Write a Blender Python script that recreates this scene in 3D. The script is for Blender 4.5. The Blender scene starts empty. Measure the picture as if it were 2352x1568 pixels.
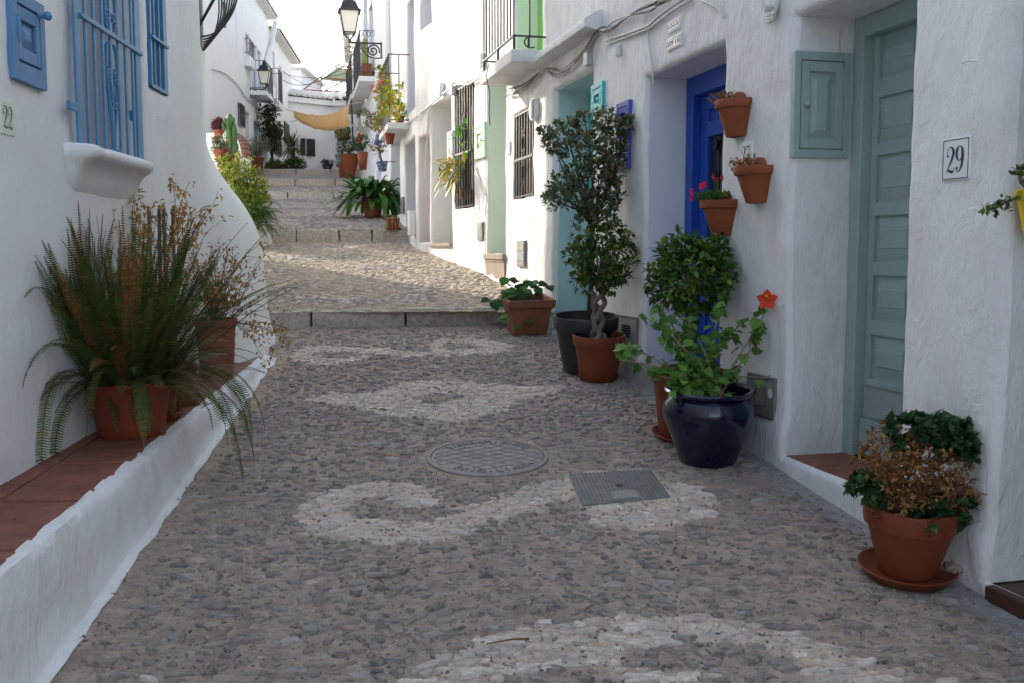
import bpy, bmesh, math, random
from mathutils import Vector, Matrix, noise

random.seed(7)
R = math.radians
SC = bpy.context.scene
COL = SC.collection

# ------------------------------------------------------------------ camera, sky, sun, exposure
F, CX, CY = 2286.7, 1176.0, 784.0            # pixels of a 2352 px wide view, 35 mm lens
PITCH = math.atan(206.0 / F)
EYE = Vector((0, 0, 1.6))
cam_d = bpy.data.cameras.new("camera")
cam_d.lens, cam_d.sensor_width, cam_d.clip_end, cam_d.clip_start = 35.0, 36.0, 2000.0, 0.05
cam = bpy.data.objects.new("camera", cam_d)
COL.objects.link(cam)
cam.location = EYE
cam.rotation_euler = (math.pi / 2 - PITCH, 0, 0)
SC.camera = cam

SUN_AZ, SUN_EL = R(-42), R(23)               # azimuth from +Y, negative = towards -X
W = bpy.data.worlds.new("World")
SC.world = W
W.use_nodes = True
nt = W.node_tree
bg = nt.nodes["Background"]
sky = nt.nodes.new("ShaderNodeTexSky")
sky.sky_type = 'NISHITA'
sky.sun_disc = False
sky.sun_elevation = SUN_EL
sky.sun_rotation = SUN_AZ
sky.altitude = 300
sky.air_density = 1.0
sky.dust_density = 3.0
sky.ozone_density = 1.0
hz = nt.nodes.new("ShaderNodeHueSaturation")       # thin white haze over the whole sky
hz.inputs["Saturation"].default_value = .78
nt.links.new(sky.outputs[0], hz.inputs["Color"])
nt.links.new(hz.outputs[0], bg.inputs[0])
bg.inputs[1].default_value = 0.15

sd = bpy.data.lights.new("sun", 'SUN')
sd.energy, sd.angle, sd.color = 2.0, R(0.6), (1.0, 0.93, 0.82)
sun = bpy.data.objects.new("sun", sd)
COL.objects.link(sun)
_d = Vector((math.sin(SUN_AZ) * math.cos(SUN_EL), math.cos(SUN_AZ) * math.cos(SUN_EL), math.sin(SUN_EL)))
sun.rotation_euler = (-_d).to_track_quat('-Z', 'Y').to_euler()
sun.location = _d * 60

vs = SC.view_settings
vs.view_transform, vs.look, vs.gamma, vs.exposure, vs.use_curve_mapping = 'Standard', 'None', 1.0, 1.75, False
SC.cycles.max_bounces = 8
SC.cycles.diffuse_bounces = 5
SC.cycles.transparent_max_bounces = 6
SC.cycles.use_denoising = True

# ------------------------------------------------------------------ helpers
CT, ST = math.cos(PITCH), math.sin(PITCH)
def ray(px, py):
    u, v = (px - CX) / F, (py - CY) / F
    return Vector((u, CT - v * ST, -ST - v * CT))
def on_y(px, py, y):
    r = ray(px, py)
    return EYE + r * (y / r.y)
def mpp(y):                                   # metres per pixel at depth y
    return y / F

STEPS = [(9.0, 1.04, .10, .11, -2.2), (16.0, 1.93, .115, .06, -4.0), (23.9, 2.99, .115, .05, -5.5),
         (27.0, 3.53, .115, .04, -6), (30.0, 4.03, .03, .03, -6.5)]
def step_y(k, x):
    return STEPS[k][0] + STEPS[k][3] * (x - STEPS[k][4])
def zone(x, y):
    k = 0
    for i in range(5):
        if y >= step_y(i, x):
            k = i + 1
    return k
def zone_z(k, x, y):
    if k == 0:
        return .1 * y
    y0, z0, g, sl, x0 = STEPS[k - 1]
    return z0 + g * (y - y0)
def gz(x, y):
    return zone_z(zone(x, y), x, y)
def ghit(px, py, k=0):                        # pixel -> point on the street plane of zone k
    r = ray(px, py)
    if k == 0:
        t = EYE.z / (.1 * r.y - r.z)
    else:
        y0, z0, g, sl, x0 = STEPS[k - 1]
        t = (EYE.z - z0 + g * y0) / (g * r.y - r.z)
    return EYE + r * t
def lhit(px, py):                             # pixel -> point on the tiled ledge
    r = ray(px, py)
    t = (1.6 - .62) / (.023 * r.y - r.z)
    return EYE + r * t

class Fac:
    """A vertical facade plane: s runs away from the camera, n points to the street."""
    def __init__(s, ox, oy, dx, side):
        e = Vector((dx, 1, 0)).normalized()
        s.o, s.e = Vector((ox, oy, 0)), e
        s.n = Vector((-e.y, e.x, 0)) * side     # side=1: n to -x (right-hand walls)
    def P(f, s, z, d=0.0):
        return f.o + f.e * s + f.n * d + Vector((0, 0, z))
    def hit(f, px, py, d=0.0):
        r = ray(px, py)
        o = f.o + f.n * d
        t = (o - EYE).dot(f.n) / r.dot(f.n)
        p = EYE + r * t
        return (p - o).dot(f.e), p.z
    def s_of_y(f, y):
        return (y - f.o.y) / f.e.y

F1 = Fac(1.746, 3.54, -.2476, 1)
F2 = Fac(-.299, 11.8, -.354, 1)
F2B = Fac(-1.432, 15.0, -.212, 1)
F3 = Fac(-5.248, 33.0, -.15, 1)
FL = Fac(-7.3, 24.0, -.093, -1)
LW = Fac(-1.731, 0.0, -.064, -1)
LH = Fac(-2.53, 7.95, -.335, -1)

class Off:
    """A facade moved outwards by d0."""
    def __init__(q, f, d0):
        q.f, q.d0, q.e, q.n, q.o = f, d0, f.e, f.n, f.o
    def P(q, s, z, d=0.0):
        return q.f.P(s, z, d + q.d0)
    def hit(q, px, py, d=0.0):
        return q.f.hit(px, py, d + q.d0)

class MB:
    def __init__(s):
        s.v, s.f, s.c = [], [], []
    def add(s, verts, faces, col=None):
        b = len(s.v)
        s.v += [tuple(v) for v in verts]
        s.f += [tuple(b + i for i in f) for f in faces]
        s.c += [col or (1, 1, 1)] * len(verts)
        return b
    def hexa(s, p, col=None):                  # 8 corners: 4 bottom ccw, 4 top ccw
        s.add(p, [(0, 3, 2, 1), (4, 5, 6, 7), (0, 1, 5, 4), (1, 2, 6, 5), (2, 3, 7, 6), (3, 0, 4, 7)], col)
    def box(s, c, size, rz=0.0, col=None, M=None):
        hx, hy, hz = size[0] / 2, size[1] / 2, size[2] / 2
        c = Vector(c)
        if M is None:
            M = Matrix.Rotation(rz, 3, 'Z')
        s.hexa([c + M @ Vector(q) for q in ((-hx, -hy, -hz), (hx, -hy, -hz), (hx, hy, -hz), (-hx, hy, -hz),
                                            (-hx, -hy, hz), (hx, -hy, hz), (hx, hy, hz), (-hx, hy, hz))], col)
    def fbox(s, f, s0, s1, z0, z1, d0, d1, col=None):      # box on a facade: d0 inner, d1 outer
        P = f.P
        s.hexa([P(s0, z0, d0), P(s1, z0, d0), P(s1, z0, d1), P(s0, z0, d1),
                P(s0, z1, d0), P(s1, z1, d0), P(s1, z1, d1), P(s0, z1, d1)], col)
    def tube(s, pts, rad, n=6, col=None, caps=True):
        pts = [Vector(p) for p in pts]
        if not isinstance(rad, (list, tuple)):
            rad = [rad] * len(pts)
        b, m = len(s.v), len(pts)
        up = None
        vv = []
        for i, p in enumerate(pts):
            t = (pts[min(i + 1, m - 1)] - pts[max(i - 1, 0)])
            t = t.normalized() if t.length > 1e-9 else Vector((0, 0, 1))
            if up is None:
                up = t.orthogonal().normalized()
            else:
                up = up - t * up.dot(t)
                up = up.normalized() if up.length > 1e-6 else t.orthogonal().normalized()
            w = t.cross(up)
            for k in range(n):
                a = 2 * math.pi * k / n
                vv.append(p + (up * math.cos(a) + w * math.sin(a)) * rad[i])
        ff = []
        for i in range(m - 1):
            for k in range(n):
                k2 = (k + 1) % n
                ff.append((i * n + k, i * n + k2, (i + 1) * n + k2, (i + 1) * n + k))
        if caps:
            ff.append(tuple(range(n - 1, -1, -1)))
            ff.append(tuple((m - 1) * n + k for k in range(n)))
        s.add(vv, ff, col)
    def lathe(s, prof, n=32, c=(0, 0, 0), M=None, a0=0.0, a1=2 * math.pi, col=None, wob=0.0):
        c = Vector(c)
        full = abs(a1 - a0 - 2 * math.pi) < 1e-6
        m = n if full else n + 1
        vv, ff = [], []
        for (r, z) in prof:
            for k in range(m):
                a = a0 + (a1 - a0) * k / n
                q = Vector((r * math.cos(a), r * math.sin(a), z))
                vv.append(c + (M @ q if M else q))
        for i in range(len(prof) - 1):
            for k in range(n):
                k2 = (k + 1) % m
                ff.append((i * m + k, i * m + k2, (i + 1) * m + k2, (i + 1) * m + k))
        s.add(vv, ff, col)
    def disc(s, c, r, n=24, nrm=None, col=None):
        c = Vector(c)
        M = nrm.to_track_quat('Z', 'Y').to_matrix() if nrm is not None else Matrix.Identity(3)
        s.add([c + M @ Vector((r * math.cos(2 * math.pi * k / n), r * math.sin(2 * math.pi * k / n), 0)) for k in range(n)],
              [tuple(range(n))], col)

def chain_loc(o):
    t = Vector((0, 0, 0))
    while o is not None:
        t = t + o.location
        o = o.parent
    return t
def build(mb, name, mat, parent=None, smooth=False, bevel=0.0, label=None, kind=None, auto=None):
    me = bpy.data.meshes.new(name)
    off = chain_loc(parent)
    me.from_pydata([(v[0] - off.x, v[1] - off.y, v[2] - off.z) for v in mb.v], [], mb.f)
    ca = me.color_attributes.new("Col", 'FLOAT_COLOR', 'POINT')
    buf = []
    for c in mb.c:
        buf += [c[0], c[1], c[2], 1.0]
    ca.data.foreach_set("color", buf)
    if smooth:
        me.polygons.foreach_set("use_smooth", [True] * len(me.polygons))
    me.materials.append(mat)
    o = bpy.data.objects.new(name, me)
    COL.objects.link(o)
    if parent is not None:
        o.parent = parent
    if auto is not None and smooth:
        me.set_sharp_from_angle(angle=R(auto))
    if bevel:
        m = o.modifiers.new("bevel", 'BEVEL')
        m.width, m.segments, m.limit_method, m.angle_limit = bevel, 2, 'ANGLE', R(40)
    if label:
        o["label"] = label
    if kind:
        o["kind"] = kind
    return o
def thing(name, label, cat, loc=(0, 0, 0), group=None):
    o = bpy.data.objects.new(name, None)
    o.empty_display_size = .1
    COL.objects.link(o)
    o.location = loc
    o["label"], o["category"] = label, cat
    if group:
        o["group"] = group
    return o
def tag(o, label, cat, group=None):
    o["label"], o["category"] = label, cat
    if group:
        o["group"] = group
    return o
def inst(me, name, parent, M):                 # shared-mesh piece, M in world space
    o = bpy.data.objects.new(name, me)
    COL.objects.link(o)
    o.parent = parent
    o.matrix_local = Matrix.Translation(-chain_loc(parent)) @ M
    return o
def mesh_of(mb, name, mat, smooth=False):
    me = bpy.data.meshes.new(name)
    me.from_pydata(mb.v, [], mb.f)
    ca = me.color_attributes.new("Col", 'FLOAT_COLOR', 'POINT')
    buf = []
    for c in mb.c:
        buf += [c[0], c[1], c[2], 1.0]
    ca.data.foreach_set("color", buf)
    if smooth:
        me.polygons.foreach_set("use_smooth", [True] * len(me.polygons))
    me.materials.append(mat)
    return me
def nz(p, s=1.0, o=0.0):
    return noise.noise((p[0] * s + o, p[1] * s - o, p[2] * s + 3.7 * o))
def rnd(a, b):
    return random.uniform(a, b)
def crom(pts, n=6):                            # Catmull-Rom through tuples of any length
    out = []
    P = [pts[0]] + list(pts) + [pts[-1]]
    for i in range(1, len(P) - 2):
        for k in range(n):
            t = k / n
            out.append(tuple(.5 * (2 * b + (c - a) * t + (2 * a - 5 * b + 4 * c - d) * t * t + (3 * b - a - 3 * c + d) * t ** 3)
                             for a, b, c, d in zip(P[i - 1], P[i], P[i + 1], P[i + 2])))
    out.append(tuple(pts[-1]))
    return out
def in_poly(x, y, poly):
    c, j = False, len(poly) - 1
    for i in range(len(poly)):
        xi, yi = poly[i]
        xj, yj = poly[j]
        if (yi > y) != (yj > y) and x < (xj - xi) * (y - yi) / (yj - yi) + xi:
            c = not c
        j = i
    return c

# ------------------------------------------------------------------ materials
def _nodes(name):
    m = bpy.data.materials.new(name)
    m.use_nodes = True
    return m, m.node_tree, m.node_tree.nodes["Principled BSDF"]
def _noise(t, scale, detail=4.0, rough=.6, vec=None, dist=0.0):
    n = t.nodes.new("ShaderNodeTexNoise")
    n.inputs["Scale"].default_value = scale
    n.inputs["Detail"].default_value = detail
    n.inputs["Roughness"].default_value = rough
    n.inputs["Distortion"].default_value = dist
    if vec is not None:
        t.links.new(vec, n.inputs["Vector"])
    return n
def _ramp(t, fac, stops):
    r = t.nodes.new("ShaderNodeValToRGB")
    el = r.color_ramp.elements
    while len(el) < len(stops):
        el.new(.5)
    for e, (p, c) in zip(el, stops):
        e.position = p
        e.color = (c[0], c[1], c[2], 1) if isinstance(c, (tuple, list)) else (c, c, c, 1)
    t.links.new(fac, r.inputs[0])
    return r
def _mix(t, fac, a, b, mode='MIX'):
    n = t.nodes.new("ShaderNodeMix")
    n.data_type, n.blend_type = 'RGBA', mode
    for sock, val in ((n.inputs[0], fac), (n.inputs[6], a), (n.inputs[7], b)):
        if isinstance(val, (int, float)):
            sock.default_value = val
        elif isinstance(val, tuple):
            sock.default_value = (val[0], val[1], val[2], 1)
        else:
            t.links.new(val, sock)
    return n.outputs[2]
def _bump(t, bsdf, layers, dist=.01):
    prev = None
    for fac, strength, d in layers:
        b = t.nodes.new("ShaderNodeBump")
        b.inputs["Strength"].default_value = strength
        b.inputs["Distance"].default_value = d
        t.links.new(fac, b.inputs["Height"])
        if prev is not None:
            t.links.new(prev, b.inputs["Normal"])
        prev = b.outputs[0]
    t.links.new(prev, bsdf.inputs["Normal"])
def _pos(t):
    g = t.nodes.new("ShaderNodeNewGeometry")
    return g.outputs["Position"]
def _map(t, vec, sc, rot=(0, 0, 0)):
    m = t.nodes.new("ShaderNodeMapping")
    m.inputs["Scale"].default_value = sc
    m.inputs["Rotation"].default_value = rot
    t.links.new(vec, m.inputs["Vector"])
    return m.outputs[0]

def m_white(name, base=(.80, .80, .79), stain=(.60, .58, .54), rough_bump=1.0, stain_amt=.5):
    m, t, b = _nodes(name)
    p = _pos(t)
    n1 = _noise(t, 1.3, 5, .65, p)
    n2 = _noise(t, 5.0, 6, .7, _map(t, p, (1, 1, .28)))
    r1 = _ramp(t, n1.outputs[0], [(.48, 0.0), (.78, 1.0)])
    r2 = _ramp(t, n2.outputs[0], [(.52, 0.0), (.80, 1.0)])
    mm = t.nodes.new("ShaderNodeMath"); mm.operation = 'MULTIPLY'
    t.links.new(r1.outputs[0], mm.inputs[0]); mm.inputs[1].default_value = stain_amt
    c = _mix(t, mm.outputs[0], base, stain)
    m2 = t.nodes.new("ShaderNodeMath"); m2.operation = 'MULTIPLY'
    t.links.new(r2.outputs[0], m2.inputs[0]); m2.inputs[1].default_value = stain_amt * .55
    c = _mix(t, m2.outputs[0], c, (stain[0] * .88, stain[1] * .85, stain[2] * .8))
    t.links.new(c, b.inputs["Base Color"])
    b.inputs["Roughness"].default_value = .85
    b.inputs["Specular IOR Level"].default_value = .25
    f1 = _noise(t, 150, 3, .6, p)
    f2 = _noise(t, 20, 5, .6, _map(t, p, (1, 1, .4)), .15)
    f3 = _noise(t, 6.0, 6, .6, _map(t, p, (1, 1, .6)), .35)
    rid = _ramp(t, f3.outputs[0], [(.46, 0.0), (.5, 1.0), (.54, 0.0)])
    _bump(t, b, [(f3.outputs[0], .5 * rough_bump, .03), (f2.outputs[0], .42 * rough_bump, .012),
                 (rid.outputs[0], .06 * rough_bump, .010), (f1.outputs[0], .22 * rough_bump, .004)])
    return m

def m_plain(name, col, rough=.5, var=.12, scale=14, bump=.15, bscale=60, metal=0.0, spec=.5, bd=.003, wear=None, wear_at=.72, coat=0.0):
    m, t, b = _nodes(name)
    p = _pos(t)
    n = _noise(t, scale, 5, .65, p)
    lo = tuple(c * (1 - var) for c in col); hi = tuple(min(1, c * (1 + var)) for c in col)
    c = _ramp(t, n.outputs[0], [(.3, lo), (.7, hi)]).outputs[0]
    if wear:
        w = _noise(t, scale * 1.7, 6, .7, p, .5)
        c = _mix(t, _ramp(t, w.outputs[0], [(wear_at - .06, 0.0), (wear_at + .06, .8)]).outputs[0], c, wear)
    t.links.new(c, b.inputs["Base Color"])
    b.inputs["Roughness"].default_value = rough
    b.inputs["Metallic"].default_value = metal
    b.inputs["Specular IOR Level"].default_value = spec
    if coat:
        b.inputs["Coat Weight"].default_value = coat
        b.inputs["Coat Roughness"].default_value = .06
    if bump:
        _bump(t, b, [(_noise(t, bscale, 4, .6, p).outputs[0], bump, bd)])
    return m

def m_mortar(name):
    m, t, b = _nodes(name)
    p = _pos(t)
    a = t.nodes.new("ShaderNodeAttribute"); a.attribute_name = "Col"
    n1 = _noise(t, 14, 6, .7, p); n2 = _noise(t, 160, 4, .7, p)
    c = _mix(t, 1.0, a.outputs[0], _ramp(t, n1.outputs[0], [(.3, .72), (.7, 1.28)]).outputs[0], 'MULTIPLY')
    c = _mix(t, 1.0, c, _ramp(t, n2.outputs[0], [(.25, .62), (.5, 1.0), (.75, 1.4)]).outputs[0], 'MULTIPLY')
    t.links.new(c, b.inputs["Base Color"])
    b.inputs["Roughness"].default_value = .95
    b.inputs["Specular IOR Level"].default_value = .2
    _bump(t, b, [(_noise(t, 26, 6, .65, _map(t, p, (.7, 1.4, 1)), .6).outputs[0], .8, .03), (n2.outputs[0], .7, .006)])
    return m

def m_attr(name, rough=.5, spec=.4, transl=0.0, var=.2, scale=30, bump=0.0, bscale=80, bd=.004):
    """Colour from the per-piece attribute Col, a little mottled."""
    m, t, b = _nodes(name)
    p = _pos(t)
    a = t.nodes.new("ShaderNodeAttribute"); a.attribute_name = "Col"
    n = _noise(t, scale, 4, .6, p)
    g = _ramp(t, n.outputs[0], [(.3, 1 - var), (.7, 1 + var)])
    c = _mix(t, 1.0, a.outputs[0], g.outputs[0], 'MULTIPLY')
    t.links.new(c, b.inputs["Base Color"])
    b.inputs["Roughness"].default_value = rough
    b.inputs["Specular IOR Level"].default_value = spec
    if bump:
        _bump(t, b, [(_noise(t, bscale, 4, .6, p).outputs[0], bump, bd)])
    if transl:
        tr = t.nodes.new("ShaderNodeBsdfTranslucent")
        t.links.new(_mix(t, 1.0, c, (1.25, 1.25, .6), 'MULTIPLY'), tr.inputs[0])
        mx = t.nodes.new("ShaderNodeMixShader")
        mx.inputs[0].default_value = transl
        t.links.new(b.outputs[0], mx.inputs[1]); t.links.new(tr.outputs[0], mx.inputs[2])
        t.links.new(mx.outputs[0], t.nodes["Material Output"].inputs[0])
    return m

M = {}
M['white'] = m_white('whitewash', rough_bump=1.7, stain_amt=.8)
M['white_r'] = m_white('whitewash_smooth', rough_bump=.8, stain_amt=.32)
M['white_far'] = m_white('whitewash_far', rough_bump=.5, stain_amt=.25)
M['jamb_green'] = m_white('whitewash_pale_green', base=(.70, .78, .68), stain=(.62, .70, .60), rough_bump=.4, stain_amt=.3)
M['jamb_turq'] = m_white('whitewash_pale_turquoise', base=(.55, .70, .71), stain=(.5, .63, .63), rough_bump=.4, stain_amt=.3)
M['jamb_blue'] = m_white('whitewash_pale_blue', base=(.74, .75, .80), stain=(.66, .66, .70), rough_bump=.5, stain_amt=.3)
M['jamb_pink'] = m_white('whitewash_pale_pink', base=(.74, .68, .66), stain=(.66, .6, .58), rough_bump=.4, stain_amt=.3)
M['terracotta'] = m_plain('terracotta', (.265, .075, .03), .75, .18, 9, .25, 70, spec=.3, wear=(.40, .20, .13), wear_at=.76)
M['terra_new'] = m_plain('plastic_terracotta', (.19, .044, .016), .55, .16, 7, .12, 60, spec=.35, wear=(.27, .11, .065), wear_at=.67)
M['terra_dark'] = m_plain('terracotta_brown', (.21, .075, .04), .6, .15, 9, .15, 60, spec=.35)
M['terra_red'] = m_plain('terracotta_red', (.21, .036, .014), .55, .12, 9, .12, 60, spec=.4)
M['black_pot'] = m_plain('black_plastic', (.018, .019, .021), .5, .15, 9, .08, 60)
M['cobalt'] = m_plain('cobalt_glaze', (.003, .004, .028), .16, .3, 5, .04, 9, spec=.45, coat=.35)
M['soil'] = m_plain('soil', (.045, .03, .02), .95, .4, 40, .9, 60, bd=.02)
M['blue_paint'] = m_plain('blue_paint', (.045, .20, .385), .42, .06, 12, .12, 40, wear=(.04, .165, .32), wear_at=.62)
M['blue_paint_flat'] = m_plain('blue_paint_cabinet', (.095, .225, .41), .55, .10, 10, .25, 30, wear=(.13, .26, .48), wear_at=.6)
M['royal'] = m_plain('royal_blue_paint', (.012, .075, .42), .42, .08, 9, .12, 40)
M['violet'] = m_plain('violet_blue_paint', (.06, .09, .44), .55, .10, 9, .2, 40)
M['sage'] = m_plain('sage_green_paint', (.32, .43, .41), .5, .07, 9, .15, 40, wear=(.29, .40, .37), wear_at=.62)
M['sage_dark'] = m_plain('sage_green_paint_worn', (.30, .375, .365), .6, .10, 9, .2, 40, wear=(.2, .26, .25), wear_at=.66)
M['turq'] = m_plain('turquoise_paint', (.06, .47, .50), .5, .12, 12, .2, 40, wear=(.2, .55, .55), wear_at=.7)
M['mint'] = m_plain('mint_green_paint', (.42, .72, .45), .5, .08, 12, .2, 40)
M['lime'] = m_plain('lime_green_paint', (.25, .62, .14), .5, .08, 12, .1, 40)
M['dkgreen'] = m_plain('dark_green_paint', (.012, .05, .03), .5, .1, 12, .1, 40)
M['iron'] = m_plain('black_iron', (.015, .015, .016), .35, .2, 30, .2, 60, spec=.6)
M['iron_grey'] = m_plain('grey_iron', (.16, .16, .15), .45, .2, 30, .2, 60, metal=.4)
M['steel'] = m_plain('grey_steel', (.20, .20, .19), .5, .25, 18, .25, 50, metal=.3)
M['cast'] = m_plain('cast_iron', (.27, .242, .22), .65, .25, 18, .4, 60, metal=.0, wear=(.33, .28, .235), wear_at=.62)
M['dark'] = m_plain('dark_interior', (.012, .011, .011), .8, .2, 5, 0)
M['glass_dk'] = m_plain('dark_pane', (.02, .024, .03), .12, .2, 3, 0, spec=.6)
M['pane'] = m_plain('curtained_pane', (.33, .33, .40), .35, .06, 3, .05, 20)
M['wood'] = m_plain('weathered_wood', (.14, .10, .075), .8, .3, 25, .3, 60)
M['brownwood'] = m_plain('brown_wood', (.075, .028, .014), .5, .2, 20, .2, 50)
M['tile'] = m_plain('terracotta_floor_tile', (.235, .092, .062), .68, .26, 6, .35, 45, spec=.3, wear=(.27, .17, .14), wear_at=.63)
M['grout'] = m_plain('grout', (.26, .19, .15), .9, .2, 30, .5, 60)
M['concrete'] = m_plain('concrete_strip', (.27, .255, .245), .9, .2, 8, .5, 50, bd=.006, wear=(.16, .17, .185), wear_at=.66)
M['tanmortar'] = m_plain('tan_mortar', (.30, .235, .18), .95, .18, 6, .5, 60, bd=.006)
M['granite'] = m_plain('rough_step_stone', (.50, .445, .375), .9, .3, 22, .9, 45, bd=.02, wear=(.30, .255, .21), wear_at=.62)
M['tile_white'] = m_plain('glazed_white_tile', (.78, .79, .78), .15, .03, 5, .02, 10)
M['tile_green'] = m_plain('glazed_pale_green_tile', (.62, .72, .60), .18, .06, 9, .02, 10)
M['ink'] = m_plain('ink_blue', (.018, .03, .07), .3, .1, 9, 0)
M['ink_green'] = m_plain('ink_green', (.06, .08, .06), .3, .1, 9, 0)
M['ink_red'] = m_plain('ink_red', (.35, .10, .10), .4, .1, 9, 0)
M['cable_b'] = m_plain('black_cable', (.03, .03, .03), .5, .2, 20, 0)
M['cable_w'] = m_plain('painted_cable', (.62, .61, .58), .6, .15, 20, .1, 60)
M['hose'] = m_plain('green_cord', (.01, .12, .09), .5, .1, 20, 0)
M['yellow'] = m_plain('yellow_plastic', (.78, .56, .01), .4, .05, 8, .05, 40)
M['canvas'] = m_plain('ochre_canvas', (.60, .34, .11), .85, .10, 5, .2, 120)
M['net'] = m_plain('shade_netting', (.34, .36, .22), .9, .3, 40, .3, 90)
M['rust'] = m_plain('rusty_pole', (.25, .09, .05), .8, .3, 25, .2, 60)
M['rooftile'] = m_plain('roof_tile', (.42, .24, .16), .85, .3, 8, .4, 40, wear=(.6, .55, .5), wear_at=.58)
M['rooftile_w'] = m_plain('whitewashed_roof_tile', (.70, .68, .64), .85, .15, 8, .4, 40)
M['lampglass'] = m_plain('milky_lamp_glass', (.78, .74, .64), .35, .03, 5, 0)
M['brick'] = m_plain('brown_brick', (.22, .12, .08), .9, .3, 20, .5, 60)
M['plasticgrey'] = m_plain('grey_plastic', (.42, .43, .43), .5, .06, 9, .05, 40)
M['blueceramic'] = m_plain('blue_and_white_ceramic', (.06, .10, .22), .2, .1, 9, 0, wear=(.6, .62, .66), wear_at=.55)
M['whiteceramic'] = m_plain('white_dotted_ceramic', (.75, .74, .70), .25, .04, 5, 0)
M['cloth_blue'] = m_plain('blue_laundry', (.18, .25, .55), .9, .2, 10, 0)
M['cloth_pink'] = m_plain('pink_cloth', (.62, .25, .25), .9, .2, 10, 0)
def m_stone(name, dust=(.43, .345, .275), amt=.9):
    m, t, b = _nodes(name)
    p = _pos(t)
    a = t.nodes.new("ShaderNodeAttribute"); a.attribute_name = "Col"
    n = _noise(t, 45, 6, .7, _map(t, p, (.6, 1.6, 1)))
    c = _mix(t, 1.0, a.outputs[0], _ramp(t, n.outputs[0], [(.3, .55), (.7, 1.45)]).outputs[0], 'MULTIPLY')
    d = _noise(t, 20, 6, .75, p, .4)
    c = _mix(t, _ramp(t, d.outputs[0], [(.40, 0.0), (.62, amt)]).outputs[0], c, dust)
    t.links.new(c, b.inputs["Base Color"])
    b.inputs["Roughness"].default_value = .68
    b.inputs["Specular IOR Level"].default_value = .4
    _bump(t, b, [(_noise(t, 60, 5, .7, _map(t, p, (.5, 1.6, 1)), .5).outputs[0], .9, .014), (_noise(t, 230, 3, .6, p).outputs[0], .4, .004)])
    return m
M['stone'] = m_stone('cobble_stone')
M['stone_pale'] = m_stone('pale_cobble_stone', (.60, .505, .40), .75)
M['leaf'] = m_attr('leaf', .55, .25, .22, .18, 20)
M['leaf_gloss'] = m_attr('glossy_leaf', .36, .35, .15, .15, 14)
M['dry'] = m_attr('dry_leaf', .8, .2, .25, .25, 30)
M['bark'] = m_plain('bark', (.22, .165, .125), .9, .3, 30, .6, 60, bd=.006)
M['bark_dk'] = m_plain('dark_bark', (.085, .058, .042), .9, .3, 30, .6, 60, bd=.006)
M['stem'] = m_attr('green_stem', .6, .3, 0, .2, 30)
M['petal'] = m_attr('petal', .6, .25, .3, .12, 20)

# ================================================================== street and ground
def xr(y):
    return 1.746 - .2476 * (y - 3.54) if y < 11.8 else (-.299 - .354 * (y - 11.8) if y < 15 else -1.432 - .212 * (y - 15))
def riser_x(y):
    return -1.46 - .09 * (y - 2.93)
_XL = [(-6, -2.6), (7.9, -2.6), (9, -2.8), (16, -4.6), (24, -8.0), (30, -9.0), (60, -14)]
def xl(y):
    for (a, b), (c, d) in zip(_XL, _XL[1:]):
        if y <= c:
            return b + (d - b) * (y - a) / (c - a)
    return _XL[-1][1]

def dpoly(pts, k=0):
    return [tuple(ghit(x, y, k)[:2]) for x, y in pts]
def cropA(pts):                               # pattern outlines read off the photograph
    return [((600 + x / 2.138) * .98, (800 + y / 2.138) * .98) for x, y in pts]
def cropB(pts):
    return [((580 + x / 3.5636) * .98, (520 + y / 3.5636) * .98) for x, y in pts]
def ell(cx, cy, rx, ry, n=28):
    return [(cx + rx * math.cos(2 * math.pi * i / n), cy + ry * math.sin(2 * math.pi * i / n)) for i in range(n)]

PALE = [
    dpoly([(930, 1640), (960, 1568), (1010, 1510), (1090, 1470), (1200, 1440), (1330, 1422), (1480, 1415), (1620, 1420), (1760, 1440),
           (1880, 1475), (1990, 1515), (2100, 1568), (2180, 1640), (1930, 1640), (1863, 1568), (1820, 1520), (1782, 1493), (1700, 1478), (1600, 1474),
           (1500, 1482), (1430, 1500), (1424, 1540), (1630, 1556), (1620, 1575), (1440, 1570), (1354, 1517), (1260, 1530), (1159, 1567), (1100, 1640)]),
    dpoly(cropA([(930, 790), (900, 745), (820, 715), (700, 702), (560, 705), (420, 735), (300, 775), (215, 830), (203, 890), (240, 945), (340, 985), (480, 1010),
                 (650, 1020), (830, 1012), (1000, 985), (1150, 925), (1300, 870), (1450, 815), (1600, 770), (1640, 720), (1560, 680), (1480, 690), (1350, 730),
                 (1200, 775), (1050, 845), (900, 890), (750, 915), (600, 910), (500, 885), (455, 840), (500, 790), (620, 765), (700, 775), (740, 820), (860, 838)])),
    dpoly(cropA([(1560, 665), (1900, 628), (2050, 690), (2240, 740), (2300, 810), (2230, 880), (2080, 930), (1900, 948), (1740, 930), (1650, 890), (1605, 840), (1640, 815)])),
    dpoly(cropA([(235, 298), (370, 262), (520, 260), (640, 240), (740, 205), (860, 190), (1000, 195), (1150, 210), (1300, 222), (1500, 220), (1570, 230), (1450, 265),
                 (1330, 310), (1250, 345), (1150, 372), (1000, 408), (930, 402), (850, 387), (720, 372), (600, 352), (480, 332), (340, 310)])),
    dpoly(cropB(ell(670, 1105, 335, 78))), dpoly(cropB(ell(1860, 1050, 345, 64))),
    dpoly(cropB([(900, 1050), (1100, 1052), (1400, 1080), (1650, 1085), (1700, 1115), (1350, 1120), (1000, 1095)])),
]
PALE_HOLE = [dpoly(cropA([(790, 285), (900, 255), (1080, 260), (1010, 295), (900, 318), (830, 322)])),
             dpoly(cropB(ell(760, 1105, 215, 32))), dpoly(cropB(ell(1800, 1045, 190, 30)))]
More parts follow.
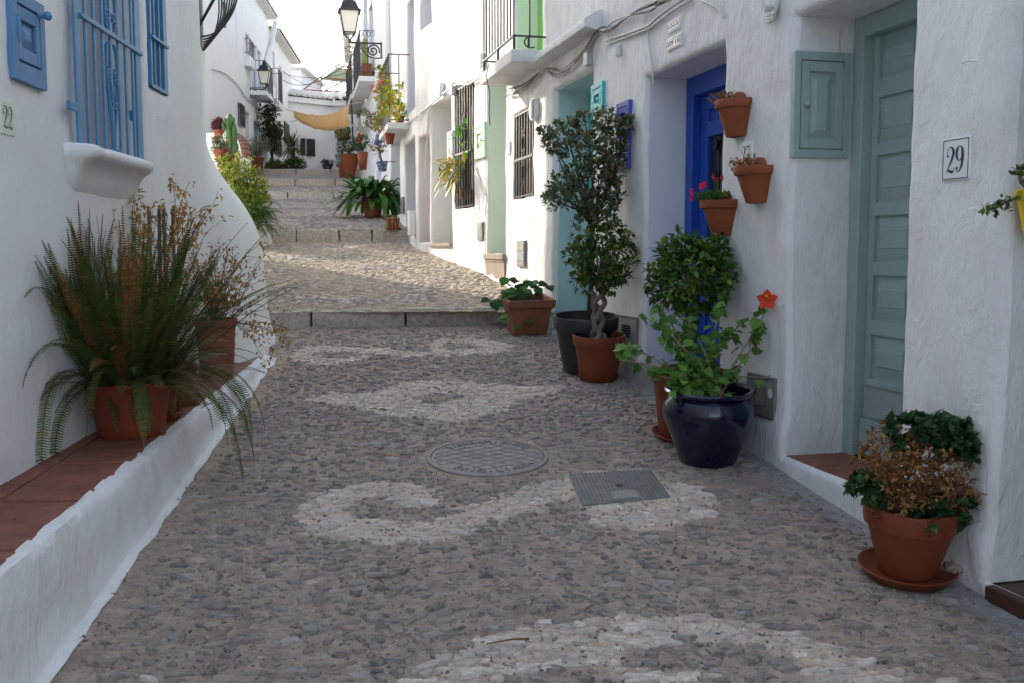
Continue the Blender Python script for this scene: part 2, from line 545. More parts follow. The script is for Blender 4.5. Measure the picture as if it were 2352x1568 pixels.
DARK1 = [dpoly(cropB(ell(905, 600, 735, 98)), 1), dpoly(cropB(ell(1130, 385, 205, 24)), 1), dpoly(cropB(ell(275, 410, 130, 26)), 1),
         dpoly(cropB([(180, 290), (600, 292), (1000, 280), (1000, 300), (560, 335), (180, 318)]), 1), dpoly(cropB(ell(200, 213, 90, 14)), 1),
         dpoly(cropB(ell(650, 212, 350, 9)), 1)]
DARK1_HOLE = [dpoly(cropB(ell(880, 592, 520, 52)), 1), dpoly(cropB([(500, 480), (1200, 480), (1160, 530), (560, 545)]), 1)]
def _bb(ps):
    return [(min(p[0] for p in q), max(p[0] for p in q), min(p[1] for p in q), max(p[1] for p in q), q) for q in ps]
PALE, PALE_HOLE, DARK1, DARK1_HOLE = _bb(PALE), _bb(PALE_HOLE), _bb(DARK1), _bb(DARK1_HOLE)
def inside(x, y, L):
    return any(a <= x <= b and c <= y <= d and in_poly(x, y, q) for a, b, c, d, q in L)
def is_pale(x, y):
    return inside(x, y, PALE) and not inside(x, y, PALE_HOLE)
def is_dark1(x, y):
    return inside(x, y, DARK1) and not inside(x, y, DARK1_HOLE)

MH = ghit(1120, 1050); MH_R = 143 * MH.y / F * .99
SQ = [ghit(1306, 1091), ghit(1496, 1080), ghit(1540, 1143), ghit(1337, 1162)]
SQP = [(p.x, p.y) for p in SQ]
def g_und(x, y):                              # gentle unevenness of the paving
    return .012 * nz((x, y, 0), .9) + .006 * nz((x, y, 5), 2.7) + .004 * nz((x, y, 9), 11) + .003 * nz((x, y, 2), 24)
def flat_near(x, y):                          # no unevenness right at covers
    d = math.hypot(x - MH.x, y - MH.y) - MH_R
    return max(0, min(1, d / .3))
def gsurf(x, y, k=None):
    k = zone(x, y) if k is None else k
    return zone_z(k, x, y) + g_und(x, y) * (flat_near(x, y) if k == 0 else .7)

def mortar_col(x, y, k):
    n = nz((x, y, 1), 1.6) * .5 + nz((x, y, 2), 6) * .5
    if k == 0:
        wx = x + .045 * nz((x, y, 3), 9); wy = y + .045 * nz((x, y, 4), 9)
        if is_pale(wx, wy):
            c = (.63, .53, .42)
        else:
            c = (.43, .345, .278)
        e = x - riser_x(y)
        if y < 8.1 and e < .17 + .05 * nz((x, y, 8), 4):
            c = (.46, .36, .285)
        if xr(y) - x < .15 + .03 * nz((x, y, 8), 5):
            c = (.38, .36, .345)
    elif k == 1:
        c = (.44, .36, .28)
        if is_dark1(x, y):
            c = (.27, .235, .20)
        if xr(y) - x < .3:
            c = (.50, .41, .31)
    else:
        c = (.33, .30, .27)
    f = 1 + .22 * n
    return (c[0] * f, c[1] * f, c[2] * f)

def street_grid(mb, k, ys, dx):
    rows = []
    for y in ys:
        a, b = xl(y), xr(y) + .25
        n = max(2, int((b - a) / dx))
        rows.append([(a + (b - a) * i / n, y) for i in range(n + 1)])
    n0 = max(len(r) for r in rows)
    rows = [[(r[0][0] + (r[-1][0] - r[0][0]) * i / (n0 - 1), r[0][1]) for i in range(n0)] for r in rows]
    b = len(mb.v)
    for r in rows:
        for x, y in r:
            if k > 0:
                y = y + STEPS[k - 1][3] * (x - STEPS[k - 1][4]) * 1.0 if y == ys[0] else y
            if k < 5 and y == ys[-1]:
                y = y + STEPS[k][3] * (x - STEPS[k][4]) + .03
            mb.v.append((x, y, gsurf(x, y, k)))
            mb.c.append(mortar_col(x, y, k))
    for j in range(len(rows) - 1):
        for i in range(n0 - 1):
            mb.f.append((b + j * n0 + i, b + j * n0 + i + 1, b + (j + 1) * n0 + i + 1, b + (j + 1) * n0 + i))
def frange(a, b, st):
    n = max(1, round((b - a) / st))
    return [a + (b - a) * i / n for i in range(n + 1)]

M['street'] = m_mortar('street_mortar')
mb = MB()
street_grid(mb, 0, [-6, -3, 0, 1.2] + frange(1.8, 8.9, .035), .035)
street_grid(mb, 1, frange(9.0, 16.0, .06), .06)
street_grid(mb, 2, frange(16.0, 23.9, .12), .12)
street_grid(mb, 3, frange(23.9, 27.0, .3), .2)
street_grid(mb, 4, frange(27.0, 30.0, .3), .2)
street_grid(mb, 5, [30, 33, 38, 45, 60], .4)
STREET = build(mb, "street", M['street'], smooth=True, kind="structure")

mb = MB()                                     # the hillside the street is laid on
ys = [-150, -20, 0, 8.9, 9.2, 15.8, 16.2, 23.7, 24.1, 26.9, 27.2, 29.8, 30.2, 60, 90, 300]
xs = [-300, -60, -20, -9, -5, -2, 0, 2, 5, 20, 60, 300]
for y in ys:
    for x in xs:
        mb.v.append((x, y, zone_z(zone(-2, y), -2, max(-20, min(y, 90))) - .22)); mb.c.append((.3, .27, .22))
nx = len(xs)
for j in range(len(ys) - 1):
    for i in range(nx - 1):
        mb.f.append((j * nx + i, j * nx + i + 1, (j + 1) * nx + i + 1, (j + 1) * nx + i))
build(mb, "ground", M['tanmortar'], kind="structure")

# ------------------------------------------------------------------ cobbles
def stone_geo(mb, c, a, b, rot, h, col, nrm_g, n=8, seed=0):
    ca, sa = math.cos(rot), math.sin(rot)
    top, low = [], []
    for i in range(n):
        t = 2 * math.pi * i / n
        r = rnd(.62, 1.18)
        x, y = a * r * math.cos(t), b * r * math.sin(t)
        q = (x * ca - y * sa, x * sa + y * ca)
        hh = h * rnd(.45, 1.05)
        kk = rnd(.66, .86)
        top.append((c[0] + q[0] * kk, c[1] + q[1] * kk, c[2] + hh + q[1] * kk * nrm_g))
        low.append((c[0] + q[0], c[1] + q[1], c[2] - .006 + q[1] * nrm_g))
    ctr = (c[0] + rnd(-.2, .2) * a, c[1] + rnd(-.2, .2) * b, c[2] + h * rnd(.85, 1.25))
    fs = [(i, (i + 1) % n, 2 * n) for i in range(n)] + [(n + i, n + (i + 1) % n, (i + 1) % n, i) for i in range(n)]
    mb.add(top + low + [ctr], fs, col)
def slate():
    v = rnd(.13, .30)
    if random.random() < .2:
        v *= 1.4
    t = random.random()
    if t < .14:
        return (v * 1.5, v * 1.12, v * .95)
    return (v * 1.02, v * .99, v * .97)
def pale_st():
    v = rnd(.52, .80)
    t = rnd(.76, .88)
    return (v, v * (t + .04), v * t * .93)
def tan_st():
    v = rnd(.28, .52)
    return (v, v * rnd(.82, .90), v * rnd(.64, .76))

near, far = [], []                            # (x, y, a, b, rot, h, col, k)
def lay(k, y0, y1, dx, dy, big):
    y = y0
    while y < y1:
        a, b = xl(y), xr(y)
        x = max(a, -2.35 - .26 * max(0, y - 8.5)) + rnd(0, dx)
        while x < b - .03:
            px, py = x + rnd(-.34, .34) * dx, y + rnd(-.34, .34) * dy
            x += dx
            if zone(px, py) != k or zone(px, py - .04) != k or zone(px, py + .05) != k:
                continue
            if k == 0:
                if py < 8.1 and px - riser_x(py) < .15 + .06 * nz((px, py, 8), 4):
                    continue
                if xr(py) - px < .14 + .03 * nz((px, py, 8), 5):
                    continue
                if math.hypot(px - MH.x, py - MH.y) < MH_R + .05 or in_poly(px, py, SQP) or \
                        any(in_poly(px + ox, py + oy, SQP) for ox, oy in ((.05, 0), (-.05, 0), (0, .05), (0, -.05))):
                    continue
                pale = is_pale(px + random.gauss(0, .018), py + random.gauss(0, .018))
                dens = .86 + .35 * nz((px, py, 4), 1.3)
                if not pale and random.random() > dens:
                    continue
                col = pale_st() if pale else slate()
                if not pale and random.random() < .012:
                    col = tuple(c * .62 for c in pale_st())
                A, Bq = rnd(.34, .66) * dx * (1.25 if pale else rnd(.75, 1.25)), rnd(.34, .58) * dy * (1.2 if pale else rnd(.7, 1.05))
                q_ = random.random()
                if q_ < .09: A *= 1.6; Bq *= 1.45
                elif q_ < .38: A *= .62; Bq *= .62
                rot = .5 * nz((px, py, 9), 1.1) + rnd(-.5, .5)
                h = rnd(.004, .014) if pale else rnd(.005, .016)
            else:
                if k == 1:
                    dk = is_dark1(px, py)
                    col = slate() if dk else tan_st()
                    if dk:
                        col = tuple(c * 1.6 for c in col)
                else:
                    v = rnd(.16, .46) if nz((px, py, 2), .9) > -.15 else rnd(.10, .25)
                    col = (v, v * .93, v * .84)
                if random.random() < .06:
                    continue
                A, Bq = rnd(.42, .62) * dx, rnd(.38, .58) * dy
                rot = rnd(-.4, .4)
                h = rnd(.006, .016) * (1.2 if k > 1 else 1)
            near.append((px, py, A, Bq, rot, h, col, k))
        y += dy
lay(0, 2.35, 9.6, .066, .049, 1)
lay(1, 9.0, 16.4, .085, .07, 1)
lay(2, 16.0, 24.2, .11, .10, 1)
lay(3, 23.9, 27.2, .16, .14, 1)
near.sort(key=lambda q: -(q[2] * q[3]) / max(q[1], 1.0) ** 3 * (1 if abs(q[0]) < q[1] * .515 and q[1] > 2.75 else 0))
singles, rest = near[:290], near[290:]
mb = MB()
for (x, y, a, b, rot, h, col, k) in rest:
    stone_geo(mb, (x, y, gsurf(x, y, k)), a, b, rot, h, col, .1, 8 if y < 9 else 6)
for i in range(9000):                         # chips and grit caught in the mortar
    y = 2.5 + 6.4 * random.random() ** 1.3
    x = rnd(riser_x(min(y, 8)) + .03, xr(y) - .04)
    if math.hypot(x - MH.x, y - MH.y) < MH_R + .02 or in_poly(x, y, SQP) or zone(x, y) != 0: continue
    v = rnd(.10, .42)
    stone_geo(mb, (x, y, gsurf(x, y, 0)), rnd(.005, .016), rnd(.004, .009), rnd(-1.5, 1.5), rnd(.003, .008), (v, v * .94, v * rnd(.82, .95)), .1, 5)
o = build(mb, "cobblestone_field", M['stone'], STREET, smooth=False, kind="stuff")
o.data.materials.append(M['stone_pale'])
for p_ in o.data.polygons:
    if mb.c[p_.vertices[0]][0] > .45: p_.material_index = 1
VAR = []
for i in range(24):
    q = MB()
    stone_geo(q, (0, 0, 0), 1, 1, 0, 1.0, slate() if i < 17 else pale_st(), 0, 11)
    q.v = [(v[0], v[1], v[2] if v[2] > 0 else -.6) for v in q.v]
    VAR.append(mesh_of(q, "cobblestone", M['stone'] if i < 17 else M['stone_pale']))
for (x, y, a, b, rot, h, col, k) in singles:
    me = VAR[random.randrange(17, 24) if col[0] > .45 else random.randrange(17)]
    Mx = Matrix.Translation((x, y, gsurf(x, y, k))) @ Matrix.Rotation(R(5.7), 4, 'X') @ Matrix.Rotation(rot, 4, 'Z') @ Matrix.Diagonal((a, b, h, 1))
    inst(me, "cobblestone", STREET, Mx)

# ------------------------------------------------------------------ step edges, one stone after another
def rough_block(mb, p0, ex, ey, ez, L, Wd, H, amp=.012, n=(10, 4, 4), col=None, ph=0.0):
    """A block from corner p0 along unit axes with uneven faces."""
    idx, vv, ff = {}, [], []
    def vid(i, j, k):
        if (i, j, k) not in idx:
            q = Vector((L * i / n[0], Wd * j / n[1], H * k / n[2]))
            d = Vector((nz((q.x + ph, q.y, q.z), 9), nz((q.x, q.y + ph, q.z), 9, 2), nz((q.x, q.y, q.z + ph), 9, 4))) * amp
            d += Vector((nz((q.x + ph, q.y, q.z), 28), nz((q.x, q.y + ph, q.z), 28, 2), nz((q.x, q.y, q.z + ph), 28, 4))) * amp * .5
            e = [min(i, n[0] - i) == 0, min(j, n[1] - j) == 0, min(k, n[2] - k) == 0]
            if sum(e) >= 2:
                cc = Vector((L / 2, Wd / 2, H / 2)); d += (cc - q).normalized() * .011
            q = q + d
            idx[(i, j, k)] = len(vv); vv.append(p0 + ex * q.x + ey * q.y + ez * q.z)
        return idx[(i, j, k)]
    for a in range(n[0]):
        for b in range(n[1]):
            ff.append((vid(a, b, 0), vid(a, b + 1, 0), vid(a + 1, b + 1, 0), vid(a + 1, b, 0)))
            ff.append((vid(a, b, n[2]), vid(a + 1, b, n[2]), vid(a + 1, b + 1, n[2]), vid(a, b + 1, n[2])))
    for a in range(n[0]):
        for c in range(n[2]):
            ff.append((vid(a, 0, c), vid(a + 1, 0, c), vid(a + 1, 0, c + 1), vid(a, 0, c + 1)))
            ff.append((vid(a, n[1], c), vid(a, n[1], c + 1), vid(a + 1, n[1], c + 1), vid(a + 1, n[1], c)))
    for b in range(n[1]):
        for c in range(n[2]):
            ff.append((vid(0, b, c), vid(0, b, c + 1), vid(0, b + 1, c + 1), vid(0, b + 1, c)))
            ff.append((vid(n[0], b, c), vid(n[0], b + 1, c), vid(n[0], b + 1, c + 1), vid(n[0], b, c + 1)))
    mb.add(vv, ff, col)
for k in range(5):
    y0, z0, g, sl, x0 = STEPS[k]
    xa = [-2.5, -4.25, -6.2, -6.9, -7.6][k]
    xb = xr(y0) + .12
    if k == 0: cuts = [xa, -1.83, -.98, -.02, xb]
    else:
        n = 4 if k == 1 else 3
        cuts = [xa + (xb - xa) * i / n + (rnd(-.15, .15) if 0 < i < n else 0) for i in range(n + 1)]
    ex = Vector((1, sl, 0)).normalized()
    ey = Vector((-ex.y, ex.x, 0))
    for a, b in zip(cuts, cuts[1:]):
        mb = MB()
        H = z0 - zone_z(k, a, y0) + .10
        p0 = Vector((a + .004, step_y(k, a) + rnd(-.012, .012), 0))
        L = (b - a) / ex.x - .006
        p0.z = zone_z(k + 1, a, p0.y) - H + .012 + rnd(-.004, .006)
        dz = (zone_z(k + 1, b, step_y(k, b)) - zone_z(k + 1, a, step_y(k, a))) / (b - a)
        ex2 = Vector((ex.x, ex.y, dz)).normalized()
        rough_block(mb, p0, ex2, ey, Vector((0, 0, 1)), L, .26, H, .014 if k < 2 else .01, (14, 4, 5), ph=a * 3 + k)
        build(mb, "step_stone", M['granite'], STREET, smooth=True, auto=50)

# ------------------------------------------------------------------ covers in the paving
UPG = Vector((0, -.1, 1)).normalized(); GX = Vector((1, 0, 0)); GY = Vector((0, 1, .1)).normalized()
def gp(c, x, y, h):
    return c + GX * x + GY * y + UPG * h
root = thing("manhole_cover", "round cast iron manhole cover with raised letters set in the cobbles", "manhole cover", MH)
MHc = MH + UPG * .004
MG = Matrix((GX, GY, UPG)).transposed()
r = MH_R
mb = MB(); mb.lathe([(r * 1.0, -.03), (r * 1.0, .004), (r * .985, .008), (r * .945, .008), (r * .935, .002), (r * .93, -.02)], 72, MHc, MG)
build(mb, "rim", M['cast'], root, smooth=True, auto=35)
mb = MB(); mb.lathe([(r * .925, -.03), (r * .925, .003), (r * .915, .005), (r * .86, .005), (0.001, .004)], 72, MHc, MG)
lid = build(mb, "lid", M['cast'], root, smooth=True, auto=35)
mb = MB()
def inlid(x, y):
    rr = math.hypot(x, y)
    if rr > r * .90: return False
    a = math.degrees(math.atan2(y, x))
    band = rr > r * .67
    return not (band and (35 < a < 145 or -145 < a < -20))
def bar_run(ang, off):
    ca, sa = math.cos(ang), math.sin(ang)
    run, st = [], .012
    t = -r
    while t <= r:
        x, y = ca * t - sa * off, sa * t + ca * off
        if inlid(x, y):
            run.append((x, y))
        else:
            if len(run) > 2: emit(run, ca, sa)
            run = []
        t += st
    if len(run) > 2: emit(run, ca, sa)
def emit(run, ca, sa, w=.003, h=.0085):
    (x0, y0), (x1, y1) = run[0], run[-1]
    px, py = -sa * w, ca * w
    lo = [gp(MHc, x0 - px, y0 - py, .002), gp(MHc, x1 - px, y1 - py, .002), gp(MHc, x1 + px, y1 + py, .002), gp(MHc, x0 + px, y0 + py, .002)]
    hi = [gp(MHc, x0 - px * .6, y0 - py * .6, h), gp(MHc, x1 - px * .6, y1 - py * .6, h), gp(MHc, x1 + px * .6, y1 + py * .6, h), gp(MHc, x0 + px * .6, y0 + py * .6, h)]
    mb.hexa(lo + hi)
for i in range(-8, 9):
    bar_run(R(33), i * .062); bar_run(R(-33), i * .062)
build(mb, "tread_ribs", M['cast'], lid)

def text_geo(body, size, ext=.003):
    cu = bpy.data.curves.new("t", 'FONT')
    cu.body, cu.size, cu.extrude, cu.align_x, cu.align_y = body, size, ext, 'CENTER', 'CENTER'
    cu.resolution_u = 3
    ob = bpy.data.objects.new("t", cu)
    COL.objects.link(ob)
    dg = bpy.context.evaluated_depsgraph_get()
    me = bpy.data.meshes.new_from_object(ob.evaluated_get(dg))
    vv = [v.co.copy() for v in me.vertices]; ff = [tuple(p.vertices) for p in me.polygons]
    bpy.data.objects.remove(ob); bpy.data.curves.remove(cu); bpy.data.meshes.remove(me)
    return vv, ff
def arc_text(word, rad, a_mid, step, flip, size):
    n = len(word)
    for i, ch in enumerate(word):
        a = a_mid + (step * (i - (n - 1) / 2)) * (-1 if not flip else 1)
        rot = a - math.pi / 2 if not flip else a + math.pi / 2
        vv, ff = text_geo(ch, size, .004)
        c, s_ = math.cos(rot), math.sin(rot)
        q = MB()
        q.add([gp(MHc, rad * math.cos(a) + v.x * c - v.y * s_, rad * math.sin(a) + v.x * s_ + v.y * c, .0085 + v.z) for v in vv], ff)
        build(q, "letter", M['cast'], lid)
arc_text("SANEAMIENTO", r * .79, R(92), R(10.6), False, .072)
arc_text("FRIGILIANA", r * .79, R(-80), R(10.2), True, .072)

c = (SQ[0] + SQ[1] + SQ[2] + SQ[3]) / 4
root = thing("utility_cover", "square steel utility cover with small tread squares, beside the manhole", "utility cover", c)
mb = MB()
SQu = [p + UPG * .002 for p in SQ]
lo = [p - UPG * .02 for p in SQu]; hi = [p + UPG * .006 for p in SQu]
mb.hexa([lo[3], lo[2], lo[1], lo[0], hi[3], hi[2], hi[1], hi[0]])
build(mb, "plate", M['steel'], root, bevel=.003)
mb = MB()
def sq(u, v, h):
    a = SQu[0].lerp(SQu[1], u); b = SQu[3].lerp(SQu[2], u)
    return a.lerp(b, v) + UPG * h
N = 22
for i in range(N):
    for j in range(N):
        u0, u1, v0, v1 = i / N + .007, (i + 1) / N - .007, j / N + .007, (j + 1) / N - .007
        if .34 < (u0 + u1) / 2 < .68 and .66 < (v0 + v1) / 2 < .95: continue
        if .46 < (u0 + u1) / 2 < .56 and .45 < (v0 + v1) / 2 < .56: continue
        mb.hexa([sq(u0, v1, .004), sq(u1, v1, .004), sq(u1, v0, .004), sq(u0, v0, .004),
                 sq(u0 + .006, v1 - .006, .0105), sq(u1 - .006, v1 - .006, .0105), sq(u1 - .006, v0 + .006, .0105), sq(u0 + .006, v0 + .006, .0105)])
build(mb, "tread_squares", M['steel'], root, kind="stuff")
mb = MB(); mb.hexa([sq(.36, .94, .004), sq(.66, .94, .004), sq(.66, .68, .004), sq(.36, .68, .004), sq(.365, .935, .010), sq(.655, .935, .010), sq(.655, .685, .010), sq(.365, .685, .010)])
build(mb, "name_plate", M['cast'], root)
mb = MB(); mb.hexa([sq(.47, .55, .005), sq(.55, .55, .005), sq(.55, .47, .005), sq(.47, .47, .005), sq(.47, .55, .0075), sq(.55, .55, .0075), sq(.55, .47, .0075), sq(.47, .47, .0075)])
build(mb, "lifting_hole", M['dark'], root)

# ================================================================== walls
def wdisp(p, amp):
    return amp * (.016 * nz(p, .9) + .010 * nz(p, 2.6, 1) + .0045 * nz(p, 8, 2) + .0022 * nz(p, 21, 4))
def facade_wall(f, s0, s1, z0, z1, ops, cell, mat, root, amp=1.0, rr=.03, zf=3.9, name="wall", base=None):
    def lines(a, b, st, edges):
        L = set([a, b]); n = max(1, round((b - a) / st))
        L |= {a + (b - a) * i / n for i in range(n + 1)}
        fixed = set([a, b])
        for e in edges:
            for d in (0, -rr, -rr * .3, rr, rr * .3):
                if a <= e + d <= b:
                    fixed.add(e + d)
        L = sorted(L)
        out = sorted(fixed)
        for q in L:
            if all(abs(q - w) > st * .3 for w in fixed): out.append(q)
        out.sort()
        res = []
        for q in out:
            if not res or q - res[-1] > 1e-4: res.append(q)
        return res
    S = lines(s0, s1, cell, [e for o in ops for e in (o['s0'], o['s1'])])
    zf = min(zf, z1)
    Z = lines(z0, zf, cell, [e for o in ops for e in (o['z0'], o['z1']) if e < zf])
    if z1 > zf: 
        Z2 = lines(zf, z1, .3, [e for o in ops for e in (o['z0'], o['z1']) if e > zf])
        Z = Z + Z2[1:]
    def jit(s, z):
        p = f.P(s, z)
        return .007 * amp * nz(p, 4.5, 7), .007 * amp * nz(p, 4.5, 9)
    def W(s, z):
        p = f.P(s, z)
        d = wdisp(p, amp)
        push = 0
        for o in ops:
            dx = max(o['s0'] - s, 0, s - o['s1']); dz = max(o['z0'] - z, 0, z - o['z1'])
            q = math.hypot(dx, dz)
            if q < rr - 1e-9:
                push = max(push, rr - math.sqrt(max(0, rr * rr - (rr - q) ** 2)))
        js, jz = jit(s, z)
        fl = base(s, z) if base else 0
        return f.P(s + js, z + jz, d - push + fl)
    idx, vv, ff = {}, [], []
    def vid(i, j):
        if (i, j) not in idx:
            idx[(i, j)] = len(vv); vv.append(W(S[i], Z[j]))
        return idx[(i, j)]
    for i in range(len(S) - 1):
        sm = (S[i] + S[i + 1]) / 2
        cand = [o for o in ops if o['s0'] < sm < o['s1']]
        for j in range(len(Z) - 1):
            zm = (Z[j] + Z[j + 1]) / 2
            if any(o['z0'] < zm < o['z1'] for o in cand): continue
            ff.append((vid(i, j), vid(i + 1, j), vid(i + 1, j + 1), vid(i, j + 1)))
    mb = MB(); mb.add(vv, ff)
    wall = build(mb, name, mat, root, smooth=True)
    for o in ops:
        mb = MB()
        ss = [s for s in S if o['s0'] - 1e-6 <= s <= o['s1'] + 1e-6]
        zz = [z for z in Z if o['z0'] - 1e-6 <= z <= o['z1'] + 1e-6]
        def strip(pts):
            D = [rr] + [rr + (o['depth'] - rr) * q / 4 for q in (1, 2, 3, 4)]
            rows = []
            for (s, z) in pts:
                js, jz = jit(s, z)
                row = [W(s, z)]
                for d in D[1:]:
                    row.append(f.P(s + js, z + jz, -d + .3 * wdisp(f.P(s, z, -d), amp)))
                rows.append(row)
            b = len(mb.v); m = len(D)
            for rw in rows:
                for p in rw: mb.v.append(tuple(p)); mb.c.append((1, 1, 1))
            for a in range(len(rows) - 1):
                for c in range(m - 1):
                    mb.f.append((b + a * m + c, b + (a + 1) * m + c, b + (a + 1) * m + c + 1, b + a * m + c + 1))
        strip([(o['s0'], z) for z in zz]); strip([(o['s1'], z) for z in zz])
        strip([(s, o['z1']) for s in ss])
        if not o.get('nofloor'): strip([(s, o['z0']) for s in ss])
        build(mb, o.get('rname', "recess"), o.get('jmat', mat), wall, smooth=True)
        if 'back' in o:
            mb = MB(); q = .0
            mb.fbox(f, o['s0'] - q, o['s1'] + q, o['z0'] - q, o['z1'] + q, -o['depth'] - .05, -o['depth'] + .004)
            build(mb, o.get('bname', "door"), o['back'], root)
    return wall
def house_body(f, s0, s1, z0, z1, d0, d1, root, mat=None, name="rear_walls"):
    mb = MB(); mb.fbox(f, s0, s1, z0, z1, d0, d1)
    return build(mb, name, mat or M['white_far'], root)
def op_px(f, x0, y0, x1, y1, d=0.0, **k):
    """Opening from picture corners: upper edge read at x0, lower edge at x0, both on the facade."""
    sa, zt = f.hit(x0, y0, d); sb, _ = f.hit(x1, y0, d); _, zb = f.hit(x0, y1, d)
    o = dict(s0=min(sa, sb), s1=max(sa, sb), z0=zb, z1=zt, depth=.2); o.update(k)
    return o
def raised_panel(mb, f, s0, s1, z0, z1, d, h=.012, inset=.03, col=None):
    P = f.P
    a = [P(s0, z0, d), P(s1, z0, d), P(s1, z1, d), P(s0, z1, d)]
    i = inset
    b = [P(s0 + i, z0 + i, d + h), P(s1 - i, z0 + i, d + h), P(s1 - i, z1 - i, d + h), P(s0 + i, z1 - i, d + h)]
    mb.add(a + b, [(0, 1, 5, 4), (1, 2, 6, 5), (2, 3, 7, 6), (3, 0, 4, 7), (4, 5, 6, 7)], col)
def panel_leaf(f, s0, s1, z0, z1, d, cols, rows, stile, rail, mat, parent, th=.035, name="leaf", h=.012):
    """Door leaf: stiles and rails proud of raised panels. rows: list of (z0,z1)."""
    mb = MB()
    w = (s1 - s0 - stile * (cols + 1)) / cols
    mb.fbox(f, s0, s1, z0, z1, d - th, d - .018)
    for c in range(cols + 1):
        a = s0 + c * (w + stile)
        mb.fbox(f, a, a + stile, z0, z1, d - .0175, d)
    zs = [z0] + [q for rw in rows for q in rw] + [z1]
    for i in range(0, len(zs), 2):
        for c in range(cols):
            a = s0 + stile + c * (w + stile)
            mb.fbox(f, a + .0005, a + w - .0005, zs[i], zs[i + 1], d - .0175, d - .0005)
    leaf = build(mb, name, mat, parent, bevel=.004)
    for (a0, a1) in rows:
        for c in range(cols):
            a = s0 + stile + c * (w + stile)
            q = MB(); raised_panel(q, f, a + .012, a + w - .012, a0 + .012, a1 - .012, d - .0178, h, min(.045, w * .22))
            raised_panel(q, f, a + .012 + .05 * min(1, w * 2), a + w - .012 - .05 * min(1, w * 2), a0 + .062, a1 - .062, d - .0178 + h, .005, .008) if w > .16 else None
            build(q, "panel", mat, leaf)
    return leaf

def glyph(ch):
    if ch == '2':
        return [[(.07, .63, .02), (.05, .72, .03), (.07, .85, .03), (.17, .96, .03), (.29, .93, .08), (.37, .80, .13), (.355, .66, .12), (.27, .45, .09), (.15, .22, .05), (.04, .03, .03)],
                [(.03, .0, .02), (.09, .09, .05), (.20, .07, .10), (.31, .03, .10), (.39, .08, .05), (.44, .22, .012)]], [(.085, .64, .055)]
    if ch == '9':
        L = [(.21 + .15 * math.cos(a), .70 + .27 * math.sin(a), .03 + .085 * abs(math.cos(a)) ** 1.5) for a in [2 * math.pi * i / 12 for i in range(13)]]
        return [L, [(.36, .72, .11), (.365, .52, .12), (.33, .28, .10), (.26, .10, .06), (.17, .02, .03), (.08, .06, .03), (.06, .13, .02)]], [(.085, .155, .055)]
    return [[(.03, .72, .02), (.04, .86, .025), (.05, .98, .02)], [(.04, .86, .04), (.12, .93, .08), (.24, .90, .08), (.34, .90, .05), (.42, .99, .02)],
            [(.42, .98, .02), (.33, .68, .05), (.24, .40, .08), (.20, .18, .12), (.20, .02, .13)]], []
def draw_number(f_place, word, w, h, mat, parent):
    """f_place(x, y) -> point, x in 0..1 across and y in 0..1 up the tile."""
    x0, gw = .5 - .5 * len(word) * .44 * w, .44 * w
    for i, ch in enumerate(word):
        st, dots = glyph(ch)
        mb = MB()
        def put(x, y): return f_place(x0 + i * gw + (x / .46) * gw * .98, .5 - h / 2 + y * h)
        for s_ in st:
            q = crom(s_, 6)
            L_, R_ = [], []
            for j, (x, y, wd) in enumerate(q):
                a, b = q[max(0, j - 1)], q[min(len(q) - 1, j + 1)]
                tx, ty = b[0] - a[0], b[1] - a[1]
                l = math.hypot(tx, ty) or 1
                nx_, ny_ = -ty / l * wd / 2, tx / l * wd / 2
                L_.append(put(x + nx_, y + ny_)); R_.append(put(x - nx_, y - ny_))
            m = len(q)
            mb.add(L_ + R_, [(j, j + 1, m + j + 1, m + j) for j in range(m - 1)])
        for (x, y, rd) in dots:
            mb.add([put(x + rd * math.cos(2 * math.pi * k / 14), y + rd * .9 * math.sin(2 * math.pi * k / 14)) for k in range(14)], [tuple(range(14))])
        build(mb, "numeral", mat, parent)
def number_tile(f, s0, s1, z0, z1, word, mat, inkm, parent, w=1.7, h=.62, frame=False, d=.0, th=.007, flip=False):
    d += wdisp(f.P((s0 + s1) / 2, (z0 + z1) / 2), 1.0) + .002
    mb = MB(); mb.fbox(f, s0, s1, z0, z1, d - .02, d + th)
    t = build(mb, "number_tile", mat, parent, bevel=.002)
    fx = (lambda x: s1 + (s0 - s1) * x) if not flip else (lambda x: s0 + (s1 - s0) * x)
    draw_number(lambda x, y: f.P(fx(x), z0 + (z1 - z0) * y, d + th + .0015), word, w, h, inkm, t)
    if frame:
        mb = MB(); e = .012
        for (a, b, c, g) in ((s0 + .004, s1 - .004, z0 + .004, z0 + e * .6), (s0 + .004, s1 - .004, z1 - e * .6, z1 - .004),
                             (s0 + .004, s0 + e * .6, z0 + e * .6, z1 - e * .6), (s1 - e * .6, s1 - .004, z0 + e * .6, z1 - e * .6)):
            mb.fbox(f, a, b, c, g, d + th, d + th + .001)
        build(mb, "border_line", inkm, t)
    return t

# ================================================================== left: house with the blue window grille
H22 = thing("whitewashed_house", "white house with blue window grille and number 22, swelling into a buttress at its corner", "house", LW.P(4, .5))
win = op_px(LW, 172, 40, 330, 352, depth=.20, back=M['pane'], bname="window_pane", rname="window_recess")
win['z1'] = 3.55; win['z0'] = LW.hit(330, 372)[1]
sw = dict(s0=LW.hit(343, 100)[0], s1=LW.hit(382, 100)[0], z0=LW.hit(382, 219)[1], z1=3.4, depth=.14, back=M['pane'], bname="window_pane", rname="window_recess")
SEND = 6.35 / LW.e.y
facade_wall(LW, -7, SEND, -.4, 6.4, [win, sw], .055, M['white_r'], H22, amp=.9, zf=3.5)
house_body(LW, -7, SEND + .5, -.5, 6.38, -5, -.4, H22)
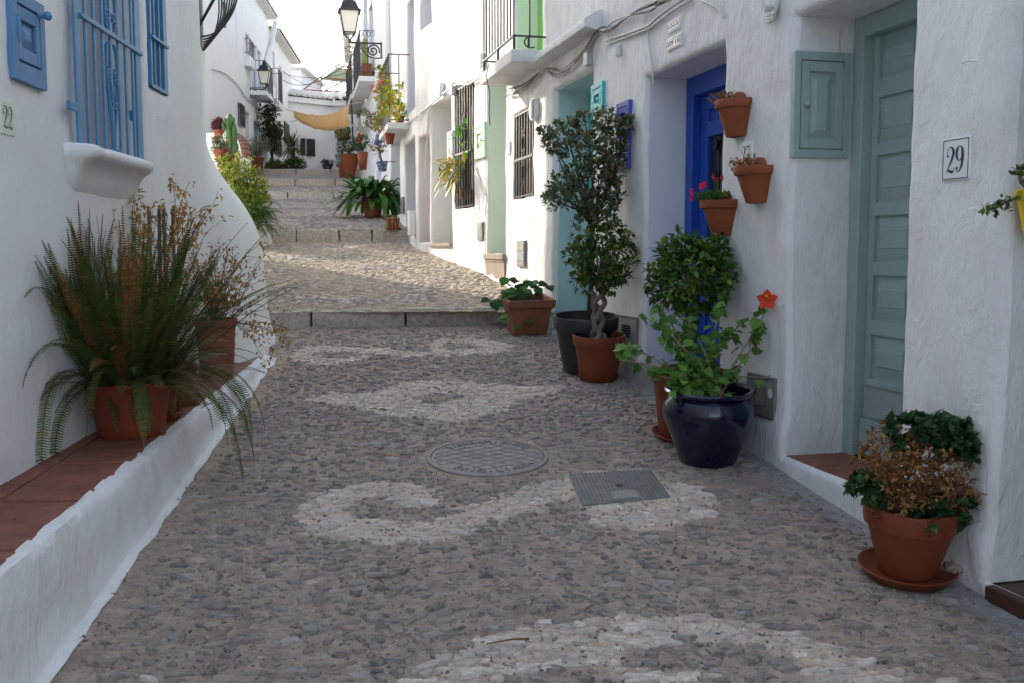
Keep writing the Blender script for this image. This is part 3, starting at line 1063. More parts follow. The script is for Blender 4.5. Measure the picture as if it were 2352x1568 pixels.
# corner and buttress, lofted
_prof = [(.45, -1.80), (.70, -1.92), (.76, -1.95), (.91, -2.022), (1.09, -2.055), (1.38, -2.073), (1.72, -2.108), (1.90, -2.173), (2.06, -2.262), (2.24, -2.389), (2.49, -2.496), (6.4, -2.50)]
def interp(T, z):
    if z <= T[0][0]: return T[0][1]
    for (a, b), (c, d) in zip(T, T[1:]):
        if z <= c: return b + (d - b) * (z - a) / (c - a)
    return T[-1][1]
mb = MB()
zs = frange(.45, 2.7, .05) + [2.9, 3.2, 3.5, 4, 5, 6.4]
rows = []
for z in zs:
    zz = z
    xc = sum(interp(_prof, zz + k * .05) for k in (-1, 0, 1)) / 3
    xm = interp([(.45, -2.0), (.8, -2.07), (1.2, -2.10), (1.9, -2.13), (2.35, -2.185), (6.4, -2.188)], zz)
    lx = lambda y: -1.731 - .064 * y
    rng = max(0, min(1, (2.4 - zz) / .8))
    plan = [(lx(6.35), 6.35), (lx(6.7) + .01 * rng, 6.7), (xm, 7.12), (xm * .5 + xc * .5 + .03 * rng, 7.65), (xc, 8.2), (xc - .10 - .05 * (1 - rng), 8.75), (xc - .45, 9.3), (xc - 1.2, 9.45)]
    pl = crom(plan, 6) if rng > 0 else [(plan[i][0] + (plan[i + 1][0] - plan[i][0]) * k / 6, plan[i][1] + (plan[i + 1][1] - plan[i][1]) * k / 6) for i in range(7) for k in range(6)] + [plan[-1]]
    rows.append([Vector((x, y, z)) for x, y in pl])
n0 = len(rows[0])
for rw in rows:
    for i, p in enumerate(rw):
        d = wdisp(p, .9)
        if i == 0: p = p + Vector((0, -.03, 0))
        mb.v.append((p.x + d, p.y, p.z)); mb.c.append((1, 1, 1))
for j in range(len(rows) - 1):
    for i in range(n0 - 1):
        mb.f.append((j * n0 + i, j * n0 + i + 1, (j + 1) * n0 + i + 1, (j + 1) * n0 + i))
build(mb, "buttress", M['white_r'], H22, smooth=True)

# window grille of flat bars with scrolls
GD = .045
gs0, gs1 = LW.hit(182, 340, GD)[0], LW.hit(331, 360, GD)[0]
gz0 = LW.hit(331, 377, GD)[1]; gz1 = 3.5; zmid = LW.hit(180, 39, GD)[1]
mb = MB()
mb.fbox(LW, gs0, gs0 + .07, gz0, gz1, GD - .012, GD)
mb.fbox(LW, gs1 - .09, gs1, gz0, gz1, GD - .012, GD)
mb.fbox(LW, gs0 + .07, gs1 - .09, gz0, gz0 + .02, GD - .02, GD + .001)
mb.fbox(LW, gs0 + .068, gs1, zmid, zmid + .022, GD - .004, GD + .014)
mb.fbox(LW, gs0 - .09, gs0 + .004, gz0 + .15, gz0 + .19, GD - .018, GD - .0005)
mb.fbox(LW, gs1 - .20, gs1 - .09, gz0 + .22, gz0 + .27, GD - .03, GD - .015)
mb.fbox(LW, gs0 - .045, gs0 - .004, gz0 + .02, gz1, -.06, -.03)
GR = build(mb, "window_grille", M['blue_paint'], H22, bevel=.003)
nb = 7
for i in range(nb):
    s_ = gs0 + .07 + (gs1 - .09 - gs0 - .07) * (i + .65) / (nb + .1)
    mb = MB(); mb.fbox(LW, s_ - .013, s_ + .013, gz0 + .012, gz1, GD - .010, GD + .001)
    build(mb, "bar", M['blue_paint'], GR, bevel=.002)
def scroll(f, pts, wd, th, d, mat, parent, name="scroll"):
    mb = MB(); q = crom(pts, 7); m = len(q)
    a, b = [], []
    for j, (s_, z) in enumerate(q):
        p, n = q[max(0, j - 1)], q[min(m - 1, j + 1)]
        t = Vector((n[0] - p[0], n[1] - p[1])); t = t.normalized() if t.length else Vector((1, 0))
        nx_, ny_ = -t.y * th / 2, t.x * th / 2
        a += [f.P(s_ + nx_, z + ny_, d), f.P(s_ - nx_, z - ny_, d), f.P(s_ - nx_, z - ny_, d + wd), f.P(s_ + nx_, z + ny_, d + wd)]
    ff = []
    for j in range(m - 1):
        for k in range(4):
            k2 = (k + 1) % 4
            ff.append((4 * j + k, 4 * j + k2, 4 * j + 4 + k2, 4 * j + 4 + k))
    mb.add(a, ff)
    return build(mb, name, mat, parent, smooth=True, auto=40)
def spiral(cx, cz, r0, r1, a0, turns, n=14):
    return [(cx + (r0 + (r1 - r0) * i / n) * math.cos(a0 + turns * 2 * math.pi * i / n), cz + (r0 + (r1 - r0) * i / n) * math.sin(a0 + turns * 2 * math.pi * i / n)) for i in range(n + 1)]
sc_ = gs0 + .07 + (gs1 - .09 - gs0 - .07) * (3.65) / (nb + .1)
for sg in (1, -1):
    zt = zmid - .02
    # lower heart below the middle bar
    scroll(LW, [(sc_, zt - .60), (sc_ + sg * .02, zt - .45), (sc_ + sg * .055, zt - .30), (sc_ + sg * .085, zt - .16), (sc_ + sg * .075, zt - .05), (sc_ + sg * .04, zt - .01)], .014, .006, GD - .010, M['blue_paint'], GR)
    for (dx, dz, r0, tn) in ((.045, -.17, .036, 1.4), (.028, -.32, .026, 1.3), (.04, -.56, .032, 1.4), (.045, .12, .036, 1.4), (.03, .26, .032, 1.4), (.05, .40, .03, 1.3)):
        scroll(LW, spiral(sc_ + sg * dx, zt + dz, r0, .008, R(-90), sg * tn), .016, .006, GD - .010, M['blue_paint'], GR)
    scroll(LW, [(sc_ + sg * .045, zt - .13), (sc_ + sg * .02, zt - .22), (sc_ + sg * .012, zt - .30)], .014, .006, GD - .010, M['blue_paint'], GR)
    scroll(LW, [(sc_, zt + .55), (sc_ + sg * .03, zt + .40), (sc_ + sg * .075, zt + .22), (sc_ + sg * .08, zt + .10), (sc_ + sg * .03, zt + .03)], .014, .006, GD - .010, M['blue_paint'], GR)
# curved console under the grille
mb = MB()
prof = [(-.05, .012), (.0, .014), (.10, .010), (.118, .0), (.122, -.02), (.118, -.04), (.10, -.052), (.07, -.066), (.045, -.095), (.026, -.14), (.004, -.20), (-.05, -.26)]
n, m = 20, len(prof)
for k in range(n + 1):
    t_ = k / n
    s_ = gs0 - .07 + (gs1 - gs0 + .09) * t_
    for (d, z) in prof:
        ed = min(1.0, min(t_ / .10, (1 - t_) / .10)) if d > 0 else 1; ed = math.sqrt(max(0, 1 - (1 - ed) ** 2))
        q = LW.P(s_ + (.5 - t_) * .28 * max(0, -z - .06), gz0 + z - .004 + .005 * nz((s_, z, 1), 7), d * ed - .035 * (1 - ed) + .006 * nz((s_, z, 3), 8) * (d > 0))
        mb.v.append(tuple(q)); mb.c.append((1, 1, 1))
for k in range(n):
    for i in range(m - 1):
        mb.f.append((k * m + i, k * m + i + 1, (k + 1) * m + i + 1, (k + 1) * m + i))
mb.f.append(tuple(range(m))); mb.f.append(tuple(n * m + i for i in range(m - 1, -1, -1)))
build(mb, "sill_console", M['white_r'], H22, smooth=True, auto=70)
# small window grille
s0, s1 = sw['s0'] + .008, sw['s1'] - .008
mb = MB()
mb.fbox(LW, s1 - .07, s1, sw['z0'], 3.38, -.02, .006); mb.fbox(LW, s0, s0 + .03, sw['z0'], 3.38, -.02, .006)
mb.fbox(LW, s0, s1, sw['z0'], sw['z0'] + .02, -.02, .008)
zb = LW.hit(360, 98)[1]; mb.fbox(LW, s0, s1, zb, zb + .018, -.004, .02)
g2 = build(mb, "small_window_grille", M['blue_paint'], H22, bevel=.002)
for t in (.28, .58):
    mb = MB(); s_ = s0 + (s1 - s0) * t; mb.fbox(LW, s_ - .009, s_ + .009, sw['z0'] + .01, 3.38, -.018, .002); build(mb, "bar", M['blue_paint'], g2)
# meter cabinet and number
c0, c1 = LW.hit(19, 100)[0], LW.hit(94, 100)[0]
cz0, cz1 = LW.hit(60, 195)[1], LW.hit(60, -5)[1]
LC = Off(LW, wdisp(LW.P((c0 + c1) / 2, (cz0 + cz1) / 2), .9) + .017)
mb = MB()
for (a, b_, c, d) in ((c0, c0 + .05, cz0, cz1), (c1 - .05, c1, cz0, cz1), (c0 + .05, c1 - .05, cz0, cz0 + .075), (c0 + .05, c1 - .05, cz1 - .05, cz1)):
    mb.fbox(LC, a, b_, c, d, -.03, .012)
CB = build(mb, "meter_cabinet", M['blue_paint_flat'], H22, bevel=.003)
panel_leaf(LC, c0 + .055, c1 - .055, cz0 + .085, cz1 - .058, .010, 1, [(cz0 + .135, cz1 - .11)], .034, .05, M['blue_paint_flat'], CB, name="cabinet_door")
mb = MB()
kc = LC.P(c1 - .065, cz0 + .30, .012)
Mk = LW.n.to_track_quat('Z', 'Y').to_matrix()
mb.lathe([(.012, 0), (.011, .012), (.008, .018), (.017, .03), (.02, .04), (.014, .05), (.001, .053)], 16, kc, Mk)
build(mb, "knob", M['blue_paint_flat'], CB, smooth=True)
for zz in (.16, .38):
    mb = MB(); mb.tube([LC.P(c0 + .052, cz0 + zz, .014), LC.P(c0 + .052, cz0 + zz + .10, .014)], .006, 8); build(mb, "hinge", M['blue_paint_flat'], CB)
t0, t1 = LW.hit(3, 260)[0], LW.hit(33, 260)[0]
number_tile(LW, t0, t1, LW.hit(18, 310)[1], LW.hit(18, 230)[1], "22", M['tile_green'], M['ink_green'], H22, w=.86, h=.66, flip=True, d=-.004, th=.006)
mb = MB(); p = LW.P(LW.hit(362, 275)[0], LW.hit(362, 275)[1]); mb.tube([p, p + LW.n * .03, p + LW.n * .04 + LW.e * .05 - Vector((0, 0, .01)), p + LW.n * .04 + LW.e * .055 + Vector((0, 0, .02))], .004, 6)
build(mb, "wall_hook", M['white_r'], H22)

# ------------------------------------------------------------------ tiled ledge
LEDGE = thing("tiled_ledge", "low white kerbed ledge paved with terracotta tiles along the left house", "ledge", (-1.8, 4, .5))
def lz(y): return .62 + .023 * y
mb = MB(); ys = frange(.6, 7.75, .05)
prof = [(.0, -1), (.05, -.9), (.03, .03), (.022, .06), (.012, .5), (.004, .9), (-.006, .985), (-.03, 1.0), (-.055, 1.0), (-.06, .94)]
for y in ys:
    g = gsurf(riser_x(y), y); top = lz(y) + .006
    for i, (dx, t) in enumerate(prof):
        w = .007 * nz((y, i * .3, 0), 7) + .004 * nz((y, i, 2), 22)
        z = g - .05 if t < -.95 else (g + .004 + .012 * max(0, nz((y, 3, 1), 6)) if t < 0 else g + (top - g) * t)
        ff_ = dx + (.012 + .02 * nz((y, 9, 9), 5) if t < 0 and t > -.95 else 0)
        mb.v.append((riser_x(y) + ff_ + w, y + .1 * w, max(z, g - .06) + 2.2 * w * (t > .9))); mb.c.append((1, 1, 1))
m = len(prof)
for j in range(len(ys) - 1):
    for i in range(m - 1):
        mb.f.append((j * m + i, (j + 1) * m + i, (j + 1) * m + i + 1, j * m + i + 1))
build(mb, "riser", M['white'], LEDGE, smooth=True, auto=60)
mb = MB()
for j, y in enumerate(ys):
    for x in (riser_x(y) - .035, -1.731 - .064 * y - .1):
        mb.v.append((x, y, lz(y) - .008)); mb.c.append((1, 1, 1))
for j in range(len(ys) - 1):
    mb.f.append((2 * j, 2 * j + 2, 2 * j + 3, 2 * j + 1))
build(mb, "grout_bed", M['grout'], LEDGE)
y = .7
while y < 7.3:
    L = .285
    xa = lambda yy: riser_x(yy) - .045
    xb = lambda yy: riser_x(yy) - .345
    xw = lambda yy: max(-1.731 - .064 * yy - .04, -9)
    for (p, q) in ((xa, xb), (xb, xw)):
        y0, y1 = y + .006, min(y + L - .008, 7.3)
        gap = .006 if p is xb else 0
        if p(y0) - q(y0) < .06: continue
        mb = MB(); tz = rnd(-.002, .003); tl = rnd(-.003, .003)
        c = [(q(y0) + .006, y0), (p(y0) - gap, y0), (p(y1) - gap, y1), (q(y1) + .006, y1)]
        mb.hexa([(x, yy, lz(yy) - .03) for x, yy in c] + [(x, yy, lz(yy) + tz + tl * (i % 2)) for i, (x, yy) in enumerate(c)])
        build(mb, "floor_tile", M['tile'], LEDGE, bevel=.004)
    y += L
# brick doorstep at the wall
p = lhit(10, 1125)
mb = MB(); rough_block(mb, Vector((-2.06, 2.9, lz(3) - .02)), Vector((1, 0, 0)), Vector((0, 1, 0)), Vector((0, 0, 1)), .15, p.y - 2.9 - .03, .17, .006, (4, 12, 4))
tag(build(mb, "doorstep", M['tile'], smooth=True, auto=45), "terracotta doorstep block against the wall at the end of the tiled ledge", "doorstep")

# neighbour with the bowed black grille; unseen, lengthened and raised to block the sun
HN = thing("neighbour_sun_blocker", "white house just behind the buttressed corner carrying a bowed black grille", "house", LH.P(2, 1))
facade_wall(LH, 0, 7.7, .3, 8.3, [], .3, M['white_far'], HN, amp=.6, zf=6.0)
house_body(LH, 0, 7.72, .2, 8.28, -6, -.03, HN)
gr = thing("bowed_window_grille", "black bowed window grille of curved iron bars high on the left wall", "window grille", (-2.35, 7.6, 3.4))
plate = MB(); base = Vector((-2.33, 7.62, 0))
zb = on_y(475, 92, 7.6).z
plate.box((-2.335, 7.6, zb + .16), (.05, .05, .42)); build(plate, "wall_plate", M['iron_grey'], gr)
for i in range(8):
    yy = 7.58 + .12 * i
    xw = -2.31 - .47 * (yy - 7.58)
    mb = MB(); pts = []
    for k in range(15):
        a = k / 14 * math.pi * .5
        pts.append((xw + .29 * math.sin(a) ** 1.0, yy, zb + .02 + .42 * (1 - math.cos(a))))
    pts += [(xw + .29, yy, zb + .8), (xw + .29, yy, zb + 1.4)]
    mb.tube(pts, .0065, 6); build(mb, "bar", M['iron'], gr, smooth=True)
for t, zz in ((.0, zb + .03), (.72, zb + .22)):
    mb = MB(); mb.tube([(-2.34 + .29 * t, 7.56, zz + .04), (-2.34 + .29 * t - .22, 8.35, zz + .04)], .012, 6); build(mb, "cross_bar", M['iron'], gr)
mb = MB(); mb.tube([(-2.36, 7.57, zb + .03), (-2.2, 7.57, zb + .3), (-2.1, 7.57, zb + .6)], .012, 6); build(mb, "brace", M['iron'], gr)

# ================================================================== right: house 29 (sage green door)
def lintel_z(f, px, py): return f.hit(px, py)[1]
H29 = thing("whitewashed_house", "white house with sage green panelled door and number 29 tile", "house", F1.P(.8, .4))
SB1 = F1.s_of_y(5.35); SB2 = F1.s_of_y(7.55); SB3 = F1.s_of_y(9.35); SB4 = F1.s_of_y(11.85)
o29 = dict(s0=F1.hit(2080, 600)[0], s1=F1.hit(1815, 600)[0], z0=F1.hit(1822, 1053)[1], z1=F1.hit(1812, 45)[1], depth=.33, rname="door_recess", nofloor=True)
o31 = dict(s0=-1.15, s1=0.0, z0=F1.hit(2278, 1340)[1], z1=2.7, depth=.45, rname="door_recess", jmat=M['white'], nofloor=True, back=M['brownwood'])
def plinth(s, z):
    g = .1 * F1.P(s, 0).y
    h = z - g
    return .028 / (1 + math.exp((h - .20 - .05 * nz((s, 0, 0), 2.2)) / .02))
facade_wall(F1, -7, SB1, -.6, 6.2, [o29, o31], .05, M['white'], H29, zf=3.6, base=plinth)
house_body(F1, -7, SB1, -.6, 6.18, -5, -.56, H29)
# threshold floor with tiles
mb = MB(); mb.fbox(F1, o29['s0'] + .0, o29['s1'], o29['z0'] - .05, o29['z0'] - .012, -.42, -.02); build(mb, "threshold_bed", M['grout'], H29)
ts = o29['s1']
while ts > o29['s0'] + .05:
    a = max(ts - .272, o29['s0'] + .004)
    mb = MB(); mb.fbox(F1, a + .005, ts - .005, o29['z0'] - .02, o29['z0'] + .004, -.34, -.004)
    build(mb, "threshold_tile", M['tile'], H29, bevel=.004); ts -= .272
mb = MB(); mb.fbox(F1, -1.13, -.012, o31['z0'] - .06, o31['z0'] + .0, -.46, .035); build(mb, "wooden_doorstep", M['brownwood'], H29, bevel=.006)
mb = MB(); mb.fbox(F1, -1.15, -.02, o31['z0'] - .3, o31['z0'] - .062, -.1, .03); build(mb, "doorstep_riser", M['white'], H29, bevel=.006)
# door
DP = -.33
fs1, fs0 = o29['s1'] - .004, o29['s0'] + .004
zt, zb = o29['z1'] - .004, o29['z0'] + .004
mb = MB()
mb.fbox(F1, fs1 - .085, fs1, zb, zt, DP - .08, DP + .012); mb.fbox(F1, fs0, fs0 + .085, zb, zt, DP - .08, DP + .012)
mb.fbox(F1, fs0 + .085, fs1 - .085, zt - .095, zt, DP - .08, DP + .0115)
DR = build(mb, "door", M['sage'], H29, bevel=.006)
Dd = -.375
zz = [F1.hit(1995, py, Dd)[1] for py in (1000,)]
def dz(py): return F1.hit(1990, py, Dd)[1]
rows = [(dz(b), dz(a)) for a, b in ((870, 765), (735, 635), (605, 500), (468, 365), (335, 235), (190, 95))]
rows = [(min(q), max(q)) for q in rows]
rows = [(dz(b), dz(a)) for a, b in ((768, 867), (632, 735), (498, 602), (362, 468), (232, 335), (95, 190))]
leaf = panel_leaf(F1, fs0 + .088, fs1 - .088, zb + .014, zt - .098, Dd, 2, rows, .045, .1, M['sage'], DR, h=.012)
mb = MB(); mb.fbox(F1, fs0 + .09, fs1 - .09, zb + .016, dz(1065 - 105), Dd + .0005, Dd + .022); build(mb, "kick_board", M['sage_dark'], DR, bevel=.005)
mb = MB(); mb.fbox(F1, fs0 + .13, fs1 - .115, dz(955), dz(882), Dd + .0005, Dd + .010); mb.fbox(F1, fs0 + .13, fs1 - .115, dz(882), dz(876), Dd + .0005, Dd + .020); build(mb, "lower_board", M['sage_dark'], DR, bevel=.003)
# meter cabinet on the far jamb of the recess: its own little facade
class Jamb:
    """Plane of a recess's far side: s runs into the wall, n faces the camera."""
    def __init__(q, f, s): q.f, q.s0 = f, s; q.n = -f.e
    def P(q, s, z, d=0.0): return q.f.P(q.s0 - d, z, -s)
    def hit(q, px, py, d=0.0):
        r = ray(px, py); o = q.f.P(q.s0 - d, 0); t = (o - EYE).dot(q.f.e) / r.dot(q.f.e); p = EYE + r * t
        return -(p - o).dot(q.f.n), p.z
J = Jamb(F1, o29['s1'])
class Off2:
    def __init__(q, f, d0): q.f, q.d0, q.n = f, d0, f.n
    def P(q, s, z, d=0.0): return q.f.P(s, z, d + q.d0)
    def hit(q, px, py, d=0.0): return q.f.hit(px, py, d + q.d0)
def cabinet(J, x0, y0, x1, y1, mat, parent, fr=.03, cols=1, knob_left=True, d=.004, knob=True, mid=None):
    a, zt = J.hit(x0, y0); b, zb = J.hit(x1, y1)
    if a > b: a, b = b, a
    J = Off(J, .012 + wdisp(J.P((a + b) / 2, (zb + zt) / 2), .6)) if isinstance(J, Fac) else Off2(J, .006)
    mb = MB()
    mb.fbox(J, a, a + fr, zb, zt, -.02, .012 + d); mb.fbox(J, b - fr, b, zb, zt, -.02, .012 + d)
    mb.fbox(J, a + fr, b - fr, zb, zb + fr * 1.2, -.02, .0115 + d); mb.fbox(J, a + fr, b - fr, zt - fr * 1.2, zt, -.02, .0115 + d)
    c = build(mb, "meter_cabinet", mat, parent, bevel=.003)
    a2, b2, z2, z3 = a + fr + .004, b - fr - .004, zb + fr * 1.2 + .004, zt - fr * 1.2 - .006
    mb = MB(); mb.fbox(J, a + fr, b - fr, zb + fr, zt - fr, -.03, -.012); build(mb, "gap", M['dark'], c)
    st = (b2 - a2) * .19
    rows = [(z2 + st * 1.1, z3 - st * 1.1)] if mid is None else [(z2 + st, z2 + (z3 - z2) * .45), (z2 + (z3 - z2) * .55, z3 - st)]
    panel_leaf(J, a2, b2, z2, z3, .012 + d, cols, rows, st, st, mat, c, th=.022, name="cabinet_door")
    if knob:
        ks = a2 + st * .5 if knob_left else b2 - st * .5
        Mk = Vector(J.n).to_track_quat('Z', 'Y').to_matrix()
        mb = MB(); mb.lathe([(.007, 0), (.006, .01), (.013, .018), (.015, .026), (.010, .034), (.001, .036)], 14, J.P(ks, (z2 + z3) / 2, .012 + d), Mk)
        build(mb, "knob", mat, c, smooth=True)
    return c, (a, b, zb, zt)
c, (ca, cb, cz0, cz1) = cabinet(J, 1822, 118, 1944, 366, M['sage'], H29, fr=.035)
for z in (cz0 + .13, cz1 - .16):
    mb = MB(); mb.tube([J.P(cb - .036, z, .024), J.P(cb - .036, z + .07, .024)], .005, 8); build(mb, "hinge", M['sage'], c)
# number 29, hook
number_tile(F1, F1.hit(2231, 360)[0], F1.hit(2169, 360)[0], F1.hit(2200, 414)[1], F1.hit(2200, 318)[1], "29", M['tile_white'], M['ink'], H29, w=.78, h=.64, frame=True)
def hook(f, px, py, mat, root):
    s_, z = f.hit(px, py); p = f.P(s_, z)
    mb = MB(); mb.tube([p, p + f.n * .03, p + f.n * .035 + f.e * .03 - Vector((0, 0, .005)), p + f.n * .035 + f.e * .035 + Vector((0, 0, .03))], .0045, 6); build(mb, "wall_hook", mat, root)
hook(F1, 2242, 140, M['white'], H29)

# ================================================================== right: house 27 (royal blue door)
H27 = thing("whitewashed_house", "white house with royal blue door, number 27 and name tiles above the lintel", "house", F1.P(2.9, .6))
o27 = dict(s0=F1.hit(1653, 600)[0], s1=F1.hit(1480, 600)[0], z0=0, z1=F1.hit(1480, 180)[1], depth=.30, rname="door_recess", nofloor=True, jmat=M['jamb_blue'])
o27['z0'] = .1 * F1.P(o27['s0'], 0).y + .17
facade_wall(F1, SB1, SB2, -.2, 6.4, [o27], .05, M['white'], H27, zf=3.9, base=plinth)
house_body(F1, SB1, SB2, -.2, 6.38, -5, -.5, H27)
DP = -.30
s1, s0, zt, zb = o27['s1'] - .004, o27['s0'] + .004, o27['z1'] - .004, o27['z0']
mb = MB(); mb.fbox(F1, s0, s1, zb - .06, zb, -.5, -.012); build(mb, "threshold", M['tile'], H27, bevel=.005)
mb = MB()
mb.fbox(F1, s1 - .11, s1, zb, zt, DP - .1, DP + .01); mb.fbox(F1, s0, s0 + .11, zb, zt, DP - .1, DP + .01); mb.fbox(F1, s0 + .11, s1 - .11, zt - .13, zt, DP - .1, DP + .0095)
DR = build(mb, "door", M['royal'], H27, bevel=.006)
Dd = DP - .05
def dz(py): return F1.hit(1625, py, Dd)[1]
a, b = s0 + .114, s1 - .114
gw = (b - a)
zg1, zg0 = dz(315), dz(560)
# leaf with a glazed, grilled middle
mb = MB(); st = .11
mb.fbox(F1, b - st, b, zb + .01, zt - .134, Dd - .035, Dd); mb.fbox(F1, a, a + st, zb + .01, zt - .134, Dd - .035, Dd)
mb.fbox(F1, a + st, b - st, zg1, zg1 + .10, Dd - .035, Dd - .0005); mb.fbox(F1, a + st, b - st, zt - .134 - .10, zt - .134, Dd - .035, Dd - .0005)
mb.fbox(F1, a + st, b - st, zg0 - .12, zg0, Dd - .035, Dd - .0005); mb.fbox(F1, a + st, b - st, zb + .01, zb + .14, Dd - .035, Dd - .0005)
lf = build(mb, "leaf", M['royal'], DR, bevel=.005)
for (q0, q1) in ((zg1 + .10, zt - .234), (zb + .14, zg0 - .12)):
    mb = MB(); mb.fbox(F1, a + st, b - st, q0, q1, Dd - .034, Dd - .02); raised_panel(mb, F1, a + st + .012, b - st - .012, q0 + .012, q1 - .012, Dd - .0195, .012, .035); build(mb, "panel", M['royal'], lf)
mb = MB(); mb.fbox(F1, a + st, b - st, zg0, zg1, Dd - .034, Dd - .028); build(mb, "window_pane", M['glass_dk'], lf)
for i in range(4):
    s_ = a + st + (gw - 2 * st) * (i + .6) / 4.2
    mb = MB(); pts = [F1.P(s_, zg0 + (zg1 - zg0) * k / 16, Dd - .012) for k in range(17)]
    mb.tube(pts, [.007 + (.006 if k % 4 == 2 else 0) for k in range(17)], 6); build(mb, "grille_bar", M['iron'], lf, smooth=True)
for zz in (zg1 - .06, zg0 + .06):
    for sg in (1, -1):
        scroll(F1, spiral(b - st - .09, zz, .045, .008, R(90 * sg), sg * 1.3), .008, .007, Dd - .014, M['iron'], lf, "grille_scroll")
# bare grey plinth where the whitewash has worn off
mb = MB(); n = 60
for i in range(n + 1):
    s_ = SB1 + .02 + (F1.s_of_y(7.5) - SB1 - .02) * i / n
    g_ = .1 * F1.P(s_, 0).y
    for (d, z) in ((.07, -.05), (.055, .012), (.036, .03), (.034, .15 + .05 * nz((s_, 0, 0), 3) + .03 * nz((s_, 0, 3), 11)), (.015, .165 + .05 * nz((s_, 0, 0), 3) + .03 * nz((s_, 0, 3), 11))):
        q = F1.P(s_, g_ + z, d + wdisp(F1.P(s_, g_ + z), 1.0) + .002); mb.v.append(tuple(q)); mb.c.append((1, 1, 1))
for i in range(n):
    if s_ and o27['s0'] - .02 < SB1 + .02 + (F1.s_of_y(7.5) - SB1 - .02) * (i + .5) / n < o27['s1'] + .02 and False: continue
    for k in range(4): mb.f.append((i * 5 + k, i * 5 + k + 1, i * 5 + 6 + k, i * 5 + 5 + k))
build(mb, "plinth", M['concrete'], H27, smooth=True)
# tiles above the lintel
def word_tile(word, x0, y0, x1, y1, parent):
    sa, zt = F1.hit(x0, y0); sb, _ = F1.hit(x1, y0); _, zb = F1.hit(x0, y1)
    s0, s1 = min(sa, sb), max(sa, sb)
    D0 = wdisp(F1.P((s0 + s1) / 2, (zt + zb) / 2), 1.0) - .008
    mb = MB(); mb.fbox(F1, s0, s1, zb, zt, D0 - .02, D0 + .022); t = build(mb, "name_tile", M['tile_white'], parent, bevel=.002)
    h = zt - zb
    for i, ch in enumerate(word):
        vv, ff = text_geo(ch, h * .62, .001)
        cs = s1 - (s1 - s0) * (.5 + (i - (len(word) - 1) / 2) * (.72 / (len(word) - 1 if len(word) > 4 else 3.6)))
        q = MB(); q.add([F1.P(cs - v.x * 1.0, (zt + zb) / 2 + v.y * 1.05, D0 + .0235 + v.z) for v in vv], [tuple(reversed(g)) for g in ff]); build(q, "letter", M['ink'], t)
    mb = MB(); n = 9
    for i in range(n):
        a = s0 + .006 + (s1 - s0 - .012) * i / n
        for (z0, z1) in ((zb + .004, zb + .013), (zt - .013, zt - .004)): mb.fbox(F1, a, a + (s1 - s0) / n * .55, z0, z1, D0 + .0215, D0 + .0228)
    for i in range(5):
        z = zb + .018 + (h - .036) * i / 5
        for (a, b) in ((s0 + .004, s0 + .012), (s1 - .012, s1 - .004)): mb.fbox(F1, a, b, z, z + h / 9, D0 + .0215, D0 + .0228)
    build(mb, "border_pattern", M['ink_red'], t)
word_tile("CASA", 1537, 53, 1565, 79, H27)
word_tile("SOFIA", 1536, 93, 1568, 120, H27)
number_tile(F1, F1.hit(1733, 360)[0], F1.hit(1704, 360)[0], F1.hit(1718, 388)[1], F1.hit(1718, 325)[1], "27", M['tile_white'], M['ink'], H27, w=.85, h=.7, frame=False)
# violet-blue cabinet, steel vent and steel meter door
c, _ = cabinet(F1, 1453, 229, 1423, 393, M['violet'], H27, fr=.03, knob=False)
def steel_door(f, x0, y0, x1, y1, root, name, dark=True, vents=0):
    a, zt = f.hit(x0, y0); b, zb = f.hit(x1, y1)
    if a > b: a, b = b, a
    mb = MB(); e = .014
    for (p, q, r_, s_) in ((a, a + e, zb, zt), (b - e, b, zb, zt), (a + e, b - e, zb, zb + e), (a + e, b - e, zt - e, zt)): mb.fbox(f, p, q, r_, s_, -.02, .02)
    fr = build(mb, name, M['steel'], root, bevel=.002)
    mb = MB(); mb.fbox(f, a + e, b - e, zb + e, zt - e, -.02, .012); d = build(mb, "cover_plate", M['cast'] if dark else M['plasticgrey'], fr)
    for i in range(vents):
        z = zb + (zt - zb) * (.40 + .07 * i); mb = MB(); mb.fbox(f, a + (b - a) * .35, b - (b - a) * .25, z, z + .012, .0121, .016); build(mb, "louvre", M['dark'], d)
    return fr, (a, b, zb, zt)
fr, (a, b, zb_, zt_) = steel_door(F1, 1786, 868, 1722, 945, H27, "meter_door")
mb = MB(); q = (b - a)
for (p0, p1, r0, r1) in ((.32, .35, .25, .75), (.68, .71, .25, .75), (.35, .68, .25, .28), (.35, .68, .72, .75)): mb.fbox(F1, a + q * p0, a + q * p1, zb_ + (zt_ - zb_) * r0, zb_ + (zt_ - zb_) * r1, .0125, .016)
build(mb, "raised_square", M['steel'], fr)
mb = MB(); mb.disc(F1.P(a + q * .16, zb_ + (zt_ - zb_) * .62, .014), q * .09, 20, F1.n); build(mb, "round_sticker", M['tile_white'], fr)
steel_door(F1, 1468, 730, 1420, 800, H27, "vent_door", dark=False, vents=5)
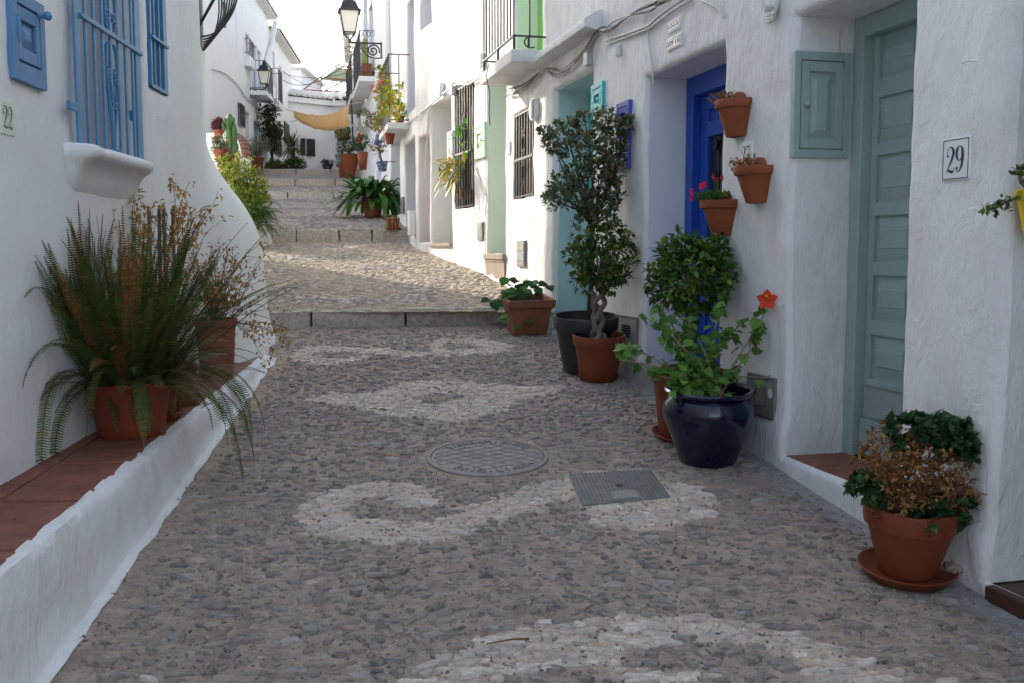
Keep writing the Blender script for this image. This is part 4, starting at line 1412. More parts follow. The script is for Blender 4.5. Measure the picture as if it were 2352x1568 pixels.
# painted-over junction box and pipes near the top
sx, zx = F1.hit(1785, 14)
mb = MB(); rough_block(mb, F1.P(sx - .05, zx - .02, .0), F1.e, F1.n, Vector((0, 0, 1)), .10, .05, .12, .012, (6, 4, 6)); build(mb, "junction_box", M['white'], H27, smooth=True)
for i in range(3):
    pts = [F1.P(sx - .06 + .03 * i, zx + .6, .02), F1.P(sx - .05 + .02 * i, zx + .02, .03), F1.P(sx - .02, zx - .045 - .015 * i, .035), F1.P(sx + .07, zx - .03 - .012 * i, .03), F1.P(sx + .085 + .01 * i, zx + .05, .02), F1.P(sx + .085 + .01 * i, zx + .5, .02)]
    mb = MB(); mb.tube(crom([tuple(p) for p in pts], 5), .008, 6); build(mb, "conduit", M['cable_w'], H27, smooth=True)
def cable(f, pts, rad, mat, root, d=.03, name="cable", n=5, jitter=0.0, own=None):
    q = [f.P(*f.hit(x, y, d), d) for x, y in pts]
    q = crom([tuple(p) for p in q], 5)
    mb = MB(); mb.tube([(p[0] + jitter * nz(p, 6, own or 0), p[1], p[2] + jitter * nz(p, 7, (own or 0) + 3)) for p in q], rad, n)
    return build(mb, name, mat, root, smooth=True)
cable(F1, [(1393, 93), (1440, 78), (1487, 60), (1515, 36), (1545, 15), (1580, -8)], .010, M['cable_w'], H27, .02, "conduit")
cable(F1, [(1393, 103), (1450, 82), (1490, 66), (1520, 43), (1552, 20), (1590, 0)], .008, M['cable_w'], H27, .02, "conduit")
cable(F1, [(1487, 62), (1490, 100), (1497, 150), (1500, 195)], .007, M['cable_w'], H27, .016, "conduit")
cable(F1, [(1610, 2), (1630, 10), (1650, 22), (1663, 40)], .006, M['cable_w'], H27, .012, "conduit")

# ================================================================== right: turquoise house
H25 = thing("whitewashed_house", "white house with a turquoise door deep in its doorway and a plaster ledge above", "house", F1.P(5, .8))
o25 = dict(s0=F1.hit(1358, 400)[0], s1=F1.hit(1270, 400)[0], z0=.1 * F1.P(SB2, 0).y + .06, z1=F1.hit(1272, 208)[1], depth=.34, rname="door_recess", jmat=M['jamb_turq'], nofloor=True)
facade_wall(F1, SB2, SB3, 0, 6.4, [o25], .06, M['white'], H25, zf=4.2, base=plinth, rr=.05)
house_body(F1, SB2, SB3, 0, 6.38, -5, -.5, H25)
s1, s0, zt, zb = o25['s1'] - .004, o25['s0'] + .004, o25['z1'] - .004, o25['z0']
mb = MB(); mb.fbox(F1, s0, s1, zb - .05, zb, -.5, -.02); build(mb, "threshold", M['concrete'], H25)
mb = MB(); mb.fbox(F1, s1 - .09, s1, zb, zt, -.42, -.33); mb.fbox(F1, s0, s0 + .09, zb, zt, -.42, -.33); mb.fbox(F1, s0 + .09, s1 - .09, zt - .09, zt, -.42, -.331)
DR = build(mb, "door", M['turq'], H25, bevel=.005)
panel_leaf(F1, s0 + .094, s1 - .094, zb + .01, zt - .094, -.385, 2, [(zb + .2, zb + .9), (zb + 1.05, zt - .25)], .08, .1, M['turq'], DR)
cabinet(F1, 1392, 186, 1365, 268, M['turq'], H25, fr=.03, knob=False)
sa, za = F1.hit(1246, 150); sb, zb2 = F1.hit(1384, 38)
mb = MB()
n = 26
prof = [(-.02, .09), (.03, .08), (.13, .02), (.15, -.005), (.14, -.05), (.06, -.07), (-.02, -.075)]
for i in range(n + 1):
    s_ = sb + (sa - sb) * i / n
    zc = (za + zb2) / 2
    for (d, z) in prof: 
        p = F1.P(s_, zc + z + .008 * nz((s_, z, 0), 5), d + .008 * nz((s_, z, 4), 6)); mb.v.append(tuple(p)); mb.c.append((1, 1, 1))
m = len(prof)
for i in range(n):
    for k in range(m - 1): mb.f.append((i * m + k, i * m + k + 1, (i + 1) * m + k + 1, (i + 1) * m + k))
mb.f.append(tuple(range(m))); mb.f.append(tuple(n * m + k for k in range(m - 1, -1, -1)))
build(mb, "plaster_ledge", M['white'], H25, smooth=True, auto=60)
BUND = thing("cable_bundle", "bundle of black and white cables sagging along the house fronts", "cable", F1.P(5, 3))
path = [(1163, 212), (1203, 202), (1248, 162), (1272, 165), (1300, 158), (1338, 118), (1368, 74), (1390, 70), (1407, 62), (1446, 36), (1490, 18), (1530, 0), (1570, -25)]
for i in range(9):
    off = [(x + rnd(-1.5, 1.5), y + (0 if j in (2, 6, 9) else rnd(-9, 11))) for j, (x, y) in enumerate(path)]
    cable(F1, off, rnd(.0032, .0055), M['cable_b'] if i % 5 < 3 else M['cable_w'], BUND, .035 + .006 * (i % 3), "cable", 5, .004, i)
mb = MB(); s_, z = F1.hit(1381, 105)
# little meter on the wall
mb.fbox(F1, F1.hit(1362, 120)[0], F1.hit(1353, 120)[0], F1.hit(1357, 152)[1], F1.hit(1357, 122)[1], 0, .05); build(mb, "door_bell", M['plasticgrey'], H25, bevel=.006)
s_, z = F1.hit(1428, 98)
mb = MB(); rough_block(mb, F1.P(s_ - .02, z - .10, 0), F1.e, F1.n, Vector((0, 0, 1)), .045, .04, .09, .01, (4, 3, 6)); build(mb, "plaster_lump", M['white'], H25, smooth=True)

# ================================================================== right: house with the grilled window and the balcony
H23 = thing("whitewashed_house", "white house with small black grilled window and pale green doorway under a balcony", "house", F1.P(7, 1))
og = dict(s0=F1.hit(1161, 400)[0], s1=F1.s_of_y(11.76), z0=F1.hit(1120, 583)[1], z1=F1.hit(1135, 150)[1], depth=.45, rname="door_recess", jmat=M['jamb_green'], nofloor=True)
ow = op_px(F1, 1180, 266, 1224, 455, depth=.12, back=M['dark'], bname="window_back", rname="window_recess")
ow['z0'] = F1.hit(1188, 457)[1]
oy0, oy1 = F1.s_of_y(9.47), F1.s_of_y(10.45)
ob = dict(s0=oy0, s1=oy1, z0=F1.hit(1180, 112, .31)[1] + .0, z1=5.9, depth=.24, rname="balcony_door_recess", jmat=M['jamb_green'], nofloor=True)
facade_wall(F1, SB3, SB4, .2, 6.6, [og, ow, ob], .06, M['white'], H23, zf=4.6, base=plinth)
house_body(F1, SB3, SB4, .2, 6.58, -5, -.55, H23)
mb = MB(); mb.fbox(F1, ob['s0'], ob['s1'], ob['z0'], 5.9, -.32, -.235); build(mb, "balcony_door", M['lime'], H23)
mb = MB(); mb.fbox(F1, og['s0'], og['s1'], og['z0'], og['z1'], -.52, -.448); build(mb, "door", M['dkgreen'], H23)
# moulded sill of the green doorway and its cream base
mb = MB(); mb.fbox(F1, og['s0'] - .03, og['s1'] + .04, og['z0'] - .07, og['z0'] + .002, -.44, .045); mb.fbox(F1, og['s0'] - .02, og['s1'] + .03, og['z0'] - .10, og['z0'] - .071, -.1, .03); build(mb, "door_sill", M['tanmortar'], H23, bevel=.018)
mb = MB(); mb.fbox(F1, og['s0'] - .01, og['s1'] + .02, og['z0'] - .8, og['z0'] - .101, -.1, .02); build(mb, "door_base", M['tanmortar'], H23)
def iron_grille(f, s0, s1, z0, z1, d, nb, mat, root, midz, scrolls=True, br=.008, col2=None):
    mb = MB()
    mb.fbox(f, s0, s1, z0, z0 + .016, d - .008, d + .008); mb.fbox(f, s0, s1, z1 - .016, z1, d - .008, d + .008); mb.fbox(f, s0 - .01, s1 + .01, midz - .012, midz + .012, d - .01, d + .014)
    mb.fbox(f, s0, s0 + .014, z0 + .016, z1 - .016, d - .006, d + .006); mb.fbox(f, s1 - .014, s1, z0 + .016, z1 - .016, d - .006, d + .006)
    g = build(mb, "window_grille", mat, root)
    for i in range(nb):
        s_ = s0 + (s1 - s0) * (i + 1) / (nb + 1)
        q = MB(); q.fbox(f, s_ - br, s_ + br, z0 + .01, z1 - .01, d - br, d + br); build(q, "bar", mat, g)
    if scrolls:
        c = (s0 + s1) / 2; h = (z1 - z0)
        for sg in (1, -1):
            for zc in (midz - .06 * h, midz + .07 * h, midz + .30 * h, midz - .30 * h):
                scroll(f, spiral(c + sg * .045, zc, .035, .008, R(90), sg * 1.2), .012, .008, d, mat, g)
            scroll(f, [(c + sg * .05, midz + .10 * h), (c + sg * .055, midz + .2 * h), (c + sg * .02, midz + .28 * h)], .012, .008, d, mat, g)
            scroll(f, [(c + sg * .05, midz - .10 * h), (c + sg * .055, midz - .2 * h), (c + sg * .02, midz - .28 * h)], .012, .008, d, mat, g)
    return g
iron_grille(F1, ow['s0'] + .01, ow['s1'] - .01, ow['z0'] + .01, ow['z1'] - .01, -.01, 6, M['iron'], H23, F1.hit(1184, 370)[1])
mb = MB(); mb.fbox(F1, ow['s0'], ow['s1'], ow['z0'] - .0, ow['z1'], -.118, -.09); build(mb, "brown_shutter", M['wood'], H23)
# wall vent, plate, grey box, little number
c = F1.P(*F1.hit(1231, 253), .0)
root = H23
mb = MB(); Mq = F1.n.to_track_quat('Z', 'Y').to_matrix(); mb.lathe([(.11, 0), (.11, .03), (.10, .045), (.001, .05)], 28, c, Mq)
vent = build(mb, "wall_vent", M['white_r'], root, smooth=True, auto=40)
cs_, cz_ = F1.hit(1231, 253)
for i in range(3):
    mb = MB(); pts = [(cs_ - .02 - .03 * i + .025 * math.cos(a) * 0 - .05 * (1 - math.cos(a)) * -.2, cz_ + .085 * math.sin(a)) for a in [R(-80 + 16 * k) for k in range(11)]]
    scroll(F1, [(p[0], p[1]) for p in pts], .006, .012, .046, M['iron'], vent, "slot")
def grey_box(f, x0, y0, x1, y1, root, name="letter_plate"):
    a, zt = f.hit(x0, y0); b, zb = f.hit(x1, y1)
    if a > b: a, b = b, a
    mb = MB(); mb.fbox(f, a, b, zb, zt, -.02, .018); o = build(mb, name, M['steel'], root, bevel=.003)
    mb = MB(); mb.fbox(f, a + .02, b - .02, zb + (zt - zb) * .62, zt - .02, .0181, .022); build(mb, "upper_plate", M['cast'], o)
    for i in range(4):
        z = zb + (zt - zb) * (.26 + .085 * i); mb = MB(); mb.fbox(f, a + .02, b - .02, z, z + (zt - zb) * .05, .0181, .023); build(mb, "slat", M['plasticgrey'], o)
    mb = MB(); mb.fbox(f, a + .03, b - .03, zb + .02, zb + (zt - zb) * .2, .0181, .022); build(mb, "lower_plate", M['cast'], o)
grey_box(F1, 1208, 553, 1190, 613, H23)
mb = MB(); mb.fbox(F1, F1.hit(1173, 340)[0], F1.hit(1167, 340)[0], F1.hit(1170, 356)[1], F1.hit(1170, 326)[1], 0, .012); build(mb, "number_tile", M['tile_white'], H23)
mb = MB(); mb.fbox(F1, F1.hit(1264, 300)[0], F1.hit(1256, 300)[0], F1.hit(1260, 312)[1], F1.hit(1260, 288)[1], 0, .014); build(mb, "blue_tile", M['blue_paint'], H23)
# balcony
def balcony(f, s0, s1, ztop, p, th, h, root_label, name="balcony", nb=11, rail_style=0, lower=.10, group=None, flat=False, mat_slab=None, d0=0.0):
    root = thing(name, root_label, "balcony", f.P((s0 + s1) / 2, ztop, p / 2), group)
    mb = MB(); n = 4
    mb.fbox(f, s0, s1, ztop - th, ztop, -.05, p)
    build(mb, "slab", mat_slab or M['white'], root, bevel=.012)
    mb = MB(); e = .03
    zr = ztop + h
    mb.fbox(f, s0 + .02, s1 - .02, zr - .014, zr, p - e - .012, p - e + .012)
    mb.fbox(f, s0 + .02, s0 + .044, zr - .014, zr, -.02, p - e - .012); mb.fbox(f, s1 - .044, s1 - .02, zr - .014, zr, -.02, p - e - .012)
    zl = ztop + lower
    rl = build(mb, "railing", M['iron'], root)
    mb = MB()
    mb.fbox(f, s0 + .02, s1 - .02, zl - .014, zl, p - e - .014, p - e + .014)
    mb.fbox(f, s0 + .02, s0 + .048, zl - .014, zl, -.02, p - e - .0141); mb.fbox(f, s1 - .048, s1 - .02, zl - .014, zl, -.02, p - e - .0141)
    for s_ in (s0 + .03, (s0 + s1) / 2, s1 - .03): mb.fbox(f, s_ - .012, s_ + .012, ztop - .02, zl - .0141, p - e - .011, p - e + .011)
    build(mb, "lower_rail", M['iron'], rl)
    for i in range(nb):
        s_ = s0 + .03 + (s1 - s0 - .06) * i / (nb - 1)
        q = MB(); q.tube([f.P(s_, zl - .01, p - e), f.P(s_, zr - .008, p - e)], .008, 6); build(q, "baluster", M['iron'], rl)
        if rail_style == 1:
            for zz in (zl + h * .35, zl + h * .42, zr - .06):
                q = MB(); q.lathe([(.002, -.02), (.017, 0), (.002, .02)], 8, f.P(s_, zz, p - e)); build(q, "bead", M['iron'], rl)
    for s_ in (s0 + .032, s1 - .032):
        for k in range(1, max(2, int(p / .14))):
            q = MB(); dd = (p - e) * k / max(2, int(p / .14)); q.tube([f.P(s_, zl - .01, dd), f.P(s_, zr - .008, dd)], .008, 6); build(q, "baluster", M['iron'], rl)
    return root, rl
zb1 = F1.hit(1180, 112, .31)[1]
b1, rl = balcony(F1, F1.s_of_y(9.32), F1.s_of_y(10.62), zb1, .33, .115, 1.05, "white slab balcony with straight black railing over the small grilled window", nb=11, lower=.13)
sA = F1.s_of_y(9.32) + .03
scroll(F1, [(sA, zb1 + .12), (sA, zb1 + .03)], .02, .01, .15, M['iron'], rl, "scroll_foot")
mb = MB()
pts = [F1.P(sA, zb1 + .12 - .05 + .05 * math.cos(a), .14 + .05 * math.sin(a) * 1.2) for a in [R(-10 + 28 * k) for k in range(9)]]
mb.tube(pts, .007, 6); build(mb, "curl", M['iron'], rl, smooth=True)
mb = MB()
p0 = F1.P(F1.s_of_y(10.2), zb1 + .02, .34)
pts = [p0, p0 - Vector((0, 0, .12)) + F1.n * .02, p0 - Vector((0, 0, .30)) - F1.e * .05, p0 - Vector((0, 0, .45)) - F1.e * .02, p0 - Vector((0, 0, .60)) - F1.e * .05]
mb.tube(crom([tuple(p) for p in pts], 5), .006, 6)
tag(build(mb, "green_cord", M['hose'], smooth=True), "dark green cord hanging from the white slab balcony", "cord")

# ================================================================== right: houses further up the street
def recess_door(f, x0, y0, x1, y1, depth, jm, back, **k):
    return op_px(f, x0, y0, x1, y1, depth=depth, jmat=jm, back=back, rname="door_recess", bname="door", nofloor=True, **k)
H21 = thing("whitewashed_house", "white house with tall black grilled window and mint green meter cabinet", "house", F2.P(1.5, 1.4))
B2 = F2.s_of_y(15.0); B3 = F2B.s_of_y(17.2); B4 = F2B.s_of_y(33.0)
ow2 = op_px(F2, 1045, 207, 1087, 478, depth=.12, back=M['dark'], bname="window_back", rname="window_recess")
ow2['z0'] = F2.hit(1052, 480)[1]
od2 = recess_door(F2, 990, 246, 1036, 560, .40, M['white_far'], M['dkgreen'])
op_ = recess_door(F2, 960, 318, 985, 558, .36, M['jamb_pink'], M['white_far'])
ou_ = recess_door(F2, 965, -30, 990, 72, .28, M['jamb_blue'], M['plasticgrey'])
facade_wall(F2, 0.05, B2, .6, 7.6, [ow2, od2, op_, ou_], .08, M['white'], H21, zf=5, amp=.9)
house_body(F2, 0, B2, .6, 7.58, -5, -.46, H21)
mb = MB(); mb.fbox(F2, od2['s0'], od2['s1'] + .03, od2['z0'] - .05, od2['z0'], -.4, .03); build(mb, "door_sill", M['tanmortar'], H21, bevel=.01)
iron_grille(F2, ow2['s0'] + .01, ow2['s1'] - .01, ow2['z0'] + .01, ow2['z1'] - .01, .0, 6, M['iron'], H21, F2.hit(1052, 356)[1])
cabinet(F2, 1117, 280, 1094, 368, M['mint'], H21, fr=.04, knob=True, knob_left=True)
cabinet(F2, 1044, 300, 1032, 395, M['white_far'], H21, fr=.03)
grey_box(F2, 1111, 510, 1099, 553, H21)
cable(F2, [(1155, 10), (1150, 60), (1145, 140), (1125, 175), (1100, 180), (1075, 195), (1050, 195), (1020, 215), (990, 240), (965, 262)], .014, M['cable_w'], H21, .03, "conduit")
cable(F2, [(985, 242), (982, 300), (978, 360), (975, 420)], .012, M['cable_w'], H21, .02, "conduit")
for (x, y) in ((1045, 205), (1018, 205), (1112, 140)):
    s_, z = F2.hit(x, y); mb = MB(); mb.fbox(F2, s_ - .05, s_ + .05, z - .08, z + .08, 0, .06); build(mb, "junction_box", M['white_far'], H21, bevel=.01)

H19 = thing("whitewashed_house", "white house with narrow doorway below a small flowered balcony", "house", F2B.P(1, 1.8))
o2 = recess_door(F2B, 930, 335, 953, 540, .36, M['jamb_blue'], M['plasticgrey'])
o3 = recess_door(F2B, 934, 12, 950, 268, .30, M['jamb_blue'], M['plasticgrey'])
cable(F2B, [(958, 268), (940, 280), (905, 305), (885, 318)], .014, M['cable_w'], H19, .03, "conduit")
facade_wall(F2B, 0, B3, .9, 7.8, [o2, o3], .10, M['white'], H19, zf=6.6, amp=.8)
house_body(F2B, 0, B3, .9, 7.78, -5, -.42, H19)
mb = MB(); mb.fbox(F2B, F2B.hit(928, 300)[0] - .02, F2B.hit(922, 300)[0], F2B.hit(925, 492)[1], F2B.hit(925, 455)[1], 0, .03); build(mb, "letter_plate", M['steel'], H19)
mb = MB(); mb.fbox(F2B, F2B.hit(955, 500)[0], F2B.hit(951, 500)[0], F2B.hit(953, 542)[1], F2B.hit(953, 485)[1], 0, .10); build(mb, "meter_box", M['white_far'], H19, bevel=.01)
sA, sB = F2B.s_of_y(15.8), F2B.s_of_y(17.5)
zt = F2B.hit(907, 266, .3)[1]
balcony(F2B, sA, sB, zt, .34, .10, 1.05, "small white balcony with black railing wrapped in a flowering climber", nb=9, rail_style=1, lower=.05)

H17 = thing("whitewashed_house", "white house with two black railed balconies beside the bracket lamp", "house", F2B.P(7, 2.2))
o1 = recess_door(F2B, 895, 335, 918, 500, .34, M['jamb_blue'], M['plasticgrey'])
o2 = recess_door(F2B, 862, 235, 874, 480, .30, M['jamb_blue'], M['plasticgrey'])
o3 = recess_door(F2B, 846, 25, 856, 160, .28, M['jamb_blue'], M['plasticgrey'])
o4 = recess_door(F2B, 833, -20, 843, 160, .28, M['jamb_blue'], M['plasticgrey'])
o5 = recess_door(F2B, 818, 300, 824, 460, .28, M['jamb_blue'], M['plasticgrey'])
facade_wall(F2B, B3, B4, 1.2, 9.3, [o1, o2, o3, o4, o5], .12, M['white_far'], H17, zf=8.5, amp=.7)
house_body(F2B, B3, B4, 1.2, 9.28, -5, -.36, H17)
facade_wall(F3, 0, 9, 1.5, 9.3, [], .4, M['white_far'], H17, amp=.5, name="side_wall")
house_body(F3, .1, 9, 1.5, 9.28, -5, -.06, H17, name="rear_wing")
mb = MB()
for f, a, b in ((F2B, B3, B4), (F3, 0, 9)):
    mb.fbox(f, a, b, 9.3, 9.4, -5, .30); mb.fbox(f, a, b, 9.22, 9.3, -.05, .16)
build(mb, "eaves", M['white_far'], H17)
mb = MB()
mb.tube([F2B.P(B3 + 1.6, 9.2, .06), F2B.P(B3 + 1.6, 4.2, .06)], .05, 10); build(mb, "downpipe", M['white_far'], H17, smooth=True)
zt3 = F2B.hit(833, 159, .33)[1]; zt4 = F2B.hit(812, 198, .35)[1]
b3, r3 = balcony(F2B, F2B.s_of_y(22.6), F2B.s_of_y(25.2), zt3, .36, .11, 1.0, "white balcony with scrolled black top rail and a cactus trough", nb=14, rail_style=1)
b4, r4 = balcony(F2B, F2B.s_of_y(26.2), F2B.s_of_y(29.2), zt4, .36, .12, 1.0, "white balcony with black railing and trailing dry creeper", nb=14, rail_style=1)
s0_ = F2B.s_of_y(22.6)
for i in range(4):
    for sg in (0, 1):
        mb = MB(); pts = [F2B.P(s0_ + .03, zt3 + .92 + .05 * math.sin(a), .05 + .085 * i + .04 * math.cos(a)) for a in [R(40 * k) for k in range(10)]]
        mb.tube(pts, .006, 5); build(mb, "ring", M['iron'], r3, smooth=True) if sg else None
# lanterns
def lantern(c, out, label, sc=1.0, arm=.55):
    """c: wall point at bracket height, out: unit vector away from the wall."""
    root = thing("street_lantern", label, "street lamp", c)
    up = Vector((0, 0, 1)); side = out.cross(up)
    def pt(o, z, s=0.0): return c + out * (o * sc) + up * (z * sc) + side * (s * sc)
    mb = MB()
    mb.tube([pt(0, 0), pt(arm, 0)], .016 * sc, 8)
    mb.tube([pt(.02, .02), pt(.02, -.26)], .014 * sc, 8)
    br = build(mb, "bracket", M['iron'], root)
    def sc2(P_, r_=.011):
        q = MB(); q.tube([pt(a, b) for a, b in crom(P_, 6)], r_ * sc, 6); build(q, "scroll", M['iron'], br, smooth=True)
    sc2([(.16 + (.115 - .1 * i / 16) * math.cos(R(200) - 2.0 * 2 * math.pi * i / 16 * .95), -.13 + (.115 - .1 * i / 16) * math.sin(R(200) - 2.0 * 2 * math.pi * i / 16 * .95)) for i in range(17)], .013)
    sc2([(.02, -.25), (.14, -.255), (.26, -.22), (.36, -.11), (.47, -.03)])
    for k, (a, b, r_) in enumerate(((.34, -.05, .035), (.41, -.04, .025), (.29, -.12, .03))):
        sc2([(a + r_ * math.cos(R(45 * q)), b + r_ * math.sin(R(45 * q))) for q in range(9)], .008)
    L = pt(arm + .02, .0)
    def sqr(w, z): return [L + (out * (a * w) + side * (b * w) + up * z) * sc for a, b in ((-1, -1), (1, -1), (1, 1), (-1, 1))]
    mb = MB(); mb.tube([L + up * .0 * sc, L + up * .05 * sc], .03 * sc, 8)
    w0, w1, z0, z1 = .10, .165, .16, .52
    for a, b in zip(sqr(w0, z0), sqr(w1, z1)):
        mb.tube([a, b], .011 * sc, 5); mb.tube([L + up * .03 * sc, a], .010 * sc, 5)
    for z, w in ((z0, w0), (z1, w1)):
        q = sqr(w, z); 
        for i in range(4): mb.tube([q[i], q[(i + 1) % 4]], .011 * sc, 5)
    build(mb, "lantern_frame", M['iron'], root)
    a, b = sqr(w0 * .97, z0), sqr(w1 * .97, z1)
    mb = MB(); mb.add(a + b, [(0, 1, 5, 4), (1, 2, 6, 5), (2, 3, 7, 6), (3, 0, 4, 7), (3, 2, 1, 0), (4, 5, 6, 7)])
    build(mb, "lamp_glass", M['lampglass'], root)
    mb = MB()
    prof = [(.195, .515), (.195, .535), (.165, .55), (.14, .60), (.11, .68), (.07, .71), (.055, .74), (.06, .755), (.035, .79), (.05, .82), (.04, .84), (.002, .845)]
    for i, (w, z) in enumerate(prof): mb.v += [tuple(p) for p in sqr(w, z)]; mb.c += [(1, 1, 1)] * 4
    for i in range(len(prof) - 1):
        for k in range(4): k2 = (k + 1) % 4; mb.f.append((4 * i + k, 4 * i + k2, 4 * i + 4 + k2, 4 * i + 4 + k))
    build(mb, "lamp_hood", M['iron'], root)
    return root
sL, zL = F2B.hit(878, 101)
lantern(F2B.P(sL, zL), F2B.n, "black lantern on a scrolled bracket beside the black railed balconies", 1.15, .55)

# ================================================================== left row, up the hill
HL1 = thing("whitewashed_house", "white two storey house on the far left with lantern and railed balconies", "house", FL.P(4, 4))
ZR = 9.5
def opl(x0, y0, x1, y1, depth, jm, back, bname="window_pane", **k): return op_px(FL, x0, y0, x1, y1, depth=depth, jmat=jm, back=back, rname="recess", bname=bname, **k)
EL1 = FL.hit(622, 300)[0]
ops1 = [opl(546, 236, 557, 287, .12, M['white_far'], M['glass_dk']), opl(563, 255, 574, 400, .25, M['jamb_pink'], M['white_far'], "door"),
        opl(583, 276, 596, 400, .28, M['jamb_turq'], M['jamb_turq'], "door"), opl(606, 293, 615, 400, .28, M['jamb_turq'], M['jamb_turq'], "door"),
        opl(564, 75, 573, 148, .25, M['jamb_blue'], M['plasticgrey'], "door"), opl(578, 95, 590, 225, .25, M['jamb_blue'], M['plasticgrey'], "door"), opl(592, 113, 600, 220, .25, M['jamb_blue'], M['plasticgrey'], "door"),
        opl(540, -10, 543, 122, .2, M['jamb_blue'], M['white_far'])]
facade_wall(FL, -.3, EL1, 2, ZR, ops1, .2, M['white_far'], HL1, amp=.9, zf=9, rr=.04)
house_body(FL, -.3, EL1, 2, ZR - .02, -2.2, -.3, HL1)
mb = MB(); mb.fbox(FL, -.32, -.1, 2, ZR - .03, -2.25, -.01); build(mb, "end_wall", M['white_far'], HL1)
HL2 = thing("whitewashed_house", "white house beyond the lantern with black louvred shutters by the yucca", "house", FL.P(12, 4))
EL2 = FL.s_of_y(41.0)
ops2 = [opl(631, 288, 643, 352, .15, M['white_far'], M['glass_dk']), opl(655, 282, 662, 330, .15, M['white_far'], M['glass_dk']), opl(626, 118, 632, 195, .25, M['jamb_blue'], M['plasticgrey'], "door"), opl(642, 150, 648, 230, .25, M['jamb_blue'], M['plasticgrey'], "door")]
facade_wall(FL, EL1, EL2, 2.5, ZR - .35, ops2, .25, M['white_far'], HL2, amp=.9, zf=9, rr=.04)
house_body(FL, EL1, EL2, 2.5, ZR - .37, -6, -.3, HL2)
def tile_roof(f, s0, s1, z, d, root, n, mat, rise=.28, back=-5):
    mb = MB()
    mb.fbox(f, s0, s1, z - .05, z, -.2, d)
    P = f.P
    mb.add([P(s0, z, d), P(s1, z, d), P(s1, z - back * rise, back), P(s0, z - back * rise, back)], [(0, 1, 2, 3)])
    rf = build(mb, "roof", M['rooftile_w'], root)
    me = None
    for i in range(n):
        s_ = s0 + (s1 - s0) * (i + .5) / n
        q = MB(); w = (s1 - s0) / n * .42
        a = []
        for t in range(6):
            an = math.pi * t / 5
            a.append((s_ + w * math.cos(an), w * .75 * math.sin(an)))
        v = [P(x, z + h, d + .06) for x, h in a] + [P(x, z + h + 1.2 * rise, d + .06 - 1.2) for x, h in a]
        q.add(v, [(k, k + 1, 6 + k + 1, 6 + k) for k in range(5)] + [tuple(range(5, -1, -1))])
        build(q, "roof_tile", mat, rf, smooth=True)
    return rf
tile_roof(FL, -.3, EL1, ZR, .30, HL1, 34, M['rooftile_w'], back=-2.2)
tile_roof(FL, EL1 + .05, EL2, ZR - .35, .34, HL2, 40, M['rooftile'])
mb = MB(); mb.tube([FL.P(EL1 - .1, ZR - .1, .25), FL.P(EL1 - .1, ZR - .9, .1), FL.P(EL1 - 1.2, ZR - 1.6, .08), FL.P(EL1 - 1.2, ZR - 2.8, .08)], .09, 8); build(mb, "downpipe", M['white_far'], HL1, smooth=True)
def fbalc(f, x0, y0, x1, label, p, h, nb, th=.13, **k):
    sa, z = f.hit(x0, y0, p); sb, _ = f.hit(x1, y0, p)
    return balcony(f, min(sa, sb), max(sa, sb), z, p, th, h, label, nb=nb, mat_slab=M['white_far'], **k)
fbalc(FL, 575, 128, 585, "tiny high white balcony with black railing under the left eaves", .18, .5, 7, .3)
b5, r5 = fbalc(FL, 612, 209, 629, "white balcony with black latticed railing behind the left hand lantern", .5, .9, 14)
fbalc(FL, 642, 234, 651, "white balcony with draped black railing next to the latticed one", .42, 1.1, 9, .2)
for (x0, y0, x1, y1) in ((544, 234, 559, 290),):
    o = ops1[0]; iron_grille(FL, o['s0'], o['s1'], o['z0'], o['z1'], .06, 6, M['iron'], HL1, (o['z0'] + o['z1']) / 2, False, .015)
def shutters(f, o, root, nsl=14):
    for (a, b) in ((o['s0'] - .45, o['s0'] - .02), (o['s0'], (o['s0'] + o['s1']) / 2), ((o['s0'] + o['s1']) / 2, o['s1'])):
        mb = MB(); mb.fbox(f, a, a + .05, o['z0'], o['z1'], .0, .05); mb.fbox(f, b - .05, b, o['z0'], o['z1'], .0, .05); mb.fbox(f, a + .05, b - .05, o['z0'], o['z0'] + .06, 0, .049); mb.fbox(f, a + .05, b - .05, o['z1'] - .06, o['z1'], 0, .049)
        sh = build(mb, "shutter", M['iron'], root)
        for i in range(nsl):
            z = o['z0'] + .06 + (o['z1'] - o['z0'] - .12) * i / nsl
            q = MB(); P = f.P; q.hexa([P(a + .05, z, .0), P(b - .05, z, .0), P(b - .05, z, .012), P(a + .05, z, .012), P(a + .05, z + .09, .03), P(b - .05, z + .09, .03), P(b - .05, z + .09, .042), P(a + .05, z + .09, .042)])
            build(q, "slat", M['iron'], sh)
shutters(FL, ops2[0], HL2); shutters(FL, ops2[1], HL2)
sL, zL = FL.hit(590, 192, .0)
lantern(FL.P(*FL.hit(574, 205)), FL.n, "black lantern standing out from the left row of houses before the latticed balcony", 1.0, .42)
cable(FL, [(488, 160), (515, 168), (545, 195), (565, 225), (590, 245), (618, 268)], .018, M['cable_w'], HL1, .04, "cable")
# green pennant by the door
p = FL.P(*FL.hit(600, 290), .05)
mb = MB(); mb.add([p, p + FL.e * .45, p + FL.e * .2 - Vector((0, 0, .75)), p + FL.n * .03, p + FL.e * .45 + FL.n * .03, p + FL.e * .2 - Vector((0, 0, .75)) + FL.n * .03], [(0, 1, 2), (3, 5, 4), (0, 2, 5, 3), (1, 4, 5, 2)])
tag(build(mb, "pennant", M['mint']), "small green pennant hanging between two pale doorways on the left row", "pennant")

